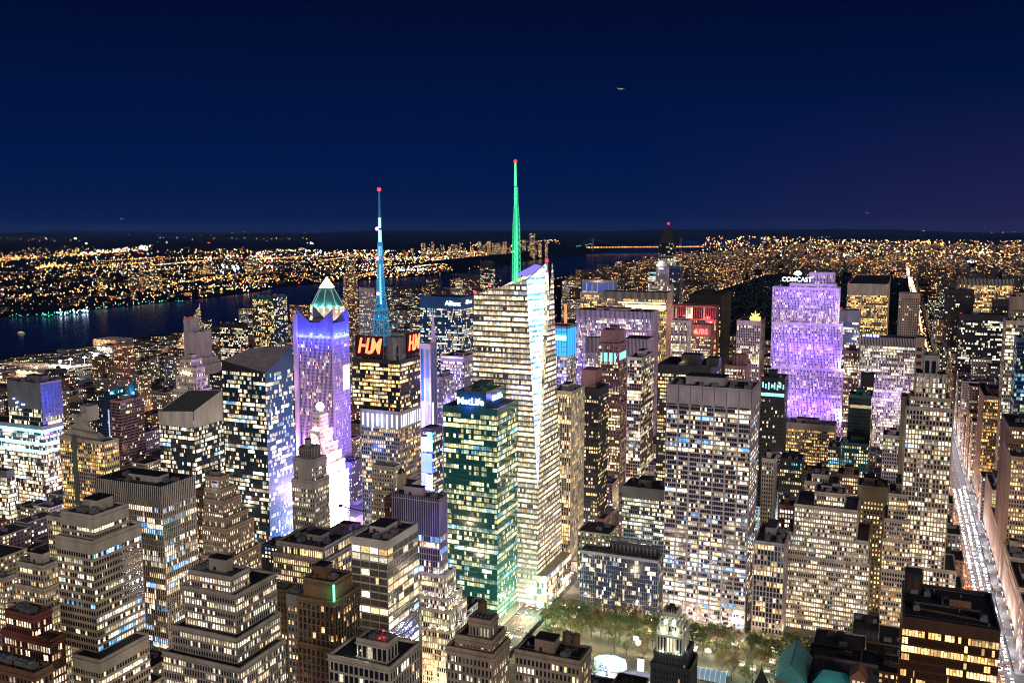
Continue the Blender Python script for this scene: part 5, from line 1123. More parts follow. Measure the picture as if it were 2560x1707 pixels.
for spec in (
  ('apartment_tower', 'narrow apartment tower with a dark side standing by the floodlit sports field', 'apartment tower', 1480, st(3, 3.1, 1.2, 1.3, .3, .2, 'pink', 'half', 2), [(283, 318, 324, 862)]),
  ('office_tower', 'dark office tower with two blue roof lamps near the river', 'office tower', 1620, st(3, 3.7, .6, 1.4, .3, .2, 'black', 'office', 6), [(549, 606, 615, 812)]),
  ('office_tower', 'teal glass tower with a lit white sign top left of the gold pyramid tower', 'office tower', 1900, st(3, 3.8, .3, .9, .2, .1, 'teal', 'half', 6), [(629, 668, 684, 742)]),
  ('apartment_tower', 'tall pale apartment tower right of the gold pyramid tower', 'apartment tower', 1780, st(3, 3.2, 1.4, 1.4, .4, .2, 'lilac', 'half', 6), [(897, 926, 930, 722)]),
  ('apartment_tower', 'dark lit apartment tower behind the gold pyramid tower', 'apartment tower', 2100, st(3, 3.1, 1.0, 1.2, .3, .2, 'brown', 'half', 2), [(857, 885, 889, 690)]),
  ('apartment_tower', 'apartment tower with a teal and red lit crown left of the green spire', 'apartment tower', 2300, st(3, 3.2, 1.0, 1.2, .3, .2, 'black', 'half', 14), [(1200, 1232, 1237, 656)]),
  ('apartment_tower', 'brown apartment tower with a stepped top in the centre of the dense uptown blocks', 'apartment tower', 2050, st(3, 3.2, 1.1, 1.3, .3, .2, 'tan', 'office', 1), [(1138, 1150, 1152, 700, 8), (1126, 1156, 1159, 722)]),
  ('apartment_tower', 'dark tower with cyan lit floors standing left of the gold pyramid tower', 'apartment tower', 1750, st(3, 3.3, .6, 1.2, .3, .2, 'blue', 'half', 2), [(683, 706, 710, 740)]),
  # right of the avenue
  ('office_tower', 'very broad pale finned tower on the right skyline above the dark glass tower', 'office tower', 1850, st(3.4, 3.9, 1.3, .6, 1.0, .1, 'white', 'gold', 12), [(2397, 2533, (40,), 700)]),
  ('office_tower', 'big dark glass tower right of the avenue with scattered orange lit windows', 'office tower', 1400, st(3.2, 3.8, .3, 1.1, .2, .15, 'black', 'half', 8), [(2400, 2513, (40,), 790)]),
  ('office_tower', 'flat black slab behind the big dark glass tower right of the avenue', 'office tower', 1700, st(3, 3.8, .4, 1.2, .2, .2, 'black', 'dark', 6), [(2366, 2436, (30,), 726)]),
  ('office_tower', 'black box topped block in front of the broad pale finned tower', 'office tower', 1600, st(3, 3.8, .5, 1.6, .2, .2, 'dark', 'sparse', 10), [(2484, 2534, (30,), 752)]),
  ('stone_tower', 'tan stone tower top with a bright white lamp at the right picture edge', 'stone tower', 1080, st(3.4, 3.8, 1.6, 1.8, .3, .2, 'tan', 'half', 14), [(2531, 2600, (30,), 745)]),
  ('office_tower', 'silver banded tower behind the right edge of the dark glass tower', 'office tower', 960, st(2.6, 3.8, .5, 1.3, .3, .3, 'cream', 'office', 3), [(2516, 2600, (30,), 806)]),
  ('office_tower', 'cool white banded block at the right edge beside the silver tower', 'office tower', 880, st(2.6, 3.8, .3, 1.2, .2, .3, 'blue', 'cool', 3), [(2545, 2620, (30,), 850)]),
  ('office_block', 'tan office block with rows of pale lit windows right of the church spire', 'office block', 850, st(2.2, 3.7, .8, 1.6, .3, .3, 'tan', 'gold', 2.5), [(2460, 2545, (30,), 996)]),
  ('stone_building', 'brown stone building with a lit upper terrace at the right edge', 'stone building', 690, st(2.6, 3.6, 1.2, 1.6, .3, .2, 'brown', 'half', 2), [(2523, 2620, (30,), 1076)]),
  ('stone_building', 'brown brick tower with bright corner windows low at the right edge', 'stone building', 640, st(2.8, 3.7, 1.3, 1.7, .4, .2, 'tan', 'office', 2), [(2528, 2640, (30,), 1152)]),
  ('stone_building', 'mid height beige building right of the avenue below the tan office block', 'stone building', 775, st(2.6, 3.7, 1.1, 1.6, .4, .2, 'beige', 'office', 2), [(2480, 2524, (26,), 1230)]),
  ('stone_building', 'brown flat roofed building right of the avenue with lit lower windows', 'stone building', 720, st(2.6, 3.7, 1.1, 1.6, .4, .2, 'tan', 'office', 2), [(2494, 2560, (22,), 1325)]),
  ('stone_building', 'pale narrow fronted building close to the avenue on the right', 'stone building', 640, st(2.6, 3.7, 1.1, 1.6, .4, .2, 'cream', 'sparse', 2), [(2524, 2575, (20,), 1400)]),
  ('stone_building', 'pale blank sided building in the lower right corner by the avenue', 'stone building', 560, st(3.2, 3.8, 1.9, 2.2, .4, .2, 'cream', 'sparse', 2), [(2546, 2620, (18,), 1480)]),
  # low block around the centre right
  ('office_block', 'pale gridded office block with roof cooling plant between the amber tower and the white tower', 'office block', 800, st(2.3, 3.8, .5, 1.5, .25, .3, 'steel', 'dense', 9), [(1556, 1662, (30,), 1228)]),
  ('office_block', 'low red lit block with a flat black roof by the black slab', 'office block', 800, st(2.4, 3.8, .9, 1.5, .25, .3, 'pink', 'half', 2), [(1492, 1510, 1537, 1300)]),
  ('hotel_building', 'tan brick hotel with a copper crowned turret before the mast tower', 'hotel', 690, st(3.0, 3.5, 1.6, 1.9, .3, .2, 'cream', 'half', 2), [(930, 985, 1002, 1170), (928, 990, 1052, 1232, -3)]),
  ('office_block', 'dark grey block wedged behind the blue lit striped tower', 'office block', 620, st(2.6, 3.8, 1.2, 1.6, .3, .2, 'brown', 'dark', 2), [(962, 985, 1000, 1248)]),
  ('stone_building', 'yellow lit stone building between the hotel and the finned office block', 'stone building', 640, st(3.0, 3.7, 1.2, 1.6, .3, .2, 'cream', 'gold', 2), [(118, 152, 170, 1296)]),
  ('office_block', 'tan block behind the narrow tan tower with the white sign', 'office block', 700, st(2.8, 3.7, 1.3, 1.7, .3, .2, 'brown', 'half', 2), [(488, 512, 520, 1230)]),
  ('stone_building', 'narrow green grey building between the grey stone tower and the brown granite tower', 'stone building', 455, st(3.0, 3.7, 1.6, 1.9, .3, .2, 'steel', 'half', 5), [(717, 744, 756, 1492)]),
  ('stone_building', 'dark set back building squeezed right of the grey stone tower', 'stone building', 480, st(2.8, 3.7, 1.2, 1.7, .3, .2, 'brown', 'sparse', 2), [(640, 716, 730, 1478)]),
  ('office_block', 'blue lit dark block low behind the beige stone towers', 'office block', 880, st(2.4, 3.6, .9, 1.3, .3, .2, 'dark', 'cool', 2), [(2070, 2100, (22,), 1120)]),
  ('stone_building', 'old hotel building with blue white lit windows under the teal glass tower', 'stone building', 905, st(3.2, 3.6, 1.5, 1.6, .3, .2, 'teal', 'cool', 2), [(2100, 2172, (22,), 1112)]),
  ('stone_building', 'pale low building with a blue roof lamp left of the blank slab', 'stone building', 860, st(2.8, 3.6, 1.2, 1.6, .3, .2, 'lilac', 'half', 2), [(2208, 2250, (24,), 1092)]),
  ('stone_building', 'beige building with a stepped penthouse behind the packed beige stone tower', 'stone building', 740, st(2.8, 3.7, 1.2, 1.7, .3, .2, 'beige', 'half', 2), [(2030, 2070, (18,), 1190, 6), (2012, 2096, (26,), 1212)]),
  ('stone_building', 'low orange lit building between the beige penthouse and the teal hotel', 'stone building', 800, st(2.8, 3.7, 1.2, 1.6, .3, .2, 'brown', 'office', 2), [(2094, 2146, (22,), 1190)]),
  ('stone_building', 'narrow grey stone building right behind the broad white tower', 'stone building', 780, st(2.8, 3.7, 1.2, 1.6, .3, .2, 'beige', 'sparse', 2), [(1905, 1935, (24,), 1150)]),
  ('brick_building', 'red brick house top with white cornices right of the broad white tower', 'brick building', 690, st(2.8, 3.7, 1.2, 1.6, .3, .2, 'red', 'office', 2), [(1948, 1984, (16,), 1268)]),
  ('stone_building', 'dark stone building with cyan windows behind the red brick house top', 'stone building', 850, st(2.8, 3.7, 1.2, 1.6, .3, .2, 'dark', 'cool', 2), [(1950, 2006, (24,), 1152)]),
  ):
    if spec[5][0][0] > 2455 and spec[3] < 900:       # stand them back to the east kerb of the avenue
        x0_ = tierbox(spec[5][0], spec[3])[0]
        spec = spec[:3]+(spec[3]*94.0/max(x0_, 20),)+spec[4:5]+([t[:2]+((64,),)+t[3:] for t in spec[5]],) if x0_ < 99 else spec
    tower(*spec, kit=3, pent=len(spec[5]) == 1 and spec[3] < 1200, red=1 if spec[3] > 1200 else 0, hero=40 if spec[3] < 720 else 0)
# church spire by the avenue
P = at_z(2429, 1150, 0); Pd = 1240
c = at_d(2428, 1050, Pd); root = thing('church', 'pale gothic church spire standing right of the avenue', 'church', (c.x, c.y, 0))
m = MB(); zt = at_d(2426, 960, Pd).z; zb = at_d(2430, 1072, Pd).z
m.frustum((c.x, c.y), 5.2, .2, zb, zt, 8); child(m, 'steeple', [M_['white']], root)
m = MB(); m.box(c.x-5.5, c.x+5.5, c.y-5.5, c.y+5.5, 0, zb)
for a, bq in ((-5, -5), (5, -5), (5, 5), (-5, 5)): m.frustum((c.x+a, c.y+bq), 1.2, .1, zb, zb+12, 6)
child(m, 'bell_tower', [M_['lilac']], root)
m = MB(); m.box(c.x+6, c.x+40, c.y-12, c.y+12, 0, 24); m.face([(c.x+6, c.y-12, 24), (c.x+40, c.y-12, 24), (c.x+40, c.y, 38), (c.x+6, c.y, 38)]); m.face([(c.x+40, c.y+12, 24), (c.x+6, c.y+12, 24), (c.x+6, c.y, 38), (c.x+40, c.y, 38)])
child(m, 'nave', [M_['lilac']], root); lamp((c.x-6, c.y-14, zb-10), 22000, (1, .97, .95), 1)
FOOT.append((c.x-6, c.x+40, c.y-12, c.y+12, 60, 'church'))
# turret of the tan brick hotel
h = [h for h in HERO if 'copper crowned turret' in h[0]][0]; b = h[1][1]; c = (b[1]-5.5, b[2]+12); Z = b[4]
m = MB(); m.frustum(c, 6.5, 6.2, Z, Z+13, 8, 0, pi/8)
for i in range(8): a = pi/8+2*pi*i/8; m.bar((c[0]+6.4*cos(a), c[1]+6.4*sin(a), Z), (c[0]+6.4*cos(a), c[1]+6.4*sin(a), Z+15), .6)
child(m, 'turret', [M_['tan']], h[2]); m = MB(); m.frustum(c, 6.6, .5, Z+13, Z+20, 8, 0, pi/8); child(m, 'turret_roof', [M_['roof']], h[2])
# ------------------------------------------------------------------ ground, river, hills
def structure(mb, name, mat): o = mb.build(name, mat if isinstance(mat, list) else [mat], None, 'structure'); return o
m = MB(); m.face([(-60000, -3000, 0), (60000, -3000, 0), (60000, 60000, 0), (-60000, 60000, 0)])
structure(m, 'ground', solid('dark_ground', (.010, .011, .016), .95, .5, .01, spec=0))
wm, wt, wb = newmat('river_water')
wb.inputs['Base Color'].default_value = (.001, .003, .010, 1); wb.inputs['Roughness'].default_value = .22; wb.inputs['Specular IOR Level'].default_value = .22
gz = N(wt, 'ShaderNodeNewGeometry'); mp = N(wt, 'ShaderNodeMapping'); mp.inputs['Scale'].default_value = (.02, .05, .05)
n1 = N(wt, 'ShaderNodeTexNoise'); n1.inputs['Scale'].default_value = 1.2; n1.inputs['Detail'].default_value = 5
bp = N(wt, 'ShaderNodeBump'); bp.inputs['Strength'].default_value = .3; bp.inputs['Distance'].default_value = 1.5
wt.links.new(gz.outputs['Position'], mp.inputs[0]); wt.links.new(mp.outputs[0], n1.inputs['Vector']); wt.links.new(n1.outputs['Fac'], bp.inputs['Height']); wt.links.new(bp.outputs[0], wb.inputs['Normal'])
nearS = [Vec((-1960, -2500, 0)), Vec((-1960, 3000, 0)), Vec((-2010, 6000, 0)), Vec((-2250, 8500, 0)), Vec((-2500, 11500, 0)), Vec((-2550, 15000, 0)), Vec((-2500, 26000, 0))]
farS = [at_z(*p) for p in ((-300, 815), (0, 793), (168, 784), (337, 764), (463, 753), (640, 731), (720, 715), (900, 703), (1111, 688))] + [Vec((-3300, 8500, 0)), Vec((-3500, 11500, 0)), Vec((-4300, 16000, 0)), Vec((-5200, 26000, 0))]
def lerpx(P, y):
    for a, c in zip(P, P[1:]):
        if a.y <= y <= c.y: return a.x+(c.x-a.x)*(y-a.y)/(c.y-a.y)
    return P[0].x if y < P[0].y else P[-1].x
m = MB(); ys = [-2400+i*400 for i in range(72)]
for a, c in zip(ys, ys[1:]): m.face([(lerpx(farS, a), a, .4), (lerpx(nearS, a), a, .4), (lerpx(nearS, c), c, .4), (lerpx(farS, c), c, .4)])
structure(m, 'river', wm)
hr = random.Random(21); m = MB()
def ridge(x0, x1, y, h, depth, n, ph):
    P = []
    for i in range(n+1):
        t = i/n; x = x0+(x1-x0)*t; z = h*(.55+.25*sin(ph+t*9)+.12*sin(ph*2+t*23)+.08*sin(t*61+ph))*min(1, 8*t, 8*(1-t))
        P.append((x, max(z, 2)))
    for a, c in zip(P, P[1:]): m.face([(a[0], y-depth, 0), (c[0], y-depth, 0), (c[0], y, c[1]), (a[0], y, a[1])]); m.face([(c[0], y+depth, 0), (a[0], y+depth, 0), (a[0], y, a[1]), (c[0], y, c[1])])
ridge(-40000, -5200, 27000, 190, 2500, 60, 1.0); ridge(-52000, 20000, 39000, 330, 4000, 90, 2.4); ridge(-3000, 16000, 29000, 150, 2500, 50, .3); ridge(-16000, -5500, 13500, 70, 1200, 40, 4.0)
for i in range(40):
    y0, y1 = 6000+i*280, 6280+i*280; xa, xb = lerpx(farS, y0)-60, lerpx(farS, y1)-60; h0 = 55+35*min(1, i/20)+8*sin(i*1.3); h1 = 55+35*min(1, (i+1)/20)+8*sin((i+1)*1.3)
    m.face([(xa, y0, 0), (xb, y1, 0), (xb-120, y1, h1), (xa-120, y0, h0)]); m.face([(xa-120, y0, h0), (xb-120, y1, h1), (xb-900, y1, 0), (xa-900, y0, 0)])
structure(m, 'hills', solid('dark_woods', (.008, .010, .014), .95, .5, .004, spec=0))

# ------------------------------------------------------------------ the ordinary city between and beyond the towers
AV = [76, -258, -532, -806, -1080, -1354, -1628, -1900]; AVE = [76, 218, 383, 520, 680, 880, 1090, 1300, 1560]
def sy(k): return (k-33.5)*80.4
FM = [farmat('city_beige', (.22, .17, .13), .40, 1.5, cool=.1), farmat('city_brick', (.13, .07, .05), .40, 1.5, tint=(1, .8, .55)), farmat('city_grey', (.14, .13, .14), .37, 1.5, cool=.6), farmat('city_dark', (.04, .04, .05), .42, 1.6, cool=.4, tint=(.85, .95, 1)), farmat('city_pale', (.27, .24, .22), .38, 1.4)]
FARM_DARK = farmat('far_dark', (.035, .028, .024), .20, 2.2, .26, .28, tint=(1, .66, .38))
FARM = [farmat('far_warm_dimmed', (.06, .04, .028), .36, 2.6, .24, .27, tint=(1, .66, .36)), farmat('far_brick_dimmed', (.045, .028, .02), .31, 2.8, .24, .27, tint=(1, .60, .30)), farmat('far_pale_dimmed', (.07, .055, .045), .28, 2.2, .24, .27, .3, tint=(1, .80, .58))]  # far walls coloured darker to stand for the weak light out there
ROOFM = M_['roof']
def blocked(P, skip=None):
    dx, dy, dz = P.x, P.y, P.z-CAMZ
    for (x0, x1, y0, y1, z1, lab) in FOOT:
        t0, t1 = 0.0, .985
        for p, a, c in ((dx, x0, x1), (dy, y0, y1)):
            if abs(p) < 1e-6: 
                if not (a <= 0 <= c): t0 = 2; break
                continue
            ta, tb = a/p, c/p
            if ta > tb: ta, tb = tb, ta
            t0 = max(t0, ta); t1 = min(t1, tb)
        if t0 >= t1: continue
        if CAMZ+dz*t1 < z1: return True     # lowest point of the ray inside the box is at t1 (looking down)
    return False
cr = random.Random(77)
cand = []
def near_foot(x0, x1, y0, y1, g=3.0):
    return any(x0 < f[1]+g and x1 > f[0]-g and y0 < f[3]+g and y1 > f[2]-g for f in FOOT)
def lots(k0, k1, avs, hfun, lot=(16, 34), rows=2):
    for k in range(k0, k1):
        ya = sy(k)+9; D = 62.0
        for a, c in zip(avs, avs[1:]):
            xa, xb = min(a, c)+15, max(a, c)-15
            for r_ in range(rows):
                x = xa
                while x < xb-8:
                    w = min(cr.uniform(*lot), xb-x); y0 = ya+r_*D/rows+ (0 if r_ == 0 else cr.uniform(0, 6)); y1 = ya+(r_+1)*D/rows-(cr.uniform(2, 8) if r_ == 0 else 0)
                    yield k, x, x+w-.4, y0, y1, hfun(k, (x+w/2), cr)
                    x += w
def hmid(k, x, q):
    if x > -560: 
        d = sy(k)*.92 + abs(x)*.38
        return q.uniform(22, 42) if d < 700 else (q.uniform(22, 48) if d < 1350 else q.uniform(35, 90))
    if x > -820: return q.uniform(18, 50) if q.random() < .8 or k < 46 else q.uniform(60, 120)
    if x < -1340: return q.uniform(7, 14)
    return q.choice([15, 18, 20, 24, 28]) * q.uniform(.9, 1.2) if q.random() < (.80 if k < 46 else .66) else q.uniform(36, 66 if k < 46 else 95)
def vis(x0, x1, y0, y1, h):
    c = (x0+x1)/2
    pts = [(c, y0, h), (x1, y0, h*.9), (x0, y0, h*.9), (c, y1, h)]
    ok = False
    for p in pts:
        q = proj(p)
        if -40 < q[0] < 2600 and q[1] < 1715 and q[2] > 330 and not blocked(Vec(p)): ok = True; break
    return ok
for (k, x0, x1, y0, y1, h) in list(lots(38, 59, AV, hmid)) + list(lots(38, 59, AVE, lambda k, x, q: q.uniform(20, 60) if k < 48 else q.uniform(35, 120))):
    if y0 < 300: continue
    if 523-8 < y0 < 683 and -265 < (x0+x1)/2 < -30: continue         # the park square
    if near_foot(x0, x1, y0, y1): continue
    if abs((x0+x1)/2+470) < 75 and 690 < y0 < 1000: continue        # the open square with the screens
    cand.append((k, x0, x1, y0, y1, h))
for (k, x0, x1, y0, y1, h) in list(lots(59, 100, AV[3:], lambda k, x, q: (q.uniform(12, 26) if x < -1650 else q.uniform(20, 48)) if q.random() < .76 else q.uniform(55, 112)*(.55 if x < -1600 and k < 70 else 1), (28, 60), 1)) + list(lots(59, 100, AVE, lambda k, x, q: q.uniform(22, 55) if q.random() < .75 else q.uniform(60, 120), (28, 60), 1)):
    cand.append((k, x0, x1, y0, y1, h))
scored = []
for cnd in cand:
    k, x0, x1, y0, y1, h = cnd
    if not vis(x0, x1, y0, y1, h): continue
    q = proj(((x0+x1)/2, y0, h)); scored.append(((x1-x0)*min(h, 60)/q[2]**2, cnd))
scored.sort(key=lambda s: -s[0])
print('filler candidates visible', len(scored))
def patch(x, y):
    return .5+.5*(sin(x/330+1.3*sin(y/700))*sin(y/460+.8*sin(x/520))*.75+.25*sin(x/95)*sin(y/130))
TONE = ['beige', 'brown brick', 'grey', 'dark', 'pale']
def simple_building(mb, x0, x1, y0, y1, h, mats_n, bw=3.6, fh=3.5):
    o1, o2 = cr.randrange(900), cr.randrange(900)
    mb.prism([(x0, y0), (x1, y0), (x1, y1), (x0, y1)], 0, h, 0, False, True, (bw, fh, o1, o2), mats_n)
    if h > 10 and x1-x0 > 12:
        px, py = x0+(x1-x0)*cr.uniform(.2, .6), y0+(y1-y0)*cr.uniform(.35, .6); mb.box(px, px+5, py, py+5, h, h+cr.uniform(3, 6), mats_n+1 if False else mats_n, False)
cnt = {}
IND = 290
def area_of(x, y):
    if y < 2080: 
        return 'west of the midtown towers' if x < -800 else ('right of the glowing avenue' if x > 76 else 'wedged between the midtown towers')
    return 'beyond the dark park on the left' if x < 0 else 'on the right beyond the midtown towers'
for sc_, (k, x0, x1, y0, y1, h) in scored[:IND]:
    ti = cr.randrange(5); mt = FM[ti]
    size = 'low' if h < 26 else ('mid height' if h < 60 else 'tall')
    m = MB(); cx_, cy_ = (x0+x1)/2, (y0+y1)/2
    w2, l2 = (x1-x0)/2, (y1-y0)/2
    far = y0 > 1500
    simple_building(m, -w2, w2, -l2, l2, h, 1, 4.2 if far else 3.4, 3.8 if far else 3.5)
    # parapet
    if not far:
        ring(m, [(-w2, -l2), (w2, -l2), (w2, l2), (-w2, l2)], h-.2, h+1.0, .15, .4, 2)
    o = m.build('city_building', [mt, ROOFM, M_[['beige', 'brown', 'grey', 'dark', 'cream'][ti]]], None, None, (cx_, cy_, 0))
    where = area_of(cx_, cy_)
    tag(o, '%s %s building with scattered lit windows %s' % (size, TONE[ti], where), 'building', '%s %s buildings %s' % (size, TONE[ti], where))
    if not far and sc_ > 3e-4:
        for j in range(2): obj(cr.choice(['hvac_unit', 'water_tank']), KIT['hvac'], o, None, (cr.uniform(-w2*.6, w2*.6), cr.uniform(-l2*.6, l2*.6), h))
rest = MB()
def add_far(x0, x1, y0, y1, h, mi):
    o1, o2 = cr.randrange(900), cr.randrange(900)
    if mi >= 5 and patch(x0, y0) < .5: mi = 9
    rest.prism([(x0, y0), (x1, y0), (x1, y1), (x0, y1)], 0, h, mi, False, True, (5.0, 4.2, o1, o2), 8)
for sc_, (k, x0, x1, y0, y1, h) in scored[IND:]: add_far(x0, x1, y0, y1, h, cr.randrange(5) if y0 < 2100 else 5+cr.randrange(3))
# uptown and beyond, the far bank, the towers on the far bank
for k in range(100, 165, 1):
    for _ in range(34):
        x = cr.uniform(-2300, 2600); y = sy(k)+cr.uniform(5, 60); h = cr.uniform(14, 34) if cr.random() < .85 else cr.uniform(45, 75); w = cr.uniform(20, 60)
        if x < lerpx(nearS, y)+60: continue
        if -810 < x < 53 and y < sy(110): continue
        add_far(x, x+w, y, y+cr.uniform(15, 30), h, 5+cr.randrange(3))
for _ in range(900):
    x, y = cr.uniform(-2200, 4500), cr.uniform(10500, 19000)
    if x < lerpx(nearS, y)+80: continue
    add_far(x, x+cr.uniform(25, 70), y, y+25, cr.uniform(12, 50), 5+cr.randrange(3))
for _ in range(1000):
    y = cr.uniform(500, 9000); x = lerpx(farS, y)-abs(cr.gauss(0, 1))*1700-150
    add_far(x, x+cr.uniform(12, 40), y, y+cr.uniform(12, 25), cr.uniform(7, 16), 5+cr.randrange(3))
rest.build('distant_buildings', FM+FARM+[ROOFM, FARM_DARK], None, 'stuff')
# countable towers on the far bank
TOWERM = [farmat('far_tower_warm', (.03, .022, .018), .40, 3.2, .26, .28, tint=(1, .74, .45)), farmat('far_tower_pale', (.035, .03, .026), .34, 3.2, .26, .28, tint=(1, .82, .6))]
def bank_tower(px, py, d, w, h, lab):
    P = at_d(px, py, d); m = MB(); w2 = w/2; hh = max(P.z, 25)
    m.prism([(-w2, -8), (w2, -8), (w2, 8), (-w2, 8)], 0, hh, 0, False, True, (5.5, 5.0, cr.randrange(900), cr.randrange(900)), 1); m.box(-4, 4, -4, 4, hh, hh+6, 1, False)
    o = m.build('apartment_tower', [TOWERM[cr.randrange(2)], ROOFM], None, None, (P.x, P.y, 0)); tag(o, lab, 'apartment tower', None); return o
G1 = 'slab apartment towers in a row on the far river bank'
for px, py, w in ((333, 681, 55), (357, 690, 45), (372, 686, 40), (392, 684, 50)): o = bank_tower(px, py, 4700, w, 70, 'wide slab apartment tower full of lights on the far river bank left'); o['group'] = G1
G2 = 'apartment towers on the far cliff top'
for px, py, w in ((1058, 608, 70), (1082, 604, 40), (1106, 613, 50), (1138, 612, 95), (1160, 620, 60), (1198, 604, 70), (1222, 603, 60), (1244, 606, 90), (1262, 604, 60), (1310, 600, 55), (1350, 608, 60), (1010, 625, 50), (1030, 622, 40), (1180, 616, 60), (1072, 618, 40), (1094, 620, 50), (1124, 616, 40), (1150, 606, 30), (1210, 612, 40), (1234, 610, 40), (1254, 618, 50), (1275, 612, 40), (1290, 620, 40), (1322, 612, 36), (1338, 618, 44), (1366, 612, 40)):
    o = bank_tower(px, py, 9500, w*.62, 80, 'block of warm lights on the far cliff top near the green spire'); o['group'] = G2
o = bank_tower(1331, 584, 9300, 55, 100, 'tall bright block on the far cliff right of the green spire')
o = bank_tower(252, 697, 4200, 40, 60, 'lone brown tower block on the far river bank')
G3 = 'apartment towers on the near side of the far hills'
for px, py, w in ((880, 637, 40), (876, 652, 60), (505, 670, 60), (520, 662, 50), (622, 655, 50), (636, 650, 45)):
    o = bank_tower(px, py, 6200, w, 60, 'tower block with warm lights standing among the far bank streets'); o['group'] = G3
for x, y, h, w in ((-900, 0, 0, 0),): pass

# ------------------------------------------------------------------ far lights: street lamps and signs too many to count
LM = [glow('sodium_light', (1, .42, .12), 4.5), glow('warm_white_light', (1, .72, .40), 4.5), glow('white_light', (1, .93, .82), 6.0), glow('cool_light', (.62, .78, 1), 7.0), glow('green_light', (.10, .75, .55), 3.0), glow('red_light', (1, .08, .10), 4.5), glow('amber_light', (1, .55, .22), 3.0)]
lr = random.Random(4)
def pick(w=(50, 22, 10, 4, 3, 3, 18)): return lr.choices(range(7), w)[0]
L1, L2, L3 = MB(), MB(), MB()
def put(mb, x, y, z, s=1.0, c=None):
    d = (FH.x*x+FH.y*y)
    if d < 900: return
    mb.octa((x, y, z), d*.00042*s*lr.uniform(.6, 1.35), pick() if c is None else c)
def inframe(x, y):
    q = proj((x, y, 5)); return -20 < q[0] < 2580
# far bank: scattered and in street rows
for _ in range(6800):
    y = lr.uniform(300, 11000)**1.0; x = lerpx(farS, y)-abs(lr.gauss(0, 1))*2400-20
    if lr.random() > patch(x, y)*1.5-.25: continue
    if inframe(x, y) and not (y > 6800 and x > lerpx(farS, y)-500): put(L1, x, y, lr.uniform(4, 16), lr.choice([.6, .8, 1.0, 1.3, 1.9, 2.2]))
for _ in range(70):
    a = lr.choice([.3, .35, 1.9, 1.8, .1]); y = lr.uniform(500, 8000); x = lerpx(farS, y)-lr.uniform(150, 4200); n = lr.randrange(8, 40); c = pick((70, 20, 8, 2, 0, 0, 20))
    for i in range(n):
        xx, yy = x+cos(a)*i*38, y+sin(a)*i*38
        if xx < lerpx(farS, yy)-30 and inframe(xx, yy): put(L1, xx, yy, 9, 1.15, c)
# bright yards and highways of the left far bank, given by their sight lines
def row(mb, pts, n, s, c, jy=1.0, zl=9):
    for i in range(n):
        t = lr.random()*(len(pts)-1); k = min(int(t), len(pts)-2); f = t-k
        px, py = pts[k][0]+(pts[k+1][0]-pts[k][0])*f, pts[k][1]+(pts[k+1][1]-pts[k][1])*f + lr.gauss(0, jy)
        if py < 577: continue
        P = at_z(px, py, zl); put(mb, P.x, P.y, zl, s*lr.uniform(.7, 1.3), c if c is not None else None)
row(L1, [(0, 648), (120, 640), (240, 634), (370, 622)], 170, 1.5, 0, 3.0); row(L1, [(0, 640), (100, 630), (250, 628)], 120, 1.1, 6, 6); row(L1, [(80, 672), (130, 662), (180, 664)], 46, 2.4, 0, 3.0)
row(L1, [(200, 634), (270, 627), (370, 621)], 60, 1.6, 2, 2); row(L1, [(0, 740), (100, 738), (240, 722), (330, 715)], 70, 1.7, 0, 2.5); row(L1, [(420, 708), (520, 697), (600, 692)], 60, 1.5, 0, 2)
row(L1, [(20, 788), (120, 785), (200, 775), (330, 758), (460, 750)], 70, 1.4, 4, 2); row(L1, [(140, 784), (220, 776)], 26, 1.8, 3, 3); row(L1, [(640, 634), (760, 622)], 50, 1.1, 1, 2); row(L1, [(0, 700), (160, 690), (260, 680)], 70, 1.2, 6, 8)
row(L1, [(526, 668), (595, 666), (595, 675), (526, 678)], 18, 3.0, 3, 2); row(L1, [(680, 612), (700, 612)], 6, 2.4, 3, 1); row(L1, [(765, 608), (782, 608)], 6, 2.4, 3, 1); row(L1, [(985, 676), (1090, 672)], 55, 1.2, 3, 1.5); row(L1, [(985, 684), (1200, 662)], 60, 1.3, 0, 3)
row(L1, [(186, 598), (190, 597)], 3, 4.0, 1, .5); row(L1, [(216, 610), (217, 609)], 3, 4.0, 1, .5); row(L1, [(0, 600), (400, 588), (640, 595), (1000, 584)], 120, .9, None, 5); row(L1, [(1050, 618), (1300, 612), (1400, 600)], 110, .9, None, 5)
row(L1, [(450, 632), (640, 640), (860, 640), (990, 650)], 170, .9, None, 9); row(L1, [(640, 670), (800, 668), (960, 662)], 150, .8, None, 8); row(L1, [(640, 700), (700, 692), (800, 685)], 60, 1.0, 0, 6)
row(L1, [(545, 722), (585, 722)], 9, 2.2, 0, 1); row(L1, [(290, 624), (420, 608)], 40, 1.5, 2, 2); row(L1, [(520, 608), (525, 608)], 8, 1.6, 5, 1); row(L1, [(345, 632), (362, 632)], 8, 1.3, 5, .6)
L1.build('far_bank_lights', LM, None, 'stuff')
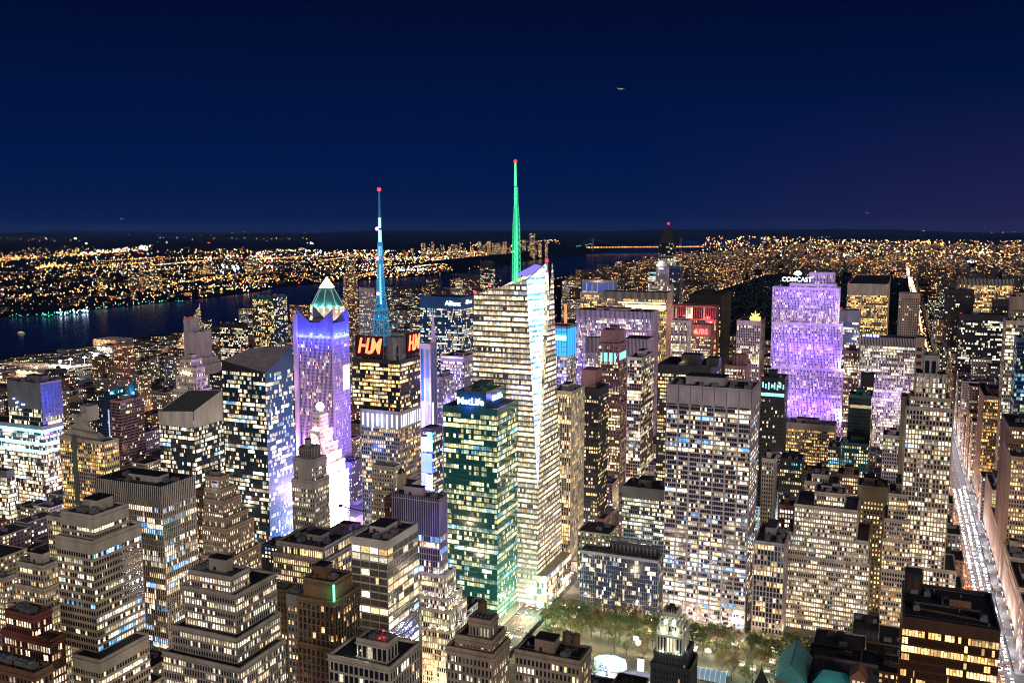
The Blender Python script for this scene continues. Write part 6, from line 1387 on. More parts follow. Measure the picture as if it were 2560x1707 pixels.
# uptown streets
for _ in range(2600):
    y = lr.uniform(2200, 13000); x = lr.uniform(-2300, 3500)
    if x < lerpx(nearS, y)+10: continue
    if -810 < x < 60 and sy(59) < y < sy(110): continue
    if inframe(x, y): put(L2, x, y, lr.uniform(4, 40), lr.choice([.5, .5, .6, .7, 1.2, 1.7]))
for ax in AV+AVE:
    if ax == 76: continue
    for i in range(150):
        y = 2100+i*55
        if -800 < ax < 50 and y < sy(110): continue
        if ax > lerpx(nearS, y)+10 and inframe(ax, y): put(L2, ax+lr.uniform(-8, 8), y, 8, .9, lr.choice([0, 1, 6]))
for i in range(420): y = 2050+lr.random()**1.5*7500; put(L2, 72+lr.uniform(-13, 13), y, 6, 1.3, lr.choice([0, 1, 2, 2, 5, 6]))
row(L2, [(2135, 692), (2152, 668), (2174, 646)], 130, 2.2, 1, 2); row(L2, [(2135, 692), (2152, 668), (2174, 646)], 80, 2.0, 0, 3); row(L2, [(2265, 648), (2272, 690), (2286, 730)], 110, 2.4, 2, 1); row(L2, [(2262, 640), (2272, 690), (2290, 735)], 120, 2.4, 0, 2); row(L2, [(2288, 735), (2305, 830), (2320, 880)], 70, 2.6, 6, 2, 20); row(L2, [(2060, 633), (2140, 640)], 30, 1.4, 2, 2); row(L2, [(2350, 640), (2460, 655)], 30, 1.8, 3, 4); row(L2, [(2230, 628), (2250, 630)], 10, 2.6, 3, 1)
row(L2, [(1830, 640), (1920, 636)], 34, 1.6, 6, 1.5); row(L2, [(2280, 603), (2360, 610)], 24, 2.2, 0, 2); row(L2, [(2190, 590), (2235, 590)], 16, 2.4, 3, 1); row(L2, [(1770, 690), (1830, 700), (1780, 730), (1720, 760)], 60, .8, 0, 4)
row(L2, [(1750, 603), (2100, 608), (2560, 622)], 240, 1.7, 0, 14, 25); row(L2, [(2000, 618), (2560, 650)], 150, 1.9, 6, 16, 25); row(L2, [(1900, 600), (2200, 606), (2560, 612)], 500, .8, None, 12); row(L2, [(1780, 612), (2100, 620), (2560, 640)], 420, .8, None, 14); row(L2, [(1600, 582), (2000, 579), (2560, 580)], 60, .9, None, 2); row(L2, [(2400, 620), (2480, 640)], 16, 2.4, 1, 6)
row(L2, [(1430, 620), (1480, 610)], 14, 1, 4, 1)
L2.build('uptown_lights', LM, None, 'stuff')
# Suspension bridge far upriver
Pa, Pb = at_d(1432, 619, 11600), at_d(1757, 618, 12300)
br = thing('suspension_bridge', 'far suspension bridge strung with amber deck lamps and blue cable lights', 'bridge', (Pa.x, Pa.y, 0)); u = (Pb-Pa); u.z = 0; L = u.length; u.normalize(); zd = 66
def bp_(t, z): return Vec((Pa.x+u.x*t, Pa.y+u.y*t, z))
t1, t2 = L*.145, L*.82
m = MB(); nrm = Vec((-u.y, u.x, 0))*15
m.face([bp_(0, zd)-nrm, bp_(L, zd)-nrm, bp_(L, zd)+nrm, bp_(0, zd)+nrm]); m.face([bp_(0, zd-9)-nrm, bp_(L, zd-9)-nrm, bp_(L, zd)-nrm, bp_(0, zd)-nrm]); child(m, 'deck', [M_['steel']], br)
for t in (t1, t2):
    m = MB()
    for s in (-1, 1): m.bar(bp_(t, 0)+nrm*s, bp_(t, 184)+nrm*s, 6)
    m.bar(bp_(t, 178)-nrm, bp_(t, 178)+nrm, 6); m.bar(bp_(t, 100)-nrm, bp_(t, 100)+nrm, 5); child(m, 'bridge_tower', [M_['steel']], br)
m = MB()
for i in range(90): p = bp_(L*i/89, zd+5); m.octa((p.x, p.y, p.z), 6.5*lr.uniform(.6, 1.2), 0)
child(m, 'deck_lamps', [LM[0]], br, 'stuff')
m = MB()
for i in range(70):
    t = L*i/69
    z = 184-(184-zd-10)*(1-((t-(t1+t2)/2)/((t2-t1)/2))**2) if t1 <= t <= t2 else (zd+(184-zd)*(t/t1) if t < t1 else zd+(184-zd)*(L-t)/(L-t2))
    p = bp_(t, z); m.octa((p.x, p.y, p.z), 3.0, 0)
child(m, 'cable_lamps', [glow('blue_green_lamp', (.12, .5, .6), .8)], br, 'stuff')
# dark park woods in the middle distance: one mass of clumps
tm = solid('night_foliage', (.035, .05, .025), .95, .5, .05)
m = MB(); pr = random.Random(9)
for _ in range(5200):
    x, y = pr.uniform(-795, 35), sy(59)+pr.random()**1.3*(sy(110)-sy(59))
    if not inframe(x, y): continue
    s = pr.uniform(4, 9); z = pr.uniform(6, 13)
    for j in range(3):
        a, c = pr.uniform(0, 6.3), pr.uniform(-.6, .6); v = Vec((cos(a)*s, sin(a)*s, c*s)); w_ = Vec((-sin(a)*s*.7, cos(a)*s*.7, pr.uniform(-.5, .5)*s)); p = Vec((x, y, z))
        m.face([p-v, p-w_, p+v, p+w_])
m.build('park_woods', [tm], None, 'stuff')
m = MB()
for _ in range(130):
    x, y = pr.uniform(-780, 30), sy(60)+pr.random()*3200; put(m, x, y, 16, .45, pr.choice([3, 4, 4, 2]))
m.build('park_path_lights', LM, None, 'stuff')

# ------------------------------------------------------------------ streets, pavements, park ground
asphalt = solid('asphalt', (.055, .053, .052), .75, .4, .2); paving = solid('pavement_stone', (.20, .185, .17), .85, .35, .3); paint = solid('road_paint', (.7, .68, .62), .7, .3, .5)
m = MB()
for a in AV[:7]: m.face([(a-11, 250, .05), (a+11, 250, .05), (a+11, 2050, .05), (a-11, 2050, .05)])
m.face([(76-11, 2050, .05), (76+11, 2050, .05), (76+11, 9000, .05), (76-11, 9000, .05)])
structure(m, 'avenue_road', asphalt)
m = MB()
for k in range(37, 60): w = 7 if k != 42 else 11; m.face([(-1890, sy(k)-w, .03), (900, sy(k)-w, .03), (900, sy(k)+w, .03), (-1890, sy(k)+w, .03)])
structure(m, 'street_road', asphalt)
m = MB()
for k in range(37, 59):
    for a, c in zip(AV[:7], AV[1:7]):
        if k in (40, 41) and a == 76: continue
        m.box(c+11.5, a-11.5, sy(k)+(7.5 if k != 42 else 11.5), sy(k+1)-(7.5 if k != 41 else 11.5), 0, .15, 0, False)
    m.box(76+11.5, 76+11.5+140, sy(k)+7.5, sy(k+1)-7.5, 0, .15, 0, False)
structure(m, 'pavement', paving)
m = MB()
for (cx_, k) in ((-258, 42), (-258, 41), (76, 42), (76, 43), (76, 44), (76, 45), (-258, 40)):
    hw = 11 if k == 42 else 7
    for side in (-1, 1):
        for i in range(9): x = cx_-9.5+i*2.2; m.face([(x, sy(k)+side*(hw+2)-1.6, .075), (x+1.1, sy(k)+side*(hw+2)-1.6, .075), (x+1.1, sy(k)+side*(hw+2)+1.6, .075), (x, sy(k)+side*(hw+2)+1.6, .075)])
for a in (76, -258):
    for ln in (-5.5, 0, 5.5):
        y = 560
        while y < 1600:
            if abs(((y/80.4)+33.5) % 1) > .14 and ((y/80.4)+33.5) % 1 < .86: m.face([(a+ln-.12, y, .075), (a+ln+.12, y, .075), (a+ln+.12, y+5, .075), (a+ln-.12, y+5, .075)])
            y += 12
structure(m, 'road_marking', paint)
pk = (-243, 62, sy(40)+8, sy(42)-12)
m = MB(); m.face([(pk[0], pk[2], .16), (pk[1], pk[2], .16), (pk[1], pk[3], .16), (pk[0], pk[3], .16)]); structure(m, 'park_ground', solid('park_lawn', (.12, .12, .07), .95, .5, .12))
# street lamps with real light
def lamp_proto():
    t = thing('street_lamp', 'grey curved street lamp with a glowing white head lining the avenues', 'street lamp', (0, 0, 0), 'street lamps along the avenues')
    m = MB(); m.frustum((0, 0), .16, .10, 0, 8.5, 6); m.frustum((0, 0), .3, .2, 0, .8, 6); m.build('pole', M_['steel'], t)
    m = MB(); m.bar((0, 0, 8.4), (1.1, 0, 9.2), .07); m.bar((1.1, 0, 9.2), (2.4, 0, 9.3), .07); m.build('arm', M_['steel'], t)
    m = MB(); m.box(2.1, 3.1, -.25, .25, 9.05, 9.35); m.box(2.15, 3.05, -.22, .22, 8.95, 9.05, 1); m.build('lamp_head', [M_['steel'], M_['whitelamp']], t)
    return t
def dup(root, loc, rz=0.0, label=None, group=None):
    r = root.copy(); COL.objects.link(r); r.location = loc; r.rotation_euler = (0, 0, rz)
    if label: r['label'] = label
    if group: r['group'] = group
    for ch in list(root.children):
        c = ch.copy(); COL.objects.link(c); c.parent = r
        for g in ch.children: d = g.copy(); COL.objects.link(d); d.parent = c
    return r
LP = lamp_proto(); first = True
def put_lamp(x, y, rz, power=9000, col=(1, .82, .62)):
    global first
    if first: LP.location = (x, y, 0); LP.rotation_euler = (0, 0, rz); first = False
    else: dup(LP, (x, y, 0), rz)
    lamp((x+2.6*cos(rz), y+2.6*sin(rz), 8.2), power, col, .6, name='street_light')
y = 600
while y < 1700:
    put_lamp(76-12.5, y, 0, 24000, (1, .50, .30)); put_lamp(76+12.5, y+18, pi, 13000, (.80, .86, 1)); y += 36
y = 560
while y < 800: put_lamp(-258-12.5, y, 0, 9000, (1, .8, .6)); put_lamp(-258+12.5, y+17, pi, 9000, (1, .8, .6)); y += 34
x = -300
while x < 30: put_lamp(x, sy(42)-12.5, pi/2, 6000, (1, .8, .6)); x += 40
# lamps deep in the other streets: their light climbs the fronts
gl = random.Random(31)
for a in AV[1:7]:
    for k in range(37, 58, 2):
        P = (a, sy(k)+40, 9.0); 
        if proj(P)[2] > 300 and -200 < proj(P)[0] < 2700: lamp(P, gl.uniform(40000, 80000), gl.choice([(1, .66, .36), (1, .74, .46), (1, .82, .6)]) if a > -700 else (1, .50, .22), 2.0, name='street_light')
for k in range(36, 50):
    for xx in (-395, -190, -60, -120, -330, -640, -700):
        P = (xx+gl.uniform(-20, 20), sy(k), 9.0)
        if -100 < proj(P)[0] < 2650 and proj(P)[2] > 250: lamp(P, gl.uniform(18000, 40000), gl.choice([(1, .66, .36), (1, .74, .46), (1, .82, .6), (.7, .95, 1)]), 2.0, name='street_light')
for k in range(36, 50):
    for xx in (125, 165): lamp((xx, sy(k), 9), 14000, (1, .72, .45), 2.0, name='street_light')
# teal and blue shop glow behind the broad white tower
for P, c_, pw in (((-70, 860, 12), (.1, .6, 1), 22000), ((-95, 900, 14), (.15, .8, .9), 22000), ((-40, 930, 40), (.1, .45, 1), 16000), ((-110, 930, 20), (.1, .6, 1), 20000), ((-235, 840, 12), (1, .1, .12), 16000), ((-250, 800, 10), (.5, .4, 1), 16000), ((-258, 705, 12), (.45, .5, 1), 16000), ((-300, 660, 12), (.1, .7, .5), 22000), ((-258, 620, 30), (.1, .8, .55), 20000)):
    lamp(P, pw, c_, 5.0, name='shop_light')
# lit shop fronts along the avenue: each a glazed front with a canopy
shop = None
SHC = [(1, .9, .78), (.72, .85, 1), (1, .55, .4), (.45, .55, 1), (1, .96, .9)]
SHM = [glow('shop_light_%s' % n_, c_, 2.6) for n_, c_ in zip(('warm', 'cool', 'red', 'blue', 'white'), SHC)]
SHN = ['warm white', 'cool white', 'red', 'blue', 'white']
sr = random.Random(17)
for side in (-1, 1):
    y = 690
    while y < 1500:
        i = sr.choice([0, 0, 2, 4] if side < 0 else [1, 1, 3, 4]); x = 76+side*17.6
        t = thing('shop_front', '%s lit shop front on the %s kerb of the glowing avenue' % (SHN[i], 'west' if side < 0 else 'east'), 'shop front', (x, y, .15), '%s shop fronts on the %s kerb' % (SHN[i], 'west' if side < 0 else 'east'))
        m = MB(); m.box(-.3*side if side > 0 else .0, .0 if side > 0 else .3, 0, 9, .5, 4.5) if False else m.box(-.15, .15, 0, 9, .5, 4.5); m.build('shop_window', SHM[i], t)
        m = MB(); m.box(-1.2 if side > 0 else -.15, .15 if side > 0 else 1.2, -.2, 9.2, 4.5, 4.9); m.build('canopy', M_['dark'], t)
        m = MB()
        for k in range(4): m.box(-.2, .2, k*3-.1, k*3+.1, .1, 4.5)
        m.build('frame', M_['dark'], t)
        y += sr.choice([11, 14, 20, 27])
# ------------------------------------------------------------------ traffic
GLS = solid('car_glass', (.01, .012, .015), .1, spec=.6); TYRE = solid('tyre', (.015, .015, .015), .8)
HEAD = glow('headlight', (.92, .94, 1), 60); TAIL = glow('taillight', (1, .05, .02), 60)
def shell(L, Wd, prof):
    m = MB(); n = len(prof)
    for i in range(n):
        a, c = prof[i], prof[(i+1) % n]
        m.face([(a[0], -Wd/2, a[1]), (c[0], -Wd/2, c[1]), (c[0], Wd/2, c[1]), (a[0], Wd/2, a[1])])
    m.face([(p[0], -Wd/2, p[1]) for p in prof][::-1]); m.face([(p[0], Wd/2, p[1]) for p in prof]); return m
def car_proto(nm, label, cat, col, L=4.6, H=1.45, Wd=1.85, bus=False, group=None):
    t = thing(nm, label, cat, (0, 0, 0), group); h = L/2
    paintm = solid(nm + '_paint_' + str(len(bpy.data.materials)), col, .3, .05, spec=.6)
    if bus: prof = [(-h, .4), (h, .4), (h, 3.0), (h-.3, 3.2), (-h, 3.2)]; cab = [(-h+.3, 1.5), (h+.02, 1.4), (h+.02, 2.6), (-h+.3, 2.6)]
    else: prof = [(-h, .35), (h, .35), (h, .75), (h-1.2, .92), (-h+.9, .95), (-h, .9)]; cab = [(h-1.3, .90), (h-2.0, H), (-h+1.3, H), (-h+.5, .93)]
    shell(L, Wd, prof).build('body', paintm, t); shell(L, Wd+.02 if bus else Wd*.86, cab).build('window' if bus else 'cabin', GLS, t)
    if not bus: m = MB(); m.box(-h+1.35, h-2.05, -Wd*.4, Wd*.4, H, H+.04); m.build('roof', paintm, t)
    for sx_ in (-1, 1):
        for sy_ in (-1, 1):
            m = MB(); c = (sx_*(h-.85), sy_*(Wd/2-.05), .34); A = [(c[0]+.34*cos(a*pi/5), c[1]-.12, c[2]+.34*sin(a*pi/5)) for a in range(10)]; Bq = [(p[0], c[1]+.12, p[2]) for p in A]
            for i in range(10): m.face([A[i], A[(i+1) % 10], Bq[(i+1) % 10], Bq[i]])
            m.face(A); m.face(Bq[::-1]); m.build('wheel', TYRE, t)
        m = MB(); m.ball((h-.02, sx_*(Wd/2-.32), .66), .33, 0, 8, 5); m.build('headlight', HEAD, t)
        m = MB(); m.box(-h-.05, -h+.02, sx_*(Wd/2-.3)-.28, sx_*(Wd/2-.3)+.28, .6, 1.0); m.build('taillight', TAIL, t)
    return t
KINDS_ = [('parked', (.02, .02, .025), 'black'), ('p', (.6, .6, .58), 'white'), ('p', (.18, .18, .19), 'grey'), ('t', (.75, .42, .02), 'yellow')]
PROT = []
for i, (_, c, nm) in enumerate(KINDS_):
    lab = ('%s car driving down the glowing avenue with its headlights on' % nm) if nm != 'yellow' else 'yellow taxi driving down the glowing avenue with its headlights on'
    PROT.append([car_proto('car' if nm != 'yellow' else 'taxi', lab, 'car' if nm != 'yellow' else 'taxi', c, group='%s cars driving down the avenue' % nm), True, nm])
BUS = car_proto('bus', 'white city bus heading down the glowing avenue', 'bus', (.55, .57, .6), 12, 3.2, 2.55, True, 'white buses on the avenue'); bus_used = False
tr = random.Random(13)
def drive(x, y, rz, north=False):
    p = tr.choices(PROT, (4, 3, 3, 4))[0]; z = .05
    lab = None; g = None
    if north == 2:
        lab = '%s %s seen from behind with red tail lights along the glowing avenue' % (p[2], 'taxi' if p[2] == 'yellow' else 'car'); g = '%s cars with red tail lights on the avenue' % p[2]
    elif north:
        lab = '%s %s seen from behind with red tail lights by the park corner' % (p[2], 'taxi' if p[2] == 'yellow' else 'car'); g = '%s cars by the park corner' % p[2]
    if p[1]:
        p[0].location = (x, y, z); p[0].rotation_euler = (0, 0, rz); p[1] = False
        if lab: p[0]['label'] = lab; p[0]['group'] = g
    else: 
        q = dup(p[0], (x, y, z), rz, lab, g)
        if not lab: q['label'] = ('%s car driving down the glowing avenue with its headlights on' % p[2]) if p[2] != 'yellow' else 'yellow taxi driving down the glowing avenue with its headlights on'; q['group'] = '%s cars driving down the avenue' % p[2]
for lane in (-8.2, -2.8, 2.8, 8.2):
    y = 660 + tr.uniform(0, 10)
    while y < 1180:
        if lane == 8.2 and tr.random() < .14:
            if not bus_used: BUS.location = (76+lane, y+6, .05); BUS.rotation_euler = (0, 0, -pi/2); bus_used = True
            else: dup(BUS, (76+lane, y+6, .05), -pi/2)
            y += 20
        elif lane < -8: drive(76+lane, y, pi/2, 2); y += 3
        else: drive(76+lane+tr.uniform(-.3, .3), y, -pi/2); y += tr.choice([6.5, 7, 8, 10, 14])
for lane in (-8.2, -2.8, 2.8):
    y = 575 + tr.uniform(0, 12)
    while y < 770: drive(-258+lane, y, pi/2, True); y += tr.choice([9, 14, 20, 30])
x = -300
while x < -150: drive(x, sy(42)-4, 0, True); x += tr.choice([12, 18, 30])
o = dup(BUS, (-262, sy(42)+4, .05), pi, 'white city bus crossing the wide junction by the park corner', 'bus at the park corner junction')
# ------------------------------------------------------------------ the park square: trees, kiosks, pavilion, rink
bark = solid('bark', (.10, .08, .06)); leafm = [solid('leaves_olive', (.13, .17, .045), .8, .5, .4), solid('leaves_rust', (.20, .13, .04), .8, .5, .4), solid('leaves_green', (.08, .17, .05), .8, .5, .4)]
def tree_meshes(seed, mi):
    q = random.Random(seed); m = MB(); m.frustum((0, 0), .32, .18, 0, 6, 7)
    tips = []
    for i in range(9):
        a = 2*pi*i/9+q.uniform(-.3, .3); r_ = q.uniform(2, 4.6); z = q.uniform(8, 13); m.bar((0, 0, q.uniform(3.5, 6)), (r_*cos(a), r_*sin(a), z), .09); tips.append((r_*cos(a), r_*sin(a), z))
    tips.append((0, 0, 13.5)); trunk = m.mesh('trunk', [bark]); m = MB()
    for t in tips:
        for _ in range(52):
            p = Vec(t)+Vec((q.gauss(0, 1.25), q.gauss(0, 1.25), q.gauss(0, .9))); s = q.uniform(.22, .5); u = Vec((q.uniform(-1, 1), q.uniform(-1, 1), q.uniform(-1, 1))).normalized(); v = u.orthogonal().normalized()*s*.7; u = u*s
            m.face([p-u, p-v, p+u, p+v])
    return trunk, m.mesh('crown', [leafm[mi]])
TM = [tree_meshes(s, mi) for s, mi in ((1, 0), (2, 0), (3, 1), (4, 0), (5, 2))]
TN = ['olive green', 'olive green', 'rust brown', 'olive green', 'fresh green']
def tree(x, y, i, s=1.0):
    t = thing('park_tree', 'thin %s plane tree standing in the lamp lit park' % TN[i], 'tree', (x, y, .1), '%s trees in the park' % TN[i], tr.uniform(0, 6)); t.scale = (s, s, s)
    obj('trunk', TM[i][0], t); obj('crown', TM[i][1], t)
for row_, yy in enumerate((666, 658, 650, 642, 633)):
    x = -238
    while x < -45:
        if tr.random() < .95: tree(x+tr.uniform(-1.5, 1.5), yy+tr.uniform(-1.5, 1.5), tr.choice([0, 1, 2, 3, 0, 4]), tr.uniform(.85, 1.15))
        x += 7.6
for x in range(-236, -120, 10):
    for yy in (622, 612): 
        if tr.random() < .5: tree(x+tr.uniform(-2, 2), yy+tr.uniform(-2, 2), tr.choice([0, 2, 3]), tr.uniform(.8, 1.1))
for x in range(-100, -40, 9):
    for yy in (624, 614, 604, 594): 
        if tr.random() < .8: tree(x+tr.uniform(-2, 2), yy+tr.uniform(-2, 2), tr.choice([0, 2, 2, 3]), tr.uniform(.8, 1.15))
for (px, py) in ((1490, 1672), (1512, 1688), (1478, 1695)): P = at_z(px, py, 8); tree(P.x, P.y, 4, 1.0)
KP = None
def kiosk(x, y, rz):
    global KP
    if KP is None:
        KP = thing('market_kiosk', 'little glowing market kiosk among the park trees', 'kiosk', (x, y, .16), 'market kiosks in the park')
        m = MB(); m.box(-2, 2, -1.4, 1.4, 0, 2.5); m.build('wall', M_['white'], KP)
        m = MB(); m.face([(-2.3, -1.7, 2.5), (2.3, -1.7, 2.5), (2.3, 0, 3.5), (-2.3, 0, 3.5)]); m.face([(2.3, 1.7, 2.5), (-2.3, 1.7, 2.5), (-2.3, 0, 3.5), (2.3, 0, 3.5)]); m.face([(-2.3, 1.7, 2.5), (-2.3, -1.7, 2.5), (-2.3, 0, 3.5)]); m.face([(2.3, -1.7, 2.5), (2.3, 1.7, 2.5), (2.3, 0, 3.5)]); m.build('roof', M_['white'], KP)
        m = MB(); m.box(-1.7, 1.7, -1.5, -1.41, .9, 2.2); m.box(2.01, 2.06, -1, 1, .9, 2.2); m.build('counter', glow('kiosk_light', (1, .80, .55), 3.5), KP); KP.rotation_euler = (0, 0, rz)
    else: dup(KP, (x, y, .16), rz)
for x in range(-232, -60, 9):
    for yy in (628, 640, 659):
        if tr.random() < .42: kiosk(x+tr.uniform(-2, 2), yy+tr.uniform(-2, 2), tr.choice([0, .2, -.3]))
for x in range(-232, -50, 11): lamp((x, 637+tr.uniform(-4, 4), 4.5), 3000, tr.choice([(1, .82, .52), (1, .92, .7), (.9, .95, .9)]), .3, name='park_light'); lamp((x+5, 660, 4.5), 6000, (1, .74, .45), .3, name='park_light'); lamp((x+3, 618, 4.5), 2500, (1, .86, .7), .3, name='park_light')
for x in range(-150, -90, 7): lamp((x, 672, 4), 3000, (1, .85, .75), .3, name='park_light')
def ground_poly(px): return [at_z(a, b, .3) for a, b in px]
G = [at_z(a, b, 0) for a, b in ((1490, 1668), (1540, 1684), (1560, 1662), (1512, 1648))]
c = sum(G, Vec())/4; pav = thing('pavilion', 'glowing white faceted tent pavilion beside the ice rink', 'pavilion', (c.x, c.y, .2))
m = MB(); w, l = 13, 8
P8 = [(c.x+w*cos(a)*(1 if i % 2 else .92), c.y+l*sin(a), 4.5) for i, a in enumerate([pi*k/4 for k in range(8)])]
for i in range(8): m.face([P8[i], P8[(i+1) % 8], (c.x+2, c.y, 9.5)]); m.face([(P8[i][0], P8[i][1], .2), (P8[(i+1) % 8][0], P8[(i+1) % 8][1], .2), P8[(i+1) % 8], P8[i]])
child(m, 'tent_roof', [glow('lit_tent', (.72, .9, 1), 1.7)], pav)
m = MB()
for p in P8: m.bar((p[0], p[1], .1), p, .2); m.bar(p, (c.x+2, c.y, 9.6), .15)
child(m, 'tent_frame', [M_['teal']], pav)
C = at_z(1572, 1704, 0)
m = MB(); m.box(C.x-24, C.x+20, C.y-26, C.y+7, .16, .35); ri = m.build('ice_rink', solid('ice', (.8, .84, .9), .2, .1), None); tag(ri, 'bright white floodlit ice rink at the bottom edge of the park', 'ice rink')
for x in (-18, 0, 14):
    for yy in (-16, 2): lamp((C.x+x, C.y+yy, 9), 15000, (.85, .85, 1), .5, name='rink_light')
lamp((c.x-2, c.y-12, 4), 9000, (.1, .1, 1), .5); lamp((c.x+18, c.y-10, 4), 12000, (.1, .12, 1), .5); lamp((c.x+24, c.y-2, 4), 2500, (.15, .1, 1), .5)
P = at_z(1602, 1676, 0); tw = thing('light_tower', 'slim white glowing sign tower next to the ice rink', 'sign tower', (P.x, P.y, .2)); m = MB(); m.box(P.x-2, P.x+2, P.y-1, P.y+1, .2, 9); child(m, 'lit_panel', [glow('sign_tower_light', (1, .95, 1), 2.5)], tw); m = MB(); m.box(P.x-2.2, P.x+2.2, P.y-1.2, P.y+1.2, 9, 9.5); m.box(P.x-2.3, P.x-2, P.y-1.2, P.y+1.2, .2, 9); child(m, 'frame', [M_['steel']], tw)
P = at_z(1765, 1690, 0); gh = thing('glass_hall', 'arched glass hall with cyan lit ribs at the edge of the park', 'glass hall', (P.x, P.y, .2))
m, m2 = MB(), MB()
for i in range(9):
    x = P.x-14+i*3.5
    A = [(x, P.y+6*cos(a), .2+5.5*sin(a)) for a in [pi*k/8 for k in range(9)]]
    for a, bq in zip(A, A[1:]): m.bar(a, bq, .18)
    if i < 8:
        for k in range(8): a, bq = A[k], A[k+1]; m2.face([a, bq, (bq[0]+3.5, bq[1], bq[2]), (a[0]+3.5, a[1], a[2])])
child(m, 'rib', [glow('rib_light', (.3, .8, 1), 1.2)], gh); child(m2, 'glass_vault', [glow('lit_glass_vault', (.35, .5, .6), .45)], gh)
P = at_z(1596, 1612, 6); bl = thing('balloon_lamp', 'big round pale lamp globe among the park trees', 'lamp', (P.x, P.y, .2)); m = MB(); m.ball((P.x, P.y, 8), 2.2, 0, 12, 8); child(m, 'globe', [glow('globe_lamp', (1, .72, .55), 1.5)], bl); m = MB(); m.bar((P.x, P.y, .2), (P.x, P.y, 6), .15); child(m, 'pole', [M_['steel']], bl)
# ------------------------------------------------------------------ river front on the left: floodlit field, sheds, piers, a boat
F = [at_z(a, b, .2) for a, b in ((118, 948), (225, 952), (275, 905), (185, 905))]
m = MB(); m.face(F); structure(m, 'sports_field', solid('field_turf', (.16, .17, .10), .9, .3, .05))
FLP = None
for i, (px, py) in enumerate(((178, 931), (213, 926), (238, 921), (272, 920), (152, 936))):
    P = at_z(px, py, 0)
    if FLP is None:
        FLP = thing('floodlight_mast', 'tall floodlight mast blazing white over the sports field', 'floodlight', (P.x, P.y, 0), 'floodlight masts round the sports field')
        m = MB(); m.frustum((0, 0), .7, .4, 0, 27, 6); m.build('pole', M_['steel'], FLP)
        m = MB(); m.ball((0, 0, 28.5), 3.6, 0, 8, 5, .6); m.build('lamp_head', glow('floodlight', (.88, .94, 1), 9), FLP)
    else: dup(FLP, (P.x, P.y, 0))
    lamp((P.x, P.y-4, 26), 160000, (1, .95, .82), 2.0, name='flood_light')
for (nm, lab, px, py, w, l, h, mt, lt) in (('pier_shed', 'long orange lit pier shed on the river', 267, 868, 95, 60, 17, 'cream', (1, .5, .2)), ('pier_shed', 'low saw roofed shed along the near river bank', 85, 930, 190, 30, 12, 'cream', (1, .6, .4)), ('depot', 'low office building lit from inside beside the sports field', 75, 952, 75, 25, 18, 'cream', (1, .75, .5)), ('depot', 'bright white lit low building behind the floodlight masts', 262, 892, 50, 25, 22, 'white', (1, .95, .9))):
    P = at_z(px, py, 0); m = MB(); m.prism([(P.x-w/2, P.y), (P.x+w/2, P.y), (P.x+w/2, P.y+l), (P.x-w/2, P.y+l)], 0, h, 0, False, True, (6, 5, 40, 60), 1)
    n = int(w/16)
    for i in range(n): a = P.x-w/2+i*16; m.face([(a, P.y, h), (a+16, P.y, h), (a+8, P.y, h+3.5)], 1); m.face([(a, P.y, h), (a+8, P.y, h+3.5), (a+8, P.y+l, h+3.5), (a, P.y+l, h)], 1); m.face([(a+8, P.y, h+3.5), (a+16, P.y, h), (a+16, P.y+l, h), (a+8, P.y+l, h+3.5)], 1)
    o = m.build(nm, [FM[4], M_[mt]]); tag(o, lab, 'shed' if nm == 'pier_shed' else 'building'); lamp((P.x, P.y-25, 14), 90000, lt, 2.0, name='yard_light'); lamp((P.x-w*.35, P.y-20, 12), 60000, lt, 2.0, name='yard_light')
m = MB(); P = at_z(200, 880, 0); m.box(P.x-80, P.x+60, P.y, P.y+18, 0, 2.5); P = at_z(50, 915, 0); m.box(P.x-200, P.x+50, P.y+10, P.y+30, 0, 2.5); structure(m, 'pier', M_['steel'])
P = at_z(54, 834, .4); bt = thing('boat', 'small pale boat crossing the dark river on the left', 'boat', (P.x, P.y, .4))
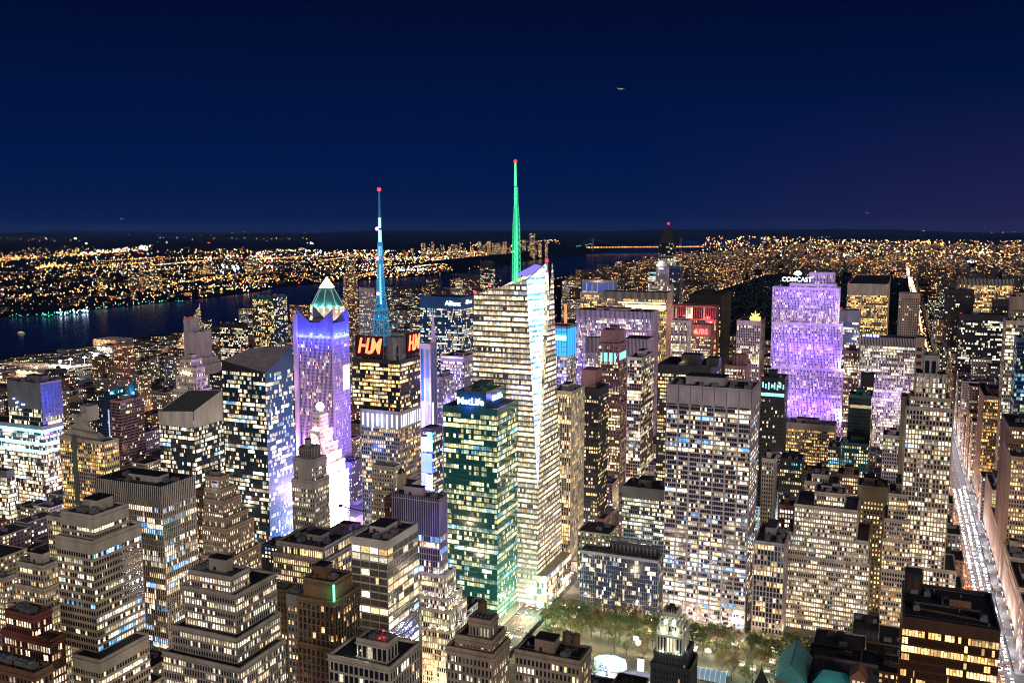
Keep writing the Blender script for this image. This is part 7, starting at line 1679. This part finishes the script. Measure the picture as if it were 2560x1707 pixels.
m = MB(); m.prism([(P.x-13, P.y-3), (P.x+9, P.y-3), (P.x+14, P.y), (P.x+9, P.y+3), (P.x-13, P.y+3)], .4, 3.2); child(m, 'hull', [M_['white']], bt); m = MB(); m.box(P.x-9, P.x+5, P.y-2.2, P.y+2.2, 3.2, 6.5); child(m, 'cabin', [glow('cabin_light', (1, .75, .55), .6)], bt)
# aircraft lights in the sky
ac = None
for (px, py, d, lab) in ((1553, 223, 5200, 'airliner with lit windows high in the dark sky right of the green spire'), (305, 547, 9000, 'distant airliner glowing yellow low over the far bank'), (2168, 533, 11000, 'distant airliner low in the sky at the right')):
    P = at_d(px, py, d)
    if ac is None:
        ac = thing('airliner', lab, 'aircraft', P, None, .5)
        m = MB(); m.frustum((0, 0), 1.8, 1.8, -16, 14, 8); m.frustum((0, 0), 1.8, .3, 14, 19, 8); m.frustum((0, 0), 1.0, 1.8, -20, -16, 8)
        m.v = [(z, y, -x) for x, y, z in m.v]; m.build('fuselage', M_['white'], ac)
        m = MB(); m.prism([(2, -1), (-5, -17), (-8, -17), (-4, -1), (-4, 1), (-8, 17), (-5, 17), (2, 1)], -.4, 0); m.build('wing', M_['white'], ac)
        m = MB(); m.prism([(-16, -.2), (-20, -.2), (-20, .2), (-16, .2)], 1, 7); m.build('tail_fin', M_['white'], ac)
        m = MB(); m.ball((0, -17, 0), 1.6); m.ball((0, 17, 0), 1.6); m.ball((14, 0, 0), 1.8); m.ball((-16, 0, 2), 1.2); m.build('navigation_light', glow('aircraft_light', (.9, .8, .7), 3), ac)
    else: dup(ac, P, .5, lab)
# ------------------------------------------------------------------ thin night haze over the whole city
m = MB(); m.box(-58000, 58000, -2900, 44000, -1, 520)
hm = bpy.data.materials.new('night_haze'); hm.use_nodes = True; ht = hm.node_tree; ht.nodes.clear()
ho = N(ht, 'ShaderNodeOutputMaterial'); hv = N(ht, 'ShaderNodeVolumePrincipled'); hv.inputs['Density'].default_value = HAZE_D; hv.inputs['Color'].default_value = (.16, .34, 1, 1); hv.inputs['Anisotropy'].default_value = 0
ht.links.new(hv.outputs[0], ho.inputs['Volume'])
m.build('haze', [hm], None, 'stuff')
